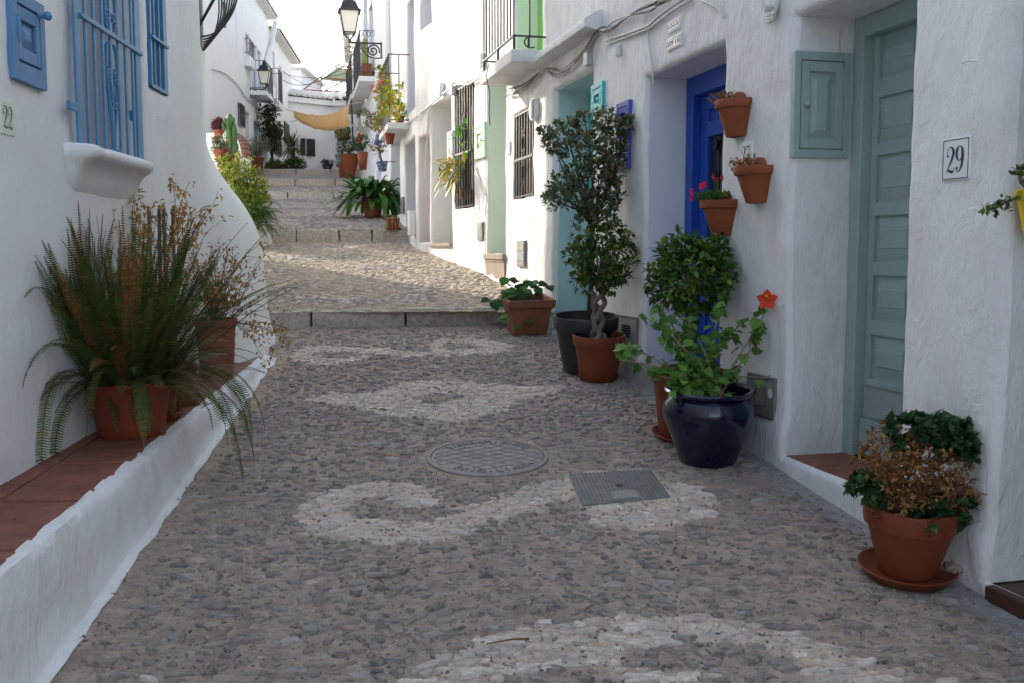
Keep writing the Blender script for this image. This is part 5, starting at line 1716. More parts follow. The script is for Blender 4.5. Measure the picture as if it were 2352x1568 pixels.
# ------------------------------------------------------------------ house closing the street, terrace, pergola, sail
YC = 41.0
FC = Fac(-8.2, YC, -.093, -1)
class Front:
    """A facade facing the camera: s to the right, n towards the camera."""
    def __init__(q, x, y, yaw=0.0): q.o = Vector((x, y, 0)); q.e = Vector((math.cos(yaw), math.sin(yaw), 0)); q.n = Vector((q.e.y, -q.e.x, 0))
    def P(q, s, z, d=0.0): return q.o + q.e * s + q.n * d + Vector((0, 0, z))
    def hit(q, px, py, d=0.0):
        r = ray(px, py); o = q.o + q.n * d; t = (o - EYE).dot(q.n) / r.dot(q.n); p = EYE + r * t
        return (p - o).dot(q.e), p.z
FE = Front(on_y(762, 400, YC).x, YC, R(-4))
FW = Front(FE.o.x, YC, R(38)); 
HC = thing("whitewashed_house", "white house closing the street with scalloped tile eaves and roof terrace", "house", FE.P(0, 4.2))
zE = FE.hit(780, 232)[1]
oc = op_px(FE, 773, 304, 802, 322, depth=.15, back=M['royal'], bname="window_pane", rname="window_recess"); 
facade_wall(FE, 0, 5.0, 3.5, zE, [oc], .25, M['white_far'], HC, amp=1.2, zf=12)
FEL = Front(FE.o.x, FE.o.y, R(180 + 40))
class Flip:
    def __init__(q, a): q.a = a; q.e, q.n, q.o = a.e, -a.n, a.o
    def P(q, s, z, d=0.0): return q.a.P(s, z, -d)
    def hit(q, *k): return q.a.hit(*k)
FS = Flip(FEL)
os_ = op_px(FS, 690, 318, 704, 358, depth=.12, back=M['glass_dk'], bname="window_pane", rname="window_recess")
facade_wall(FS, 0, 6.5, 3.5, zE - .1, [os_], .25, M['white_far'], HC, amp=1.5, zf=12, name="side_wall")
shz = os_
mb = MB(); mb.fbox(FS, shz['s0'] - .35, shz['s0'], shz['z0'], shz['z1'], 0, .05); build(mb, "shutter", M['iron'], HC)
mb = MB(); mb.fbox(FE, 0.02, 5, 3.5, zE - .02, -6, -.2); build(mb, "rear_walls", M['white_far'], HC)
def scallops(f, s0, s1, z, root, n):
    mb = MB(); mb.fbox(f, s0 - .1, s1, z - .22, z - .02, -.3, .18); build(mb, "cornice", M['white_far'], root)
    for i in range(n):
        s_ = s0 + (s1 - s0) * (i + .5) / n; w = (s1 - s0) / n * .46
        q = MB(); a = [(s_ + w * math.cos(math.pi * t / 6), z + w * .9 * math.sin(math.pi * t / 6)) for t in range(7)]
        v = [f.P(x, h, .32) for x, h in a] + [f.P(x, h + .35, -.7) for x, h in a] + [f.P(s_ + (x - s_) * .8, z + (h - z) * .8, .32) for x, h in a] + [f.P(s_ + (x - s_) * .8, z + (h - z) * .8 + .35, -.7) for x, h in a]
        q.add(v, [(k, k + 1, 8 + k, 7 + k) for k in range(6)] + [(15 + k, 14 + k, 21 + k, 22 + k) for k in range(6)] + [(k + 1, k, 14 + k, 15 + k) for k in range(6)])
        build(q, "eave_tile", M['rooftile_w'], root, smooth=True)
        q = MB(); q.fbox(f, s_ - w * .7, s_ + w * .7, z - .02, z + w * .5, -.05, .1); build(q, "eave_shadow_board", M['dark'], root)  # dark block stands in for the shade under each eave tile
scallops(FE, -.2, 4.6, zE, HC, 14)
scallops(FS, 0, 3.2, zE, HC, 14)
mb = MB(); zt_ = FE.hit(780, 208)[1]
mb.fbox(FE, .0, 5, zE, zt_, -2.2, -.9); mb.fbox(FE, -1.2, -.75, zE - .4, zt_ + .2, -2.0, -1.2); mb.fbox(FE, -1.0, 5, zE + .25, zE + .33, -1.2, -.6)
build(mb, "terrace_parapet", M['white_far'], HC)
# red window box
s_, z = FE.hit(778, 318); s2, _ = FE.hit(801, 318)
q = thing("window_box", "red trough of greenery on the blue window of the house closing the street", "planter", FE.P(s_, z, .1))
mb = MB(); mb.fbox(FE, s_, s2, z - .05, z + .22, .0, .22); build(mb, "trough", M['terra_new'], q, bevel=.01)
WBOX = (FE.P((s_ + s2) / 2, z + .25, .1), q)
YP = 43.0
per = thing("rooftop_pergola", "rusty pole pergola with green shade netting on the roof terrace", "pergola", on_y(760, 190, YP))
def pole(pts, rad=.028):
    mb = MB(); mb.tube([on_y(x, y, yy) for x, y, yy in pts], rad, 6); build(mb, "pole", M['rust'], per)
for x, y in ((698, 205), (738, 178), (772, 152)):
    pole([(x, y, YP - (772 - x) * .02), (x, 240, YP - (772 - x) * .02)])
pole([(695, 208, 41.5), (735, 178, 42.3), (778, 148, 43)]); pole([(695, 207, 41.5), (800, 212, 42)]); pole([(735, 180, 42.3), (772, 182, 42.5), (805, 185, 42.6)]); pole([(745, 210, 42), (780, 192, 43), (805, 180, 44)], .03); pole([(774, 150, 43), (806, 157, 43)])
mb = MB(); g = []
for i in range(9):
    for j in range(7):
        u, v = i / 8, j / 6
        a = on_y(776, 155, 43).lerp(on_y(736, 185, 42.2), v); b = on_y(812, 160, 43.4).lerp(on_y(806, 192, 42.6), v)
        p = a.lerp(b, u); p.z -= .12 * math.sin(math.pi * u) * math.sin(math.pi * v) + .05 * nz(p, 2); g.append(p)
mb.add(g + [p + Vector((0, 0, .02)) for p in g], [(j + 7 * i, j + 1 + 7 * i, j + 8 + 7 * i, j + 7 + 7 * i) for i in range(8) for j in range(6)] + [(63 + j + 7 * i, 63 + j + 7 + 7 * i, 63 + j + 8 + 7 * i, 63 + j + 1 + 7 * i) for i in range(8) for j in range(6)])
build(mb, "shade_netting", M['net'], per, smooth=True)
ln = thing("laundry_line", "washing line of blue and pink laundry on the roof terrace", "laundry", on_y(690, 235, 42))
for i, (x, w, mt) in enumerate(((682, 5, 'cloth_blue'), (690, 6, 'cloth_pink'), (699, 5, 'cloth_blue'), (706, 5, 'tile_white'), (713, 5, 'cloth_blue'))):
    mb = MB(); a, b = on_y(x - w / 2, 226 - (10 if i == 1 else 0), 41.9), on_y(x + w / 2, 240, 41.9)
    mb.hexa([(a.x, 41.9, b.z), (b.x, 41.9, b.z), (b.x, 41.93, b.z), (a.x, 41.93, b.z), (a.x, 41.9, a.z), (b.x, 41.9, a.z), (b.x, 41.93, a.z), (a.x, 41.93, a.z)])
    build(mb, "cloth", M[mt], ln)
mb = MB(); mb.tube([on_y(672, 224, 41.9), on_y(740, 226, 41.9)], .01, 4); build(mb, "line", M['cable_w'], ln)
mb = MB(); mb.box(on_y(733, 216, 52), (1.6, 1.6, 4)); 
hb = thing("background_house", "far white house block with a chimney seen over the roof terrace", "house", on_y(725, 240, 60))
mb = MB(); c = on_y(735, 214, 62); mb.box((c.x + 1, 66, c.z - 3.0), (7.5, 8, 6.2)); build(mb, "walls", M['white_far'], hb)
mb = MB(); c = on_y(716, 195, 62); mb.box((c.x, 62.5, c.z - .2), (.8, .8, 1.3)); build(mb, "chimney", M['white_far'], hb)
mb = MB(); c = on_y(672, 180, 48)
hb2 = thing("background_house", "white house with small tiled eave rising behind the left row", "house", (c.x, 50, c.z - 4))
mb.box((c.x - 2.2, 50.5, c.z - 3.2), (5.2, 5, 7.2)); build(mb, "walls", M['white_far'], hb2)
mb = MB(); mb.box((c.x - 2.1, 50.4, c.z + .45), (5.5, 5.3, .10)); build(mb, "roof", M['rooftile_w'], hb2)
# ochre sail
_TOP = crom([(674, 255, 31.0), (700, 263, 29.6), (735, 266, 28), (768, 261, 26.4), (802, 240, 24.8)], 8)
_BOT = crom([(687, 277, 30.0), (710, 292, 28.6), (742, 299, 27), (776, 299, 25.4), (806, 286, 24.0)], 8)
def sail_pt(u, v):
    i = min(len(_TOP) - 2, int(u * (len(_TOP) - 1))); f = u * (len(_TOP) - 1) - i
    a = [p + (q - p) * f for p, q in zip(_TOP[i], _TOP[i + 1])]; b = [p + (q - p) * f for p, q in zip(_BOT[i], _BOT[i + 1])]
    p = on_y(*a).lerp(on_y(*b), v); p.z -= .10 * math.sin(math.pi * v); p.y -= .25 * math.sin(math.pi * v)
    p.z += .03 * nz(p, 2.5); return p
mb = MB(); nu, nv = 24, 10
G = [sail_pt(i / nu, j / nv) for i in range(nu + 1) for j in range(nv + 1)]
mb.add(G + [p + Vector((0, 0, .012)) for p in G], [(i * (nv + 1) + j, i * (nv + 1) + j + 1, (i + 1) * (nv + 1) + j + 1, (i + 1) * (nv + 1) + j) for i in range(nu) for j in range(nv)] +
       [((nu + 1) * (nv + 1) + i * (nv + 1) + j, (nu + 1) * (nv + 1) + (i + 1) * (nv + 1) + j, (nu + 1) * (nv + 1) + (i + 1) * (nv + 1) + j + 1, (nu + 1) * (nv + 1) + i * (nv + 1) + j + 1) for i in range(nu) for j in range(nv)])
sl = thing("shade_sail", "ochre canvas shade sail slung across the top of the street", "shade sail", sail_pt(.5, .5))
build(mb, "canvas", M['canvas'], sl, smooth=True)
for a, b in ((sail_pt(0, 0), on_y(655, 252, 32)), (sail_pt(0, 1), on_y(668, 280, 32)), (sail_pt(1, 0), F2B.P(F2B.s_of_y(26.5), sail_pt(1, 0).z + .3)), (sail_pt(1, 1), F2B.P(F2B.s_of_y(26), sail_pt(1, 1).z))): mb = MB(); mb.tube([a, b], .012, 5); build(mb, "rope", M['cable_w'], sl)
mb = MB(); mb.tube([on_y(811, 330, 26.5), on_y(807, 222, 26.5)], .02, 8)
tag(build(mb, "iron_post", M['iron'], smooth=True), "thin black post at the corner under the ochre sail", "post")
# lantern bracket far centre
lantern(on_y(688, 292, 40.3) - Vector((.55, 0, 0)), Vector((1, 0, 0)), "dark scrolled lantern bracket below the ochre sail", .9, .55) if False else None
# overhead wires
wr = thing("overhead_wires", "thin overhead wires crossing the white sky between the rooftops", "wire", on_y(700, 160, 35))
for a, b, sg in (((650, 185, 38), (795, 148, 22), .3), ((660, 172, 40), (810, 165, 30), .15), ((650, 165, 38), (735, 205, 45), .1)):
    p, q = on_y(*a), on_y(*b); mb = MB(); mb.tube([p.lerp(q, k / 10) - Vector((0, 0, sg * 4 * (k / 10) * (1 - k / 10))) for k in range(11)], .012, 4); build(mb, "wire", M['cable_b'], wr)

# ------------------------------------------------------------------ stair wall with brick coping, raised bed on the left
TW = thing("stair_wall", "curved white stair wall capped with brown bricks beside the cactus pots", "wall", (-5.6, 20.5, 2.5))
YS = 20.0
arc = crom([(528, 306), (543, 310), (554, 325), (560, 348), (564, 385), (566, 405)], 5)
mb = MB(); pts = [on_y(x, y, YS) for x, y in arc]
zb = 2.2
for p in pts:
    for (yy, z) in ((YS, zb), (YS, p.z), (YS + .3, p.z), (YS + .3, zb)): mb.v.append((p.x, yy, z)); mb.c.append((1, 1, 1))
for i in range(len(pts) - 1):
    for k in range(3): mb.f.append((4 * i + k, 4 * i + 4 + k, 4 * i + 5 + k, 4 * i + 1 + k))
x0 = pts[0].x
mb.hexa([(-6.6, YS, zb), (x0, YS, zb), (x0, YS + .3, zb), (-6.6, YS + .3, zb), (-6.6, YS, pts[0].z), (x0, YS, pts[0].z), (x0, YS + .3, pts[0].z), (-6.6, YS + .3, pts[0].z)])
build(mb, "wall", M['white_far'], TW)
for a, b in zip(pts[::2], pts[2::2]):
    d = (b - a); L = d.length; c = (a + b) / 2; ang = math.atan2(d.z, d.x)
    mb = MB(); mb.box(c + Vector((0, .15, 0)), (L * .9, .40, .085), M=Matrix.Rotation(-ang, 3, 'Y')); build(mb, "brick", M['brick'], TW, bevel=.008)
mb = MB()
for (x0, x1, y0, y1, z) in ((-6.6, -4.75, 16.3, 17.4, 2.55), (-6.6, -4.95, 17.4, 18.3, 3.0), (-6.8, -5.15, 18.3, 19.9, 3.4)):
    mb.hexa([(x0, y0, 1.2), (x1, y0, 1.2), (x1, y1, 1.2), (x0, y1, 1.2), (x0, y0, z), (x1, y0, z), (x1, y1, z), (x0, y1, z)])
TB = tag(build(mb, "stepped_planter_wall", M['white_far'], bevel=.03), "white stepped block carrying the cactus pots behind the bush", "wall")

# ================================================================== plants
def jcol(c, v=.3, h=.12):
    f = rnd(1 - v, 1 + v)
    return (c[0] * f * rnd(1 - h, 1 + h), c[1] * f, c[2] * f * rnd(1 - h, 1 + h))
def basis(d, up):
    d = d.normalized()
    s = d.cross(up)
    s = s.normalized() if s.length > 1e-4 else d.orthogonal().normalized()
    return d, s, s.cross(d)
LOBE = [(.0, 0), (.28, -.05), (.5, .12), (.42, .3), (.56, .48), (.36, .52), (.30, .72), (.14, .74), (0, 1.0)]
def leaf(mb, p, d, up, L, W, col, kind='oval', curl=.15):
    d, s, n = basis(d, up)
    if kind == 'mini':
        mb.add([p, p + d * L * .5 + s * W * .5 + n * W * .12, p + d * L - n * L * curl, p + d * L * .5 - s * W * .5 + n * W * .12], [(0, 1, 2), (0, 2, 3)], col)
    elif kind == 'oval':
        def q(x, y, z): return p + d * (L * y) + s * (W * x) + n * (z * W - curl * L * y * y)
        mb.add([q(0, 0, 0), q(-.4, .28, .10), q(0, .28, 0), q(.4, .28, .10), q(-.42, .64, .12), q(0, .64, 0), q(.42, .64, .12), q(0, 1, 0)],
               [(0, 3, 2), (0, 2, 1), (2, 3, 6, 5), (1, 2, 5, 4), (5, 6, 7), (4, 5, 7)], col)
    elif kind == 'lobed':
        pts = [(x, y) for x, y in LOBE] + [(-x, y) for x, y in reversed(LOBE[1:-1])]
        def q(x, y): return p + d * (L * y) + s * (W * x) + n * (abs(x) * .22 * W - curl * L * y * y)
        v = [q(x, y) for x, y in pts] + [q(0, .42)]
        m = len(pts)
        mb.add(v, [(i, (i + 1) % m, m) for i in range(m)], col)
    elif kind == 'strap':                       # long arching blade
        k, v, ff = 7, [], []
        for i in range(k + 1):
            t = i / k
            w = W * (math.sin(math.pi * min(1, .12 + .88 * t)) ** .7 if t < 1 else .02)
            c = p + d * (L * t * (1 - .25 * curl * t)) + Vector((0, 0, -1)) * (curl * L * t * t)
            v += [c - s * w * .5 + n * w * .12, c, c + s * w * .5 + n * w * .12]
        for i in range(k):
            a = 3 * i
            ff += [(a, a + 3, a + 4, a + 1), (a + 1, a + 4, a + 5, a + 2)]
        mb.add(v, ff, col)
def rdir(zmin=-1.0):
    while True:
        v = Vector((rnd(-1, 1), rnd(-1, 1), rnd(-1, 1)))
        if .05 < v.length < 1 and v.z / v.length >= zmin:
            return v.normalized()
def wall_ok(p, m=.025):
    f = F1 if p.y < 11.8 else F2
    if p.x > -1.0 * (p.y > 12) - .3:
        return (p - f.o).dot(f.n) > m
    return True
def bush(mb, c, rad, nclump, per, L, W, cols, kind='mini', shell=.55, tw=None, root_pt=None, up_bias=.3, curl=.12, ok=None, lump=.25, seed=0.0):
    made, tries = 0, 0
    while made < nclump and tries < nclump * 6:
        tries += 1
        d = rdir()
        r = rnd(shell ** 3, 1) ** (1 / 3) * (1 + lump * nz(d, 2.2, seed))
        p = c + Vector((d.x * rad[0], d.y * rad[1], d.z * rad[2])) * r
        if ok and not ok(p): continue
        made += 1
        out = (d + Vector((0, 0, up_bias)) + rdir() * .35).normalized()
        base = random.choice(cols)
        for k in range(per):
            a = 2 * math.pi * k / per + rnd(-.5, .5)
            o1, s, n = basis(out, Vector((.3, .2, 1)))
            dd = (out * rnd(.3, 1.0) + (s * math.cos(a) + n * math.sin(a)) * rnd(.5, 1.0)).normalized()
            leaf(mb, p + rdir() * L * .3, dd, (Vector((0, 0, 1)) + out * .4 + rdir() * .4), L * rnd(.7, 1.15), W * rnd(.8, 1.15), jcol(base), kind, curl * rnd(.3, 1.6))
        if tw is not None and root_pt is not None and random.random() < .5:
            m_ = root_pt.lerp(p, .5) + rdir() * .03
            tw.tube([root_pt, m_, p], [.006, .004, .002], 4, caps=False)
def tilt_mat(deg=5.7):
    return Matrix.Rotation(R(deg), 3, 'X')
def pot_prof(rb, rt, h, rim_h=.05, rim_out=.015, th=.012, ribs=0):
    ri = rt - rim_out
    pr = [(.001, 0), (rb * .95, 0), (rb, .012)]
    n = 5 if not ribs else ribs * 4
    for i in range(1, n + 1):
        t = i / n
        pr.append((rb + (ri - rb) * t + (.003 if ribs and i % 4 == 0 else 0), .012 + (h - rim_h - .012) * t))
    pr += [(rt - .002, h - rim_h + .003), (rt + .002, h - rim_h * .6), (rt + .003, h - .008), (rt, h), (rt - th, h), (rt - th - .004, h - rim_h), (rb + (ri - rb) * .7 - th, h * .65)]
    return pr
def pot(root, c, rb, rt, h, mat, rim_h=.05, rim_out=.015, tilt=5.7, ribs=0, saucer=None, n=40, soil=True, prof=None):
    Mt = tilt_mat(tilt)
    z0 = .014 if saucer else 0
    mb = MB(); mb.lathe([(r_, z + z0) for r_, z in (prof or pot_prof(rb, rt, h, rim_h, rim_out, ribs=ribs))], n, c, Mt)
    body = build(mb, "pot", mat, root, smooth=True, auto=50)
    if soil:
        mb = MB(); rs = rt - .03; N_ = 22
        v = [c + Mt @ Vector((0, 0, z0 + h * .86))]; ff = []
        for j in (1, 2, 3):
            for k in range(N_):
                a = 2 * math.pi * k / N_; q = rs * j / 3
                v.append(c + Mt @ Vector((q * math.cos(a), q * math.sin(a), z0 + h * .86 + .012 * nz((q * math.cos(a), q * math.sin(a), h), 25))))
        for k in range(N_): ff.append((0, 1 + k, 1 + (k + 1) % N_))
        for j in range(2):
            for k in range(N_): ff.append((1 + j * N_ + k, 1 + (j + 1) * N_ + k, 1 + (j + 1) * N_ + (k + 1) % N_, 1 + j * N_ + (k + 1) % N_))
        mb.add(v, ff); build(mb, "soil", M['soil'], root, smooth=True)
    if saucer:
        rs = saucer
        mb = MB(); mb.lathe([(.001, .0), (rs * .86, 0), (rs * .97, .03), (rs, .036), (rs * .97, .038), (rs * .93, .03), (rs * .84, .012), (.001, .011)], n, c, Mt)
        build(mb, "saucer", mat, root, smooth=True, auto=60)
    return body
GD_ = (.028, .075, .016); GM = (.05, .12, .022); GB = (.10, .22, .035); GO = (.155, .185, .115); GY_ = (.26, .30, .04); DRY = (.42, .23, .08); DRY2 = (.25, .11, .04)

# ------------------------------------------------------------------ big fern on the ledge
FP = Vector((-1.825, 4.72, lz(4.72) + .002))
root = thing("potted_fern", "huge dark sword fern spilling from a red pot on the tiled ledge", "plant", FP)
pot(root, FP, .150, .195, .265, M['terra_red'], .03, .008, tilt=1.3, n=48)
def frond_mesh(mb, p0, az, el, L, g, col, stemcol, brown=0.0, pn=30, droop=1.0):
    d = Vector((math.cos(az) * math.cos(el), math.sin(az) * math.cos(el), math.sin(el)))
    p = p0.copy(); pts = []
    st = L / pn
    for i in range(pn + 1):
        pts.append(p.copy())
        d = (d + Vector((0, 0, -g * st * (1 + 2.2 * (i / pn) ** 2) * droop))).normalized()
        q = p + d * st
        wx = -1.731 - .064 * q.y + .025
        if q.x < wx: q.x = wx; d = Vector((max(d.x, 0), d.y, d.z)).normalized()
        fz = lz(q.y) + .02
        if q.z < fz and q.x < riser_x(q.y) + .05: q.z = fz
        p = q
    mb.tube(pts, [.0028 * (1 - .6 * i / pn) for i in range(pn + 1)], 3, stemcol, caps=False)
    tw = rnd(-.5, .5)
    for i in range(3, pn):
        t = (pts[min(i + 1, pn)] - pts[i - 1]).normalized()
        s = t.cross(Vector((math.sin(tw), 0, math.cos(tw)))); s = s.normalized() if s.length > 1e-4 else Vector((1, 0, 0))
        n = s.cross(t)
        f = i / pn
        l = .029 * min(1, .45 + f * 2.5) * min(1, (1.03 - f) * 3.2)
        w = st * .78
        for sg in (1, -1):
            c = jcol(col, .22)
            if random.random() < brown: c = jcol(DRY2, .3)
            a = pts[i]; e = a + s * (sg * l) + t * (l * .22) - n * (l * .16) * rnd(.2, 1.4)
            mb.add([a - t * w * .42, a + t * w * .42, e + t * w * .22, e - t * w * .12], [(0, 1, 2, 3)], c)
def frond(p0, az, el, L, g, root, col, brown=0, droop=1.0):
    mb = MB(); frond_mesh(mb, p0, az, el, L, g, col, (.10, .05, .02), brown, max(24, int(L / .0115)), droop)
    build(mb, "frond", M['leaf'], root)
for i in range(255):
    az = rnd(0, 2 * math.pi)
    rr_ = rnd(0, .19)
    p0 = FP + Vector((math.cos(az) * rr_, math.sin(az) * rr_, .24))
    t = random.random()
    if t < .62: el, L, g, dr = rnd(R(44), R(84)), rnd(.52, .90), rnd(.15, .7), 1
    elif t < .90: el, L, g, dr = rnd(R(20), R(55)), rnd(.40, .62), rnd(.7, 1.8), 1
    else: el, L, g, dr = rnd(R(10), R(40)), rnd(.28, .46), rnd(2.4, 4.5), 1.3
    if math.cos(az) < -.3 and el < R(50): az = rnd(-1.9, 1.9)
    br = 0.04
    col = jcol((.052, .088, .022), .35)
    if random.random() < .17: col = jcol((.12, .155, .035), .2)
    if random.random() < .10 or (p0.x < FP.x - .05 and t < .4 and random.random() < .40): br = .75; col = DRY2
    frond(p0, az, el, L, g, root, col, br, dr)
for (az, el, L, g) in ((-1.5, .9, .7, 3.6), (-1.1, .6, .5, 4.5), (-.3, .6, .6, 4), (.1, .75, .7, 3.2), (-2.2, .8, .95, 3.4), (.6, .7, .7, 3.6), (-1.9, .5, .7, 4.5),
                       (-2.0, 1.2, .85, 1.6), (-1.75, 1.0, .8, 2), (.9, .5, .75, 2.6), (.3, .3, .7, 3.2), (-.1, .25, .72, 3.4), (1.1, .35, .8, 2.2)):
    frond(FP + Vector((math.cos(az) * .15, math.sin(az) * .15, .24)), az, el, L, g, root, jcol((.085, .135, .03), .2), .03)
# small pots between fern and buttress
def dry_plant(mbS, mbL, c, h, spread, nst, nleaf, cols, lean=Vector((0, 0, 0)), lk='mini', L=.03):
    for i in range(nst):
        d = (Vector((rnd(-1, 1) * spread, rnd(-1, 1) * spread, 1)) + lean).normalized()
        pts = [c.copy()]; p = c.copy()
        for k in range(9):
            d = (d + rdir() * .22 + Vector((0, 0, -.03 * k * .6))).normalized()
            p = p + d * h / 9 * rnd(.8, 1.1); 
            wx = -1.731 - .064 * p.y + .02
            if p.y < 8.5 and p.x < wx: p.x = wx
            pts.append(p.copy())
        mbS.tube(pts, [.003 - .0002 * k for k in range(10)], 4, jcol((.20, .12, .06), .3), caps=False)
        for k in range(nleaf):
            q = random.choice(pts[3:]); leaf(mbL, q + rdir() * .02, rdir() + Vector((0, 0, -.4)), Vector((0, 0, 1)), L * rnd(.6, 1.3), L * .5, jcol(random.choice(cols), .35), lk, .3)
P2 = Vector((-1.90, 5.55, lz(5.55) + .003))
root = thing("potted_dry_creeper", "tall dried tan creeper on wooden stakes in a small pot half hidden by the fern", "plant", P2)
pot(root, P2, .10, .135, .20, M['terra_dark'], .03, .008, tilt=1.3, saucer=.15)
S_, L_ = MB(), MB()
dry_plant(S_, L_, P2 + Vector((-.03, 0, .17)), 1.0, .16, 20, 26, [DRY, DRY, (.50, .30, .11)], L=.038)
dry_plant(S_, L_, P2 + Vector((.02, .05, .75)), .55, .5, 10, 22, [DRY, (.50, .30, .11)], L=.04)
build(S_, "dry_stems", M['stem'], root); build(L_, "dry_leaves", M['dry'], root, kind="stuff")
for i in range(4):
    mb = MB(); q = P2 + Vector((-.10 + .035 * i, -.02 + .02 * (i % 2), .16)); mb.box(q + Vector((.005 * i, 0, .45)), (.016, .012, .95), M=Matrix.Rotation(rnd(-.05, .03), 3, 'Y')); build(mb, "wooden_stake", M['wood'], root)
P3 = Vector((-1.985, 6.66, lz(6.66) + .003))
root = thing("potted_withered_bush", "brown ribbed terracotta pot with withered tan stems in front of the buttress", "plant", P3)
pot(root, P3, .108, .142, .375, M['terra_dark'], .05, .014, tilt=1.3, ribs=5)
S_, L_, G_ = MB(), MB(), MB()
dry_plant(S_, L_, P3 + Vector((0, 0, .33)), .58, .42, 30, 14, [DRY, DRY2, (.34, .19, .06)], lean=Vector((.12, 0, 0)), L=.035)
dry_plant(S_, L_, P3 + Vector((.06, 0, .33)), .62, .8, 16, 8, [DRY, DRY2], lean=Vector((.55, -.1, -.15)), L=.03)
dry_plant(S_, G_, P3 + Vector((-.05, -.03, .33)), .35, .5, 12, 22, [GM, GD_, GB], L=.03)
dry_plant(S_, L_, P3 + Vector((.1, -.03, .36)), .42, .4, 8, 18, [DRY], lean=Vector((.9, -.1, -1.2)), L=.035)
build(S_, "dry_stems", M['stem'], root); build(L_, "dry_leaves", M['dry'], root, kind="stuff"); build(G_, "green_leaves", M['leaf'], root, kind="stuff")
mb = MB()
for i in range(5):
    q = P3 + Vector((rnd(-.12, .0), -.1, rnd(.36, .48)))
    for k in range(5): leaf(mb, q, Vector((math.cos(k * 1.256), -.5, math.sin(k * 1.256))), Vector((0, -1, 0)), .016, .012, (.62, .35, .42), 'mini')
build(mb, "pink_flower", M['petal'], root)
PS = Vector((-1.83, 5.12, lz(5.1) + .003))
root = thing("small_clay_pot", "small empty clay pot on a saucer tucked behind the fern pot", "pot", PS)
pot(root, PS, .075, .10, .16, M['terra_red'], .025, .007, tilt=1.3, saucer=.115)

# ------------------------------------------------------------------ right hand row of pots
def base_from(px, py, rb, k=0):
    g = ghit(px, py, k); c = Vector((g.x, g.y + rb, 0)); c.x = g.x * (c.y / g.y) if False else g.x
    c.z = zone_z(k, c.x, c.y) + .004
    return c
# pot 29 with chrysanthemum
g = ghit(2122, 1372); sc = g.y / F
c29 = base_from(2122, 1362, 107 * sc); sc = c29.y / F
root = thing("potted_chrysanthemum", "terracotta pot of half withered chrysanthemum on a saucer under the number 29 tile", "plant", c29)
RT = 106 * sc
pot(root, c29, 66 * sc, RT, 168 * sc, M['terra_new'], 50 * sc, 9 * sc, tilt=6.5, saucer=112 * sc, n=56)
rim = c29 + Vector((0, 0, 168 * sc))
S_, D_, G_ = MB(), MB(), MB()
ok29 = lambda p: wall_ok(p, .03)
for i in range(90):
    d = (rdir(.1) + Vector((0, -.1, .5))).normalized(); p = rim + Vector((rnd(-.1, .1), rnd(-.1, .1), -.03)); pts = [p]
    for k in range(6):
        d = (d + rdir() * .3).normalized(); p = p + d * .042
        if not wall_ok(p, .02): p = p + F1.n * .05
        pts.append(p)
    S_.tube(pts, [.003 - .0003 * k for k in range(7)], 4, jcol((.23, .13, .06), .3), caps=False)
for (dx, dy, dz, r_, n_) in ((-.10, -.03, .19, .12, 150), (.02, -.06, .13, .14, 190), (.15, -.04, .09, .12, 140), (-.08, -.08, .07, .12, 120), (.05, .0, .22, .09, 90), (.22, -.06, .06, .07, 60)):
    bush(D_, rim + Vector((dx, dy, dz)), (r_, r_, r_), n_, 5, .022, .013, [DRY, DRY2, (.36, .2, .08), (.17, .075, .03)], 'mini', .3, ok=ok29)
for (dx, dy, dz, r_, n_) in ((-.02, -.02, .29, .09, 44), (.09, -.02, .285, .09, 44), (.19, -.05, .25, .10, 54), (.28, -.09, .21, .085, 42), (.36, -.12, .19, .05, 18), (-.20, -.05, .09, .055, 18), (-.155, -.06, .055, .05, 12), (.0, -.14, -.02, .07, 20), (.11, -.12, .01, .075, 26), (.33, -.07, .165, .03, 8)):
    bush(G_, rim + Vector((dx, dy, dz)), (r_, r_, r_ * .65), n_, 6, .040, .026, [(.022, .06, .022), (.032, .085, .028), (.05, .11, .04)], 'lobed', .5, ok=ok29)
build(S_, "dry_stems", M['stem'], root, kind="stuff"); build(D_, "withered_leaves", M['dry'], root, kind="stuff"); build(G_, "green_leaves", M['leaf'], root, kind="stuff")
mb = MB(); q = ghit(2192, 1395); rough_block(mb, q + Vector((-.045, 0, -.01)), Vector((1, .2, 0)).normalized(), Vector((-.2, 1, 0)).normalized(), Vector((0, 0, 1)), .075, .05, .045, .02, (6, 5, 4))
tag(build(mb, "loose_stone", M['cast'], smooth=True), "dark loose stone beside the saucer of the withered chrysanthemum", "stone")
mb = MB(); q = c29 + Vector((84 * sc, -50 * sc, .03)); rough_block(mb, q, Vector((1, .2, 0)).normalized(), Vector((-.2, 1, 0)).normalized(), Vector((0, 0, 1)), .07, .05, .035, .03, (6, 5, 4), ph=3)
tag(build(mb, "white_stone", M['tanmortar'], smooth=True), "pale rough stone lying in the saucer of the withered chrysanthemum", "stone")

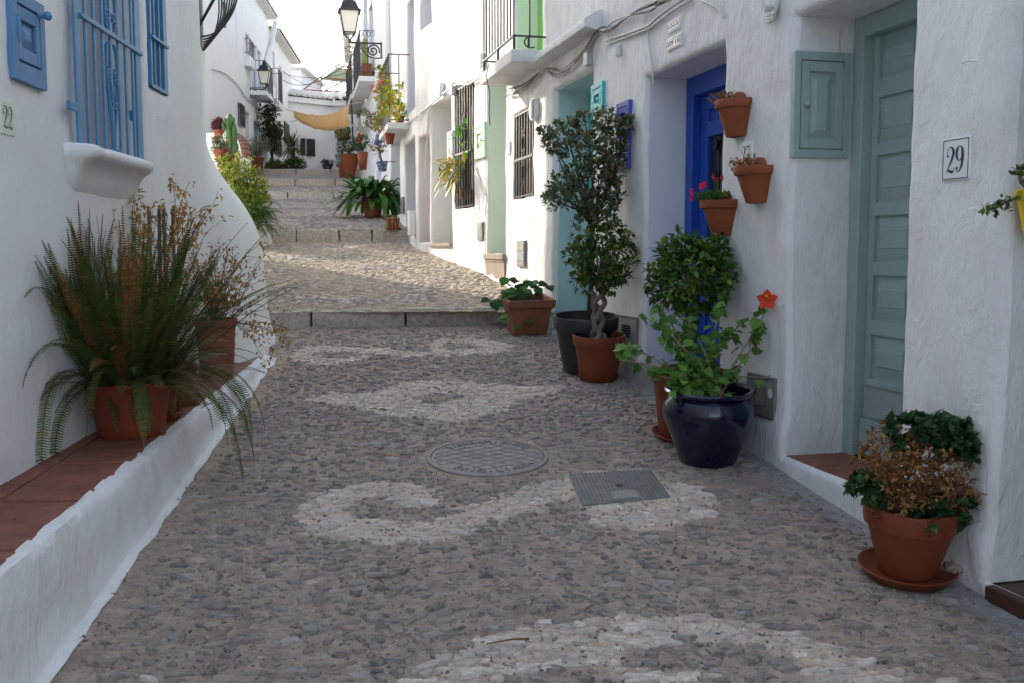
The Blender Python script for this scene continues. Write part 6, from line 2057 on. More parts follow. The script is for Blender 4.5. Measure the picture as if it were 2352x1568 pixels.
# cobalt pot with hibiscus
cB = base_from(1637, 1078, .14); sc = cB.y / F
root = thing("potted_hibiscus", "glossy cobalt blue pot of hibiscus with one orange red bloom", "plant", cB)
k = sc
prof = [(.001, 0), (64 * k, 0), (67 * k, 4 * k), (72 * k, 22 * k), (88 * k, 62 * k), (103 * k, 100 * k), (107 * k, 122 * k), (104 * k, 140 * k), (95 * k, 152 * k), (92 * k, 156 * k), (96 * k, 161 * k), (103 * k, 165 * k), (104 * k, 170 * k), (100 * k, 174 * k), (92 * k, 172 * k), (88 * k, 160 * k), (95 * k, 138 * k), (98 * k, 120 * k)]
pot(root, cB, 0, 96 * k, 172 * k, M['cobalt'], tilt=4, n=64, prof=prof)
rimB = cB + Vector((0, 0, 160 * k))
S_ = MB(); LV = []
LM = []
for i in range(10):
    q = MB(); leaf(q, Vector((0, 0, 0)), Vector((0, 1, 0)), Vector((0, 0, 1)), 1, 1, jcol(random.choice([(.07, .16, .03), (.12, .25, .04), (.08, .19, .03), (.045, .11, .022)]), .25), 'lobed', rnd(.05, .4)); LM.append(mesh_of(q, "leaf", M['leaf']))
def leaf_obj(p, d, up, L, root, meshes):
    d, s, n = basis(d, up)
    Mx = Matrix((s, d, n)).transposed().to_4x4() @ Matrix.Diagonal((L, L, L, 1))
    inst(random.choice(meshes), "leaf", root, Matrix.Translation(p) @ Mx)
def branch(tip_px, tip_dy, leaves, r0=.007, L=.055, base=None, bare=.25):
    """Woody branch from the pot to a point seen at tip_px."""
    t = on_y(tip_px[0], tip_px[1], cB.y + tip_dy)
    b = base or rimB + Vector((rnd(-.08, .08), rnd(-.06, .06), -.03))
    m_ = b.lerp(t, .5) + Vector((0, 0, .04)) + rdir() * .03
    pts = [Vector(p) for p in crom([tuple(b), tuple(m_), tuple(t)], 6)]
    S_.tube(pts, [r0 * (1 - .75 * i / (len(pts) - 1)) for i in range(len(pts))], 5, jcol((.26, .19, .13), .15), caps=False)
    for i in range(leaves):
        f = rnd(bare, 1.0) ** .7
        p = pts[min(len(pts) - 1, int(f * (len(pts) - 1)))] + rdir() * .025
        if not wall_ok(p, .03): p = p + F1.n * .06
        leaf_obj(p, (rdir() + Vector((0, 0, -.15))).normalized(), Vector((0, -.4, 1)) + rdir() * .4, L * rnd(.6, 1.25), root, LM)
tips = [((1505, 690), .05, 9), ((1470, 720), 0, 8), ((1440, 790), -.02, 6), ((1425, 825), -.05, 4), ((1520, 760), 0, 10), ((1560, 720), .05, 10), ((1600, 760), 0, 10), ((1640, 780), .03, 10), ((1690, 770), .05, 6), ((1715, 735), .1, 8), ((1665, 700), .1, 9),
        ((1775, 690), .06, 6), ((1760, 760), .06, 7), ((1785, 870), .02, 2), ((1530, 840), -.1, 12), ((1570, 860), -.14, 12), ((1610, 850), -.1, 12), ((1650, 880), -.16, 9), ((1690, 860), -.06, 6), ((1545, 900), -.14, 10), ((1590, 905), -.17, 8), ((1690, 925), -.08, 5), ((1630, 820), 0, 10), ((1500, 860), -.05, 9), ((1575, 800), -.05, 12)]
for tp, dy, nl in tips: branch(tp, dy, int(nl * 1.7))
for tp in ((1745, 740), (1780, 680), (1800, 690), (1790, 865), (1800, 870), (1420, 800), (1445, 815)):
    p = on_y(tp[0], tp[1], cB.y + .03)
    for _ in range(3): leaf_obj(p + rdir() * .015, rdir(), Vector((0, -.6, 1)), .075 * rnd(.8, 1.1), root, LM)
build(S_, "branches", M['stem'], root, smooth=True)
fc = on_y(1787, 690, cB.y + .0)
if not wall_ok(fc, .06): fc = fc + F1.n * .06
mb = MB(); fd = Vector((-.35, -1, .15)).normalized(); _, fs, fu = basis(fd, Vector((0, 0, 1)))
for i in range(5):
    a = 2 * math.pi * i / 5 + .3; dd = (fs * math.cos(a) + fu * math.sin(a)) + fd * .35
    leaf(mb, fc + dd * .004, dd, fd, .058, .046, jcol((.80, .07, .03), .12), 'oval', -.12)
fl = build(mb, "hibiscus_bloom", M['petal'], root, smooth=True)
mb = MB(); mb.tube([fc, fc + fd * .06 + fu * .015], [.003, .002], 5, (.75, .30, .05)); mb.lathe([(.001, -.006), (.007, 0), (.001, .008)], 8, fc + fd * .06 + fu * .015, None, col=(.85, .5, .08)); build(mb, "stamen", M['petal'], fl)

# terracotta pot behind it with a ball-headed ficus
def ficus(name, label, base, potargs, crown_c, crown_r, n, trunk, cols, tw=True, potmat='terra_new', L=.055, W=.032):
    root = thing(name, label, "plant", base)
    pot(root, base, *potargs[0], M[potmat], **potargs[1])
    S_ = MB()
    if trunk:
        a, b, r_, strands, turns = trunk
        for k in range(strands):
            pts = []
            for i in range(25):
                t = i / 24; ph = 2 * math.pi * (k / strands + turns * t); rr_ = r_ * (1.25 - .5 * math.sin(math.pi * t)) * (1 if strands > 1 else .15)
                pts.append(a.lerp(b, t) + Vector((math.cos(ph) * rr_ * (1 + .3 * t), math.sin(ph) * rr_, 0)) + Vector((nz((t * 3, k, 0), 2), nz((t * 3, k, 5), 2), 0)) * r_ * .9)
            S_.tube(pts, [r_ * .66 * (1.1 - .35 * i / 24) * (1 + .18 * nz((i * .5, k, 1), 1.3)) for i in range(25)], 8, caps=True)
        for i in range(16):
            e = crown_c + Vector((rnd(-.7, .7) * crown_r[0], rnd(-.7, .7) * crown_r[1], rnd(-.5, .8) * crown_r[2]))
            m_ = b.lerp(e, .45) + rdir() * .03
            S_.tube([b, m_, e], [r_ * .5, r_ * .3, .003], 5, caps=False)
        build(S_, "trunk", M['bark'] if strands > 1 else M['bark_dk'], root, smooth=True)
    mb = MB(); bush(mb, crown_c, crown_r, n, 5, L, W, cols, 'oval', .45, ok=lambda p: wall_ok(p, .02), up_bias=.5, curl=.2, lump=.35, seed=base.x)
    build(mb, "foliage", M['leaf_gloss'], root, kind="stuff")
    return root
g = ghit(1545, 1026); cO = Vector((g.x + .12, g.y + .17, 0)); cO.z = zone_z(0, cO.x, cO.y) + .004; sc = cO.y / F
cc = on_y(1592, 632, cO.y + .02)
cols = [(.05, .125, .02), (.065, .155, .026), (.09, .19, .03), (.035, .085, .016), (.14, .20, .025)]
ficus("potted_ficus", "ball headed ficus tree in a terracotta pot behind the cobalt blue pot", cO, ((70 * sc, 92 * sc, 150 * sc), dict(rim_h=.05, rim_out=.014, saucer=88 * sc)),
      cc, (103 * sc, .22, 98 * sc), 430, (cO + Vector((0, 0, .25)), cc - Vector((0, 0, 60 * sc)), .022, 1, .3), cols, L=.052, W=.030)
# braided ficus
g = ghit(1378, 884); cT = base_from(1378, 880, 45 * g.y / F); sc = cT.y / F
cc = on_y(1383, 595, cT.y)
ficus("potted_braided_ficus", "ficus with a braided grey trunk in a terracotta pot before the black pot", cT, ((44 * sc, 60 * sc, 98 * sc), dict(rim_h=22 * sc, rim_out=5 * sc, saucer=48 * sc)),
      cc, (80 * sc, .21, 82 * sc), 330, (cT + Vector((-.01, 0, 84 * sc)), on_y(1374, 668, cT.y), 11 * sc, 3, .85), [(.045, .105, .016), (.065, .14, .024), (.095, .17, .028), (.03, .07, .013), (.2, .2, .03)], L=.048, W=.029)
# black pot with grey-leaved small tree
g = ghit(1322, 862); cK = Vector((0, 0, 0)); yk = g.y + 46 * g.y / F; cK = Vector(((1345 - CX) / F * yk, yk, 0)); cK.z = zone_z(0, cK.x, yk) + .004; sc = yk / F
root = thing("potted_grey_tree", "small grey green tree in a tall black plastic pot by the turquoise doorway", "plant", cK)
pot(root, cK, 50 * sc, 74 * sc, 128 * sc, M['black_pot'], rim_h=30 * sc, rim_out=6 * sc, n=48)
S_, mb = MB(), MB()
tb = cK + Vector((.02, 0, 100 * sc)); fork = on_y(1362, 520, yk)
S_.tube([tb, tb.lerp(fork, .5) + Vector((.01, 0, 0)), fork], [.022, .018, .014], 7)
okk = lambda p: wall_ok(p, .03)
for (x, y, r_, n_) in ((1300, 300, 34, 26), (1345, 285, 36, 30), (1400, 275, 38, 32), (1440, 295, 26, 18), (1270, 330, 30, 18), (1255, 310, 18, 9), (1310, 345, 34, 26), (1360, 340, 42, 40), (1410, 335, 40, 36), (1295, 420, 34, 24), (1330, 400, 36, 30), (1375, 400, 42, 42), (1420, 395, 34, 26),
                      (1285, 455, 36, 24), (1262, 460, 22, 12), (1330, 460, 36, 28), (1375, 460, 40, 36), (1410, 455, 28, 20), (1345, 500, 34, 22), (1390, 500, 34, 24), (1425, 430, 20, 10), (1450, 285, 14, 8)):
    dy = rnd(-.22, .12); c = on_y(x, y, yk + dy)
    if not okk(c): c = on_y(x, y, yk - .2)
    r3 = r_ * sc
    m_ = fork.lerp(c, .5) + rdir() * .05
    S_.tube([fork, m_, c], [.010, .007, .003], 5, caps=False)
    bush(mb, c, (r3, r3, r3 * .8), int(n_ * 1.25), 6, .046, .025, [GO, GO, (.09, .12, .06), (.20, .22, .15), (.065, .09, .042), (.28, .19, .11) if y < 300 or x > 1390 else GO], 'oval', .25, okk and None, None, .6, .05, ok=okk)
build(S_, "trunk", M['bark_dk'], root, smooth=True); build(mb, "foliage", M['leaf'], root, kind="stuff")
# square planter
g = ghit(1211, 774); sc = g.y / F; yq = g.y + .14
cQ = Vector((g.x, yq, zone_z(0, g.x, yq) + .0)); 
root = thing("square_planter", "square terracotta planter with heart leaved vine at the end of the step", "plant", cQ)
Mq = Matrix.Rotation(R(5.7), 3, 'X') @ Matrix.Rotation(R(12), 3, 'Z')
def sqr4(w, z): return [cQ + Mq @ Vector((a * w, b * w, z)) for a, b in ((-1, -1), (1, -1), (1, 1), (-1, 1))]
mb = MB(); pr = [(36, 0), (38, 4), (48, 66), (52, 67), (55, 70), (56, 86), (50, 86), (46, 66)]
for w, z in pr: mb.v += [tuple(p) for p in sqr4(w * sc, z * sc)]; mb.c += [(1, 1, 1)] * 4
for i in range(len(pr) - 1):
    for k_ in range(4): k2 = (k_ + 1) % 4; mb.f.append((4 * i + k_, 4 * i + k2, 4 * i + 4 + k2, 4 * i + 4 + k_))
mb.f.append((3, 2, 1, 0))
build(mb, "pot", M['terra_dark'], root, bevel=.006)
mb = MB(); mb.add(sqr4(46 * sc, 74 * sc), [(0, 1, 2, 3)]); build(mb, "soil", M['soil'], root)
HM = []
for i in range(6):
    q = MB(); leaf(q, Vector((0, 0, 0)), Vector((0, 1, 0)), Vector((0, 0, 1)), 1, .95, jcol(random.choice([(.05, .13, .025), (.07, .19, .03), (.03, .085, .02)]), .2), 'oval', rnd(.1, .4)); HM.append(mesh_of(q, "leaf", M['leaf']))
S_ = MB(); top = cQ + Vector((0, 0, 74 * sc))
for (x, y, dy) in ((1165, 665, -.05), (1178, 655, 0), (1190, 648, .02), (1200, 660, -.08), (1215, 655, 0), (1222, 668, -.05), (1238, 665, 0), (1258, 652, .02), (1180, 675, -.1), (1205, 672, -.1), (1132, 695, -.12), (1150, 728, -.14), (1195, 740, -.16), (1240, 770, -.16), (1128, 692, -.1), (1210, 640, 0), (1170, 640, .03), (1230, 650, 0)):
    p = on_y(x, y, yq + dy); S_.tube([top + Vector((rnd(-.05, .05), 0, 0)), top.lerp(p, .6) + Vector((0, 0, .05)), p], .003, 4, (.12, .18, .05), caps=False)
    for _ in range(2): leaf_obj(p + rdir() * .02, Vector((rnd(-1, 1), -.8, rnd(-.6, .4))), Vector((0, -.7, 1)), rnd(.07, .125), root, HM)
build(S_, "stems", M['stem'], root)

# ------------------------------------------------------------------ three half pots on the wall of house 27
def wall_pot(x0, x1, yt, yb, label, plant):
    """Flat-backed pot: picture extents of its rim, top and bottom."""
    d = .10
    sA, zt = F1.hit((x0 + x1) / 2, yt, d); _, zb = F1.hit((x0 + x1) / 2, yb, d)
    w = abs(F1.hit(x1, yt, 0)[0] - F1.hit(x0, yt, .15)[0])
    y_ = F1.P(sA, 0, d).y; w_px = (x1 - x0) * y_ / F
    R_ = w_px * .66; h = zt - zb
    s0 = F1.hit(x1 - 6, yt, 0.0)[0] + R_ * .62
    c = F1.P(s0, zb, .012)
    root = thing("wall_pot", label, "wall pot", c)
    Mw = Matrix((F1.e, F1.n, Vector((0, 0, 1)))).transposed()
    def ring(prof, mat, nm, rt=root):
        mb = MB(); mb.lathe(prof, 24, c, Mw, 0, math.pi)
        return build(mb, nm, mat, rt, smooth=True, auto=45)
    pr = [(.001, 0), (R_ * .52, 0), (R_ * .54, .006), (R_ * .88, h * .76), (R_ * .98, h * .77), (R_ * 1.0, h * .80), (R_ * 1.02, h * .98), (R_ * 1.0, h), (R_ * .93, h), (R_ * .86, h * .75), (R_ * .7, h * .5)]
    ring(pr, M['terracotta'], "pot")
    mb = MB(); N_ = 16                          # flat back rising in a round tab
    prof = [(-R_ * .53, 0), (R_ * .53, 0), (R_ * 1.0, h)] + [(R_ * .5 * math.cos(math.pi * i / N_), h + R_ * .36 * math.sin(math.pi * i / N_)) for i in range(N_ + 1)] + [(-R_ * 1.0, h)]
    m_ = len(prof); v = [c + Mw @ Vector((x, .012, z)) for x, z in prof] + [c + Mw @ Vector((x, -.012, z)) for x, z in prof]
    mb.add(v, [tuple(range(m_ - 1, -1, -1)), tuple(range(m_, 2 * m_))] + [(i, (i + 1) % m_, m_ + (i + 1) % m_, m_ + i) for i in range(m_)]); build(mb, "back_plate", M['terracotta'], root)
    mb = MB(); q = [c + Mw @ Vector((R_ * .9 * math.cos(math.pi * i / 12), R_ * .9 * math.sin(math.pi * i / 12), h * .9)) for i in range(13)]; mb.add(q, [tuple(range(13))]); build(mb, "soil", M['soil'], root)
    S_, L_ = MB(), MB(); ctr = c + Mw @ Vector((0, R_ * .5, h * .95))
    if plant == 'dry':
        for i in range(26):
            p = ctr + Mw @ Vector((rnd(-.7, .75) * R_, rnd(-.3, .4) * R_, 0)); e = p + Mw @ Vector((rnd(-.02, .06), rnd(-.01, .03), rnd(.01, .055)))
            S_.tube([p, e], .003, 4, jcol(DRY2, .3), caps=False)
            for _ in range(6): leaf(L_, e, rdir(), Vector((0, 0, 1)), .026, .011, jcol(random.choice([DRY, DRY2, (.2, .1, .06)]), .3), 'mini')
        build(S_, "dry_stems", M['stem'], root); build(L_, "dry_rosettes", M['dry'], root, kind="stuff")
    else:
        for i in range(60):
            p = ctr + Mw @ Vector((rnd(-.8, .9) * R_, rnd(-.4, .45) * R_, rnd(0, .05)))
            for _ in range(5): leaf(L_, p, rdir(-.2), Vector((0, 0, 1)), .035, .014, jcol(random.choice([GM, GB, GD_]), .3), 'mini')
        build(L_, "foliage", M['leaf'], root, kind="stuff")
        for (a, z, o_) in ((.85, .03, .5), (.2, .09, .4), (.05, .085, .45), (.62, .06, .6), (-.35, .12, .0), (-.55, .13, -.1), (-.2, .14, .1), (.3, .10, .2)):
            p = ctr + Mw @ Vector((a * R_, o_ * R_, z)); q = MB(); big = a > -.1
            for k_ in range(5):
                an = 2 * math.pi * k_ / 5; leaf(q, p, Mw @ Vector((math.cos(an), .6, math.sin(an))), F1.n - Vector((0, .8, 0)), .026 if big else .018, .024, jcol((.70, .03, .16) if big else (.45, .06, .10), .15), 'oval', -.1)
            S_.tube([ctr + Mw @ Vector((a * R_ * .6, 0, 0)), p], .002, 4, (.12, .2, .05), caps=False); build(q, "blossom", M['petal'], root)
        build(S_, "stems", M['stem'], root)
wall_pot(1642, 1724, 224, 309, "topmost terracotta half pot with dried succulents above the number 27 tile", 'dry')
wall_pot(1684, 1776, 380, 465, "terracotta half pot with dried tufts hung just below the number 27 tile", 'dry')
wall_pot(1605, 1694, 459, 541, "lowest terracotta half pot with magenta petunias beside the blue door", 'flowers')

# yellow pot with jade plant at the edge
Yc = on_y(2352, 480, 3.48) + Vector((.04, 0, 0))
root = thing("yellow_wall_pot", "bright yellow hanging pot with a trailing jade plant by the doorway", "wall pot", Yc)
mb = MB(); mb.lathe([(.001, -.085), (.036, -.085), (.058, .03), (.066, .032), (.068, .065), (.062, .066), (.055, .03), (.001, .025)], 28, Yc); build(mb, "pot", M['yellow'], root, smooth=True, auto=45)
mb = MB(); mb.tube([Yc + Vector((-.02, .055, .05)), Yc + Vector((-.02, .12, .05))], .006, 6); mb.tube([Yc + Vector((.02, .055, .05)), Yc + Vector((.02, .12, .05))], .006, 6); mb.box(Yc + Vector((0, .115, .05)), (.07, .015, .05)); build(mb, "bracket", M['iron'], root)
JM = []
for i in range(5):
    q = MB(); leaf(q, Vector((0, 0, 0)), Vector((0, 1, 0)), Vector((0, 0, 1)), 1, .62, [(.10, .17, .03), (.14, .24, .05), (.09, .06, .035), (.07, .045, .03), (.10, .12, .03)][i], 'oval', .1); JM.append(mesh_of(q, "leaf", M['leaf_gloss'], True))
S_ = MB(); base = Yc + Vector((-.01, 0, .05))
def jade(pts, tips):
    P_ = [on_y(x, y, 3.46) for x, y in pts]; S_.tube([base] + P_, [.007, .006] + [.0045] * (len(P_) - 1), 6, (.16, .11, .07))
    for (x, y, n_, L) in tips:
        p = on_y(x, y, 3.46)
        for k_ in range(n_): leaf_obj(p + rdir() * .008, (rdir() + Vector((-.1, -.2, .1))).normalized(), Vector((0, -.3, 1)) + rdir() * .3, L * rnd(.8, 1.2), root, JM)
jade([(2335, 455), (2315, 462), (2290, 478), (2270, 480)], ((2264, 480, 9, .026), (2278, 482, 7, .028), (2284, 492, 7, .022), (2295, 472, 6, .028), (2308, 470, 6, .028), (2320, 465, 6, .03), (2330, 452, 5, .03), (2318, 482, 4, .03), (2300, 455, 6, .022)))
jade([(2345, 420), (2338, 395)], ((2335, 390, 9, .028), (2346, 388, 8, .028), (2330, 400, 5, .026), (2350, 410, 6, .03)))
build(S_, "stems", M['stem'], root, smooth=True)

# ------------------------------------------------------------------ croton and vine on the tall grilled window
s_, z = F2.hit(1060, 400); cv = F2.P(s_, z, .12)
root = thing("potted_croton", "yellow leaved croton growing out of the tall black window grille", "plant", cv)
for i in range(70):
    q = MB(); t = random.random()
    p = F2.P(F2.hit(rnd(1042, 1080), 400)[0], F2.hit(1060, rnd(370, 425))[1], rnd(.05, .2))
    col = random.choice([(.55, .42, .03), (.62, .45, .05), (.45, .40, .04), (.20, .24, .03), (.10, .17, .03), (.55, .30, .04)])
    leaf(q, p, F2.n * rnd(.1, .9) + F2.e * rnd(-.8, 1.0) + Vector((0, 0, rnd(-.5, .9))), Vector((0, 0, 1)), rnd(.16, .30), rnd(.03, .05), jcol(col, .2), 'strap', rnd(.1, .6)); build(q, "leaf", M['leaf_gloss'], root)
mb = MB(); mb.lathe([(.001, -.12), (.05, -.12), (.07, .02), (.001, .02)], 14, cv - Vector((0, 0, .2)) - F2.n * .16); build(mb, "pot", M['terra_dark'], root, smooth=True)
root = thing("window_vine", "thin green vine climbing the tall black window grille", "plant", F2.P(s_, z + .3, .02))
S_, L_ = MB(), MB(); pts = [F2.P(*F2.hit(x, y, .04), .04) for x, y in ((1062, 400), (1064, 370), (1068, 345), (1060, 320), (1066, 300), (1058, 285), (1064, 250), (1066, 210))]
S_.tube([Vector(p) for p in crom([tuple(p) for p in pts], 4)], .006, 5, (.12, .2, .05))
for x, y in ((1050, 312), (1056, 290), (1066, 298), (1062, 318), (1070, 340), (1066, 350), (1060, 366), (1072, 365), (1067, 330), (1070, 285), (1055, 300)):
    for _ in range(2): leaf(L_, F2.P(*F2.hit(x, y, .06), .06), rdir() + F2.n * .4, Vector((0, 0, 1)), .11, .06, jcol((.12, .30, .03), .2), 'oval')
build(S_, "stem", M['stem'], root); build(L_, "leaves", M['leaf'], root, kind="stuff")

# ------------------------------------------------------------------ aspidistra and its neighbours on the second flight
def base2(px, py, k): 
    g = ghit(px, py, k); return g
g = ghit(854, 503, 2); cA = Vector((g.x, g.y + .15, 0)); cA.z = zone_z(2, cA.x, cA.y); sc = cA.y / F
root = thing("potted_aspidistra", "broad leaved dark green aspidistra in a brown pot on the second step level", "plant", cA)
pot(root, cA, 18 * sc, 25 * sc, 44 * sc, M['terra_dark'], 8 * sc, 2 * sc, saucer=20 * sc, n=32)
top = cA + Vector((0, 0, 40 * sc))
for i in range(150):
    az = rnd(0, 2 * math.pi); el = rnd(.0, 1.3); d = Vector((math.cos(az) * math.cos(el), math.sin(az) * math.cos(el), math.sin(el)))
    p = top + Vector((math.cos(az), math.sin(az), 0)) * rnd(.02, .20) + d * rnd(.08, .30)
    if not wall_ok(p + d * .2, .03): continue
    q = MB(); leaf(q, p, d, Vector((0, 0, 1)), rnd(.42, .66), rnd(.10, .155), jcol(random.choice([(.03, .09, .018), (.04, .12, .022), (.06, .16, .03), (.09, .21, .04)]), .2), 'strap', rnd(.2, .95)); build(q, "leaf", M['leaf_gloss'], root, smooth=True)
S_ = MB()
for i in range(30): a = rnd(0, 6.28); S_.tube([top - Vector((0, 0, .03)), top + Vector((math.cos(a) * .12, math.sin(a) * .12, rnd(.15, .3)))], .004, 4, (.04, .1, .02), caps=False)
build(S_, "stalks", M['stem'], root)
g = ghit(901, 530, 2); cG = Vector((g.x, g.y + .12, 0)); cG.z = zone_z(2, cG.x, cG.y); sc = cG.y / F
root = thing("potted_grass", "low orange pot of withering grass on the edge of the second step", "plant", cG)
pot(root, cG, 13 * sc, 15.5 * sc, 24 * sc, M['terra_new'], 5 * sc, 1.5 * sc, saucer=18 * sc, n=24)
for i in range(34):
    az = rnd(0, 6.28); q = MB(); leaf(q, cG + Vector((0, 0, .16)), Vector((math.cos(az) * .6, math.sin(az) * .6, rnd(.5, 1))), Vector((0, 0, 1)), rnd(.25, .5), .014, jcol(random.choice([(.4, .3, .12), (.12, .22, .05), (.35, .22, .09)]), .2), 'strap', rnd(.7, 1.5)); build(q, "blade", M['leaf'], root)

# wall-hung pots up the right side
def hung_pot(px, py, w, h, f, label, mat, plant, d=.16, tilt=0.0, sc_=1.0):
    s_, z = f.hit(px, py, d); c = f.P(s_, z, d); k_ = c.y / F
    root = thing("hanging_pot", label, "wall pot", c)
    Mt = Matrix.Rotation(tilt, 3, 'Y')
    mb = MB(); r_ = w * k_ / 2; hh = h * k_
    mb.lathe([(.001, -hh), (r_ * .6, -hh), (r_ * .66, -hh + .01), (r_ * .92, -hh * .25), (r_, -hh * .24), (r_ * 1.03, 0), (r_ * .93, 0), (r_ * .8, -hh * .2), (.001, -hh * .15)], 22, c, Mt); build(mb, "pot", M[mat], root, smooth=True, auto=45)
    mb = MB(); mb.tube([c - f.n * (d - .0), c - f.n * r_ * .8], .008, 5); build(mb, "holder", M['iron'], root)
    L_ = MB()
    if plant == 'aeonium':
        st = MB(); e = c + Vector((-.12, 0, .22)) if tilt > .15 else c + Vector((-.05, 0, .26))
        st.tube([c, c + Vector((-.03, 0, .1)), e], .022, 6, (.25, .17, .10)); build(st, "stem", M['stem'], root, smooth=True)
        for i in range(120): leaf(L_, e + rdir() * .13 * Vector((1, 1, .7)).x, rdir(-.3), Vector((0, 0, 1)), .085, .04, jcol(random.choice([(.28, .09, .07), (.20, .17, .06), (.30, .14, .08), (.12, .16, .05)]), .25), 'oval')
    elif plant == 'succulent':
        for i in range(60): leaf(L_, c + Vector((rnd(-.8, .8) * r_, rnd(-.8, .8) * r_, 0)), rdir(.0), Vector((0, 0, 1)), .13, .03, jcol(random.choice([(.35, .38, .06), (.15, .25, .04), (.45, .30, .10)]), .2), 'oval')
    else:
        for i in range(110): leaf(L_, c + rdir(-.1) * .15, rdir(), Vector((0, 0, 1)), .07, .035, jcol(random.choice([(.15, .11, .05), (.10, .12, .04), (.20, .15, .07)]), .25), 'oval')
    build(L_, "foliage", M['leaf'], root, kind="stuff")
    if mat == 'whiteceramic':
        for i in range(16):
            a = rnd(math.pi, 2 * math.pi); zz = rnd(-.85, -.3) * hh; rr_ = r_ * (.62 + .34 * (zz + hh) / hh)
            q = MB(); q.lathe([(.001, -.012), (.016, 0), (.001, .012)], 8, c + Mt @ Vector((rr_ * math.cos(a), rr_ * math.sin(a), zz))); build(q, "painted_dot", M['ink'], root)
hung_pot(895, 305, 24, 26, F2B, "orange clay pot of yellow green succulents hung under the flowered balcony", 'terracotta', 'succulent', .25)
hung_pot(874, 312, 26, 24, F2B, "tilted blue and white pot holding an aeonium beside the orange clay pot", 'blueceramic', 'aeonium', .30, .45)
hung_pot(877, 372, 26, 22, F2B, "blue and white pot with a red aeonium just above the aspidistra", 'blueceramic', 'aeonium', .25, -.1)
hung_pot(836, 268, 16, 22, F2B, "white pot with dark dots and brown succulents near the thin black post", 'whiteceramic', 'brown', .25)
# big clay jar with bush
k_ = 3; y_ = 24.6
cJ = on_y(803, 398, 27.9); sc = cJ.y / F
root = thing("clay_jar", "bulbous orange clay jar with a dense bush at the right of the upper steps", "plant", cJ)
h = 42 * sc; r_ = 20 * sc
mb = MB(); mb.lathe([(.001, -.3), (r_ * .6, -.3), (r_ * .62, 0), (r_ * .85, h * .3), (r_, h * .65), (r_ * .9, h * .9), (r_ * .95, h), (r_ * .85, h), (r_ * .8, h * .9), (.001, h * .88)], 26, cJ); build(mb, "jar", M['terracotta'], root, smooth=True)
mb = MB(); bush(mb, cJ + Vector((0, 0, h + .22)), (.36, .3, .28), 260, 6, .055, .03, [GM, GD_, (.08, .15, .04), (.10, .09, .03)], 'mini', .3)
bush(mb, cJ + Vector((-.2, .1, h + .55)), (.2, .2, .15), 90, 6, .05, .028, [(.35, .33, .16), (.28, .30, .12)], 'mini', .3); build(mb, "foliage", M['leaf'], root, kind="stuff")
cJ2 = cJ + Vector((-.25, .35, 0)); root = thing("potted_sage_bush", "grey green bush in a small orange pot left of the bulbous jar", "plant", cJ2)
pot(root, cJ2 - Vector((0, 0, .1)), .09, .13, .36, M['terracotta'], .05, .012, n=20)
mb = MB(); bush(mb, cJ2 + Vector((-.05, 0, .42)), (.17, .17, .26), 150, 6, .045, .018, [(.16, .19, .10), (.20, .22, .12), (.08, .13, .05)], 'mini', .2); build(mb, "foliage", M['leaf'], root, kind="stuff")
cR = on_y(833, 350, 20.0); root = thing("potted_palm", "small palm with red blossoms in an orange wall pot by the far doorways", "plant", cR)
mb = MB(); mb.lathe([(.001, -.35), (.07, -.35), (.11, 0), (.09, 0), (.001, -.04)], 18, cR); build(mb, "pot", M['terra_new'], root, smooth=True)
for i in range(14):
    az = rnd(0, 6.28); q = MB(); leaf(q, cR, Vector((math.cos(az) * .5, math.sin(az) * .5, 1)), Vector((0, 0, 1)), rnd(.5, .9), .035, jcol((.05, .12, .05), .2), 'strap', rnd(.3, .8)); build(q, "palm_leaf", M['leaf'], root)
mb = MB(); bush(mb, cR + Vector((.0, -.05, .2)), (.13, .13, .14), 60, 5, .05, .025, [(.05, .10, .03)], 'mini', .2); build(mb, "foliage", M['leaf'], root, kind="stuff")
mb = MB(); bush(mb, cR + Vector((-.02, -.12, .28)), (.06, .05, .09), 14, 5, .045, .03, [(.55, .02, .03)], 'mini', .2); build(mb, "red_blossoms", M['petal'], root, kind="stuff")
# balcony plants
sA_, sB_ = F2B.s_of_y(15.9), F2B.s_of_y(17.4)
root = thing("bougainvillea", "flowering climber with pink blooms on the railing of the small balcony", "plant", F2B.P(sB_, zt, .36))
mb = MB()
for (x, y, r_, n_) in ((872, 165, .09, 20), (882, 195, .12, 30), (888, 220, .14, 40), (892, 240, .14, 40), (880, 255, .11, 26), (905, 225, .1, 16), (912, 262, .09, 14), (862, 220, .06, 8), (870, 285, .09, 16), (918, 205, .06, 6)):
    s_, z = F2B.hit(x, y, .4); bush(mb, F2B.P(s_, z, .40), (r_, r_, r_), n_, 5, .06, .035, [(.30, .34, .03), (.40, .36, .04), (.15, .24, .03), (.30, .16, .05)], 'mini', .2)
build(mb, "foliage", M['leaf'], root, kind="stuff")
mb = MB()
for (x, y) in ((876, 188), (858, 204), (870, 198)):
    s_, z = F2B.hit(x, y, .45); bush(mb, F2B.P(s_, z, .45), (.03, .03, .03), 3, 5, .045, .04, [(.75, .04, .2)], 'mini', .2)
build(mb, "pink_blossoms", M['petal'], root, kind="stuff")
S_ = MB(); S_.tube([F2B.P(*F2B.hit(x, y, .36), .36) for x, y in ((898, 280), (892, 250), (885, 215), (874, 165))], .008, 5, (.2, .15, .08)); build(S_, "stem", M['stem'], root)
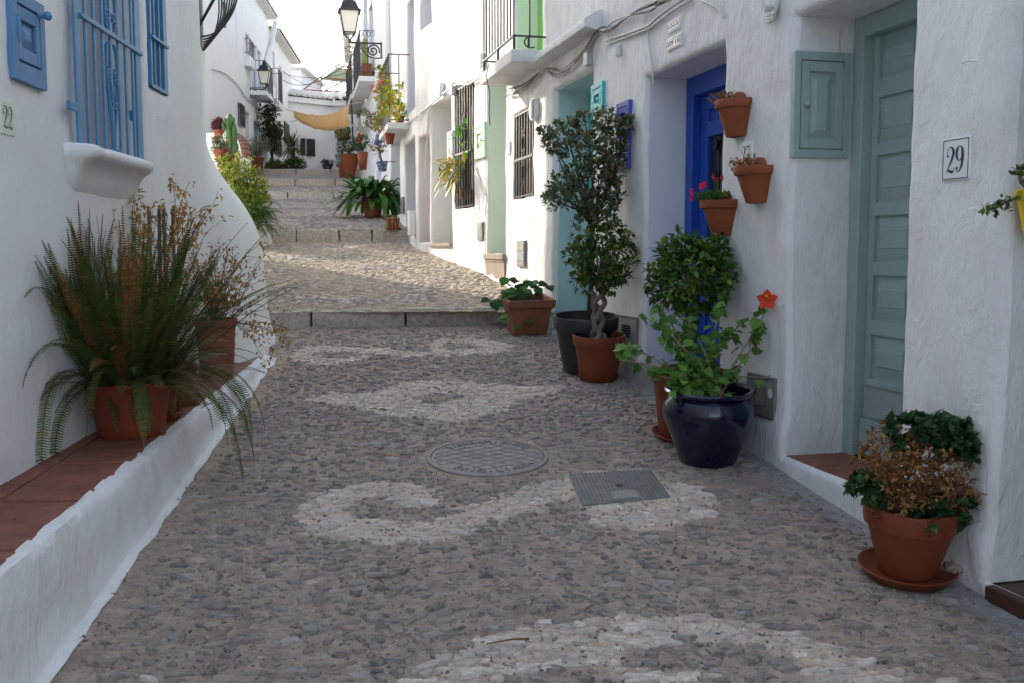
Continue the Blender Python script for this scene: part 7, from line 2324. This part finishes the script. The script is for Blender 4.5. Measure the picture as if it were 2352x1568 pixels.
for i, (x, y) in enumerate(((922, 265), (930, 264))):
    s_, z = F2B.hit(x, y, .12); c = F2B.P(F2B.s_of_y(16.0) + .02 + .15 * (1 - i), zt + .0, .12)
    root = thing("balcony_pot", ["small orange pot with fresh green herb on the flowered balcony", "plain small orange pot beside the herb on the flowered balcony"][i], "pot", c)
    pot(root, c, .05, .068, .13, M['terra_new'], .03, .008, tilt=0, n=18)
    if i == 0:
        mb = MB(); bush(mb, c + Vector((0, 0, .24)), (.12, .12, .14), 60, 5, .05, .03, [(.22, .32, .06), (.12, .24, .04)], 'mini', .2); build(mb, "foliage", M['leaf'], root, kind="stuff")
c = F2B.P(F2B.s_of_y(22.85), zt3, .2)
root = thing("cactus_trough", "brown trough with pale green cactus on the scrolled rail balcony", "planter", c)
mb = MB(); mb.fbox(F2B, F2B.s_of_y(22.7), F2B.s_of_y(24), zt3, zt3 + .30, .06, .29); build(mb, "trough", M['terra_dark'], root, bevel=.01)
mb = MB()
for i in range(7):
    p = F2B.P(F2B.s_of_y(22.8 + .16 * i), zt3 + .3, .18); mb.lathe([(.001, 0), (.05, .02), (.055, .2), (.05, .35 + .12 * (i % 3)), (.001, .42 + .12 * (i % 3))], 9, p, col=jcol((.25, .28, .08), .2))
build(mb, "cactus", M['stem'], root, smooth=True)
root = thing("dry_balcony_creeper", "dry straw coloured creeper trailing over the far black balcony rail", "plant", F2B.P(F2B.s_of_y(25.6), zt4 + .3, .35))
mb = MB(); bush(mb, F2B.P(F2B.s_of_y(25.7), zt4 + .75, .36), (.16, .4, .5), 160, 5, .07, .014, [(.25, .19, .10), (.30, .22, .12), (.14, .15, .07)], 'mini', .2); build(mb, "foliage", M['dry'], root, kind="stuff")
# left mid: bush, fern, cactus pots
cL = on_y(575, 505, 15.2); cL.z = 1.9
root = thing("street_bush", "bright yellow green bush spilling over the left edge of the steps", "plant", cL)
mb = MB()
for (x, y, r_, n_, y_) in ((530, 385, 36, 70, 16.6), (555, 400, 36, 80, 16.4), (575, 425, 36, 90, 16.2), (545, 430, 36, 70, 16), (560, 460, 42, 100, 15.8), (585, 470, 34, 80, 15.8), (590, 440, 24, 50, 16), (600, 450, 16, 24, 15.8), (530, 410, 30, 50, 16)):
    c = on_y(x, y, y_); bush(mb, c, (r_ * y_ / F, .3, r_ * y_ / F), n_, 6, .075, .034, [(.22, .28, .04), (.30, .34, .06), (.14, .20, .03), (.10, .15, .02), (.38, .38, .10)], 'mini', .3)
build(mb, "foliage", M['leaf'], root, kind="stuff")
S_ = MB()
for i in range(12): e = on_y(rnd(530, 595), rnd(390, 470), 16); S_.tube([cL + Vector((rnd(-.2, .1), .4, -.2)), e], [.015, .006], 5, (.15, .11, .06))
build(S_, "stems", M['stem'], root)
cF = on_y(590, 515, 15.3); root = thing("street_fern", "fresh green fern hanging at the left end of the second step", "plant", cF)
def frond2(p0, d, L, g, root, col):
    mb = MB(); p = p0.copy(); pn = 16; st = L / pn; pts = []
    for i in range(pn + 1): pts.append(p.copy()); d = (d + Vector((0, 0, -g * st))).normalized(); p = p + d * st
    mb.tube(pts, .003, 3, (.06, .12, .02), caps=False)
    for i in range(2, pn):
        t = (pts[i + 1] - pts[i]).normalized(); s = t.cross(Vector((0, 0, 1))); s = s.normalized() if s.length > 1e-3 else Vector((1, 0, 0)); l = .07 * min(1, (1.05 - i / pn) * 2.2)
        for sg in (1, -1): leaf(mb, pts[i], s * sg + t * .4, Vector((0, 0, 1)), l, .02, jcol(col, .25), 'mini')
    build(mb, "frond", M['leaf'], root)
for i in range(80):
    p = on_y(rnd(565, 605), rnd(475, 530), rnd(15.0, 15.7)); frond2(p, Vector((rnd(-.3, 1), rnd(-1, .3), rnd(.1, 1))).normalized(), rnd(.3, .5), rnd(2, 6), root, random.choice([(.07, .16, .02), (.11, .22, .03), (.05, .12, .015)]))
mb = MB(); mb.box((cF.x - .12, 15.5, 1.75), (.5, .5, .5)); build(mb, "planter", M['white_far'], root, bevel=.03)
CP = [((502, 299), 18.8, 22, 20, "terracotta pot of purple rosettes, topmost of the cactus pots"), ((505, 345), 17.9, 27, 24, "terracotta bowl crowded with grey green succulents below the purple rosettes"), ((518, 383), 17.0, 24, 30, "clay pot of dark red succulents, lowest of the cactus pots")]
for i, ((x, y), yy, w, h, lab) in enumerate(CP):
    c = on_y(x, y, yy); k_ = yy / F; root = thing("succulent_pot", lab, "plant", c - Vector((0, 0, h * k_)))
    c0 = c - Vector((0, 0, h * k_)); pot(root, c0, w * k_ * .36, w * k_ * .55, h * k_, M['terracotta'], .05, .012, tilt=0, n=22)
    mb = MB(); cc_ = [[(.15, .05, .09), (.2, .07, .12)], [(.16, .2, .13), (.2, .14, .12), (.14, .2, .08)], [(.14, .03, .05), (.09, .11, .05), (.2, .06, .06)]][i]
    bush(mb, c + Vector((0, 0, .08)), (w * k_ * .6, w * k_ * .5, .12 + .05 * i), 90, 7, .08, .03, cc_, 'mini', .2, up_bias=.8); build(mb, "rosettes", M['leaf'], root, kind="stuff")
cC = on_y(528, 330, 18.6); root = thing("prickly_cactus", "tall branching green cactus among the terracotta pots on the left", "plant", cC - Vector((0, 0, .5)))
pot(root, cC - Vector((0, 0, .55)), .12, .17, .28, M['terracotta'], .05, .012, tilt=0, n=20)
mb = MB()
def pad(x0, y0, x1, y1, r_):
    a, b = on_y(x0, y0, 18.6), on_y(x1, y1, 18.6); mb.tube([a.lerp(b, t) for t in (0, .15, .35, .6, .85, 1)], [r_ * .62 * q * rnd(.9, 1.1) for q in (.75, .95, 1, 1, .85, .3)], 9, jcol((.05, .11, .035), .15))
for q in ((527, 360, 526, 288, .10), (526, 300, 528, 262, .10), (526, 290, 514, 272, .07), (528, 285, 537, 270, .08), (540, 350, 538, 282, .075), (515, 300, 512, 282, .05), (532, 380, 545, 330, .08)): pad(*q)
build(mb, "cactus_body", M['stem'], root, smooth=True)
# left far: orange pot with lavender, climber, yucca, low shrub
def tub(px, py, w, h, yy, label, name, kind):
    c = on_y(px, py, yy); k_ = yy / F; root = thing(name, label, "plant", c)
    pot(root, c, w * k_ * .40, w * k_ * .5, h * k_, M['terra_new'], .09, .02, tilt=0, n=24)
    S_, L_ = MB(), MB(); top = c + Vector((0, 0, h * k_))
    if kind == 'lav':
        for i in range(90):
            d = (rdir(.2) + Vector((0, 0, .4))).normalized(); e = top + d * rnd(.3, .62); S_.tube([top, e], .008, 4, (.2, .16, .12), caps=False)
            for _ in range(7): leaf(L_, e + rdir() * .06, d + rdir() * .5, Vector((0, 0, 1)), .07, .018, jcol(random.choice([(.20, .20, .15), (.16, .19, .11), (.24, .19, .17)]), .2), 'mini')
    build(S_, "stems", M['stem'], root); build(L_, "foliage", M['leaf'], root, kind="stuff")
tub(593, 392, 28, 29, 29.5, "large orange tub of greyish lavender at the top of the steps", "potted_lavender", 'lav')
c = on_y(572, 384, 28.5); root = thing("strappy_plant", "yellow green strappy plant in a brown pot beside the orange tub", "plant", c)
pot(root, c - Vector((0, 0, .12)), .1, .14, .3, M['terra_dark'], .04, .01, tilt=0, n=18)
for i in range(40):
    az = rnd(0, 6.28); q = MB(); leaf(q, c + Vector((0, 0, .15)), Vector((math.cos(az) * .5, math.sin(az) * .5, 1)), Vector((0, 0, 1)), rnd(.4, .85), .06, jcol(random.choice([(.14, .22, .04), (.22, .28, .05), (.09, .16, .03)]), .2), 'strap', rnd(.2, .8)); build(q, "leaf", M['leaf'], root)
yy = FL.P(FL.hit(618, 380)[0], 0).y
root = thing("wall_climber", "tall dark columnar climber trained up the left houses", "plant", FL.P(FL.hit(622, 390)[0], 4, .2))
mb, S_ = MB(), MB()
pts = [FL.P(*FL.hit(x, y, .25), .25) for x, y in ((626, 400), (624, 340), (620, 300), (615, 240))]
S_.tube(pts, [.05, .045, .04, .02], 6); build(S_, "trunk", M['bark_dk'], root, smooth=True)
for (x, y, r_, n_) in ((614, 245, .28, 70), (612, 265, .32, 90), (613, 285, .34, 90), (618, 300, .36, 90), (624, 315, .34, 80), (617, 325, .28, 60), (622, 340, .2, 30), (630, 300, .25, 50)):
    s_, z = FL.hit(x, y, .3); bush(mb, FL.P(s_, z, .35), (r_, r_, r_), n_, 6, .09, .045, [(.035, .055, .02), (.05, .07, .022), (.08, .09, .03), (.06, .04, .02)], 'mini', .2)
build(mb, "foliage", M['leaf'], root, kind="stuff")
cY = on_y(668, 395, 33); root = thing("yucca", "spiky yucca rosette with long drooping blades at the end of the street", "plant", cY)
S_ = MB(); hd = on_y(671, 340, 33); S_.tube([cY - Vector((0, 0, .4)), cY.lerp(hd, .5) + Vector((.05, 0, 0)), hd], [.09, .08, .07], 8); build(S_, "trunk", M['bark_dk'], root)
for i in range(190):
    d = rdir(-.55); q = MB(); leaf(q, hd + d * .06, d, Vector((0, 0, 1)), rnd(.5, .72), .03, jcol(random.choice([(.10, .13, .03), (.14, .16, .05), (.07, .10, .02), (.2, .18, .06)]), .2), 'strap', rnd(.05, .45)); build(q, "blade", M['leaf'], root)
for (x0, x1, y0, lab, cl) in ((612, 652, 386, "low feathery green shrub behind the top step", [(.07, .12, .03), (.10, .15, .04), (.16, .12, .04)]), (652, 700, 380, "dense rushy green shrub at the foot of the yucca", [(.05, .09, .02), (.07, .12, .03), (.10, .14, .04)])):
    c = on_y((x0 + x1) / 2, y0, 32); root = thing("low_shrub", lab, "shrub", c - Vector((0, 0, .2)))
    mb = MB(); w = (x1 - x0) * 32 / F / 2; bush(mb, c, (w, .4, .22), 220, 6, .12, .022, cl, 'mini', .1, up_bias=1.0); build(mb, "foliage", M['leaf'], root, kind="stuff")
    S_ = MB(); 
    for i in range(8): S_.tube([c - Vector((rnd(-.1, .1), 0, .35)), c + Vector((rnd(-.7, .7) * w, 0, .1))], .01, 4, (.15, .11, .06))
    build(S_, "stems", M['stem'], root)
mb = MB(); bush(mb, WBOX[0], (.3, .1, .2), 60, 5, .1, .05, [(.08, .14, .04)], 'mini', .1); build(mb, "greenery", M['leaf'], WBOX[1], kind="stuff")
c = on_y(752, 380, 40.3); root = thing("hanging_pot", "small dark conical pot of purple leaves on the wall closing the street", "wall pot", c)
mb = MB(); mb.lathe([(.001, -.45), (.05, -.42), (.22, 0), (.18, 0), (.001, -.03)], 14, c); build(mb, "pot", M['iron'], root, smooth=True)
mb = MB(); bush(mb, c + Vector((0, 0, .08)), (.25, .2, .13), 50, 5, .1, .05, [(.1, .04, .06), (.05, .09, .04)], 'mini', .1); build(mb, "foliage", M['leaf'], root, kind="stuff")

# ------------------------------------------------------------------ litter on the paving
lit = [((868, 943), "dry palm sprig lying on the pale cobbles", 'sprig'), ((891, 1051), "orange cigarette end on the grey cobbles", 'butt'), ((878, 1343), "thin brown twig on the dark cobbles", 'twig'), ((1215, 1475), "long straw twig on the pale cobble band", 'twig2'), ((1699, 1416), "scrap of pale blue plastic on the cobbles near the pale arch", 'scrap')]
for (x, y), lab, kd in lit:
    p = ghit(x, y) + Vector((0, 0, .014)); mb = MB()
    if kd == 'sprig':
        for i in range(14): leaf(mb, p, Vector((1, rnd(-.7, .7), .1)), Vector((0, 0, 1)), rnd(.03, .07), .006, jcol((.33, .24, .11), .2), 'mini'); leaf(mb, p, Vector((-1, rnd(-.3, .3), .25)), Vector((0, 0, 1)), .05, .006, jcol((.3, .2, .1), .2), 'mini')
        o = build(mb, "dry_sprig", M['dry'])
    elif kd == 'butt': mb.tube([p, p + Vector((.022, .004, .002))], .004, 8, (.55, .25, .06)); o = build(mb, "cigarette_end", M['stem'])
    elif kd == 'scrap': mb.add([p, p + Vector((.03, -.008, .001)), p + Vector((.031, -.002, .003)), p + Vector((.0, .004, .002)), p + Vector((.015, .0, .005))], [(0, 1, 4), (1, 2, 4), (2, 3, 4), (3, 0, 4), (3, 2, 1, 0)], (.3, .45, .75)); o = build(mb, "plastic_scrap", M['stem'])
    else: L = .06 if kd == 'twig' else .14; mb.tube([p, p + Vector((-L * .4, L * .3 if kd == 'twig' else -.02, .006)), p + Vector((-L, L * .8 if kd == 'twig' else -.05, .002))], [.0035, .003, .002], 5, (.12, .07, .03)); o = build(mb, "twig", M['stem'])
    tag(o, lab, "litter")
mb = MB()
for i in range(420):
    if i < 190:
        y = rnd(3.3, 6.9); x = rnd(-1.731 - .064 * y + .02, riser_x(y) - .05); z = lz(y) + .004
    else:
        y = rnd(2.8, 8.8); x = rnd(riser_x(y) + .03, xr(y) - .05); z = gsurf(x, y) + .006
        if i < 330: x = riser_x(y) + abs(random.gauss(0, .35)) + .02; z = gsurf(x, y) + .006
    leaf(mb, Vector((x, y, z)), Vector((rnd(-1, 1), rnd(-1, 1), .1)), Vector((0, 0, 1)), rnd(.008, .02), rnd(.004, .007), jcol(random.choice([(.12, .05, .02), (.2, .09, .03), (.07, .035, .02)]), .3), 'mini')
o = build(mb, "fallen_leaves", M['dry'], kind="stuff"); o["label"] = "tiny brown fallen leaf scraps scattered over ledge and paving"; o["category"] = "fallen leaves"

for o in bpy.data.objects:
    g = {"wall_pot": "terracotta half pots hung by the blue door", "balcony": "railed balconies over the street", "street_lantern": "black bracket lanterns",
         "hanging_pot": "small pots hung on the upper walls", "succulent_pot": "succulent pots on the stepped wall", "whitewashed_house": "whitewashed houses lining the street",
         "balcony_pot": "small pots on the flowered balcony", "low_shrub": "shrubs at the top of the steps"}.get(o.name.split(".")[0])
    if g and o.parent is None:
        o["group"] = g
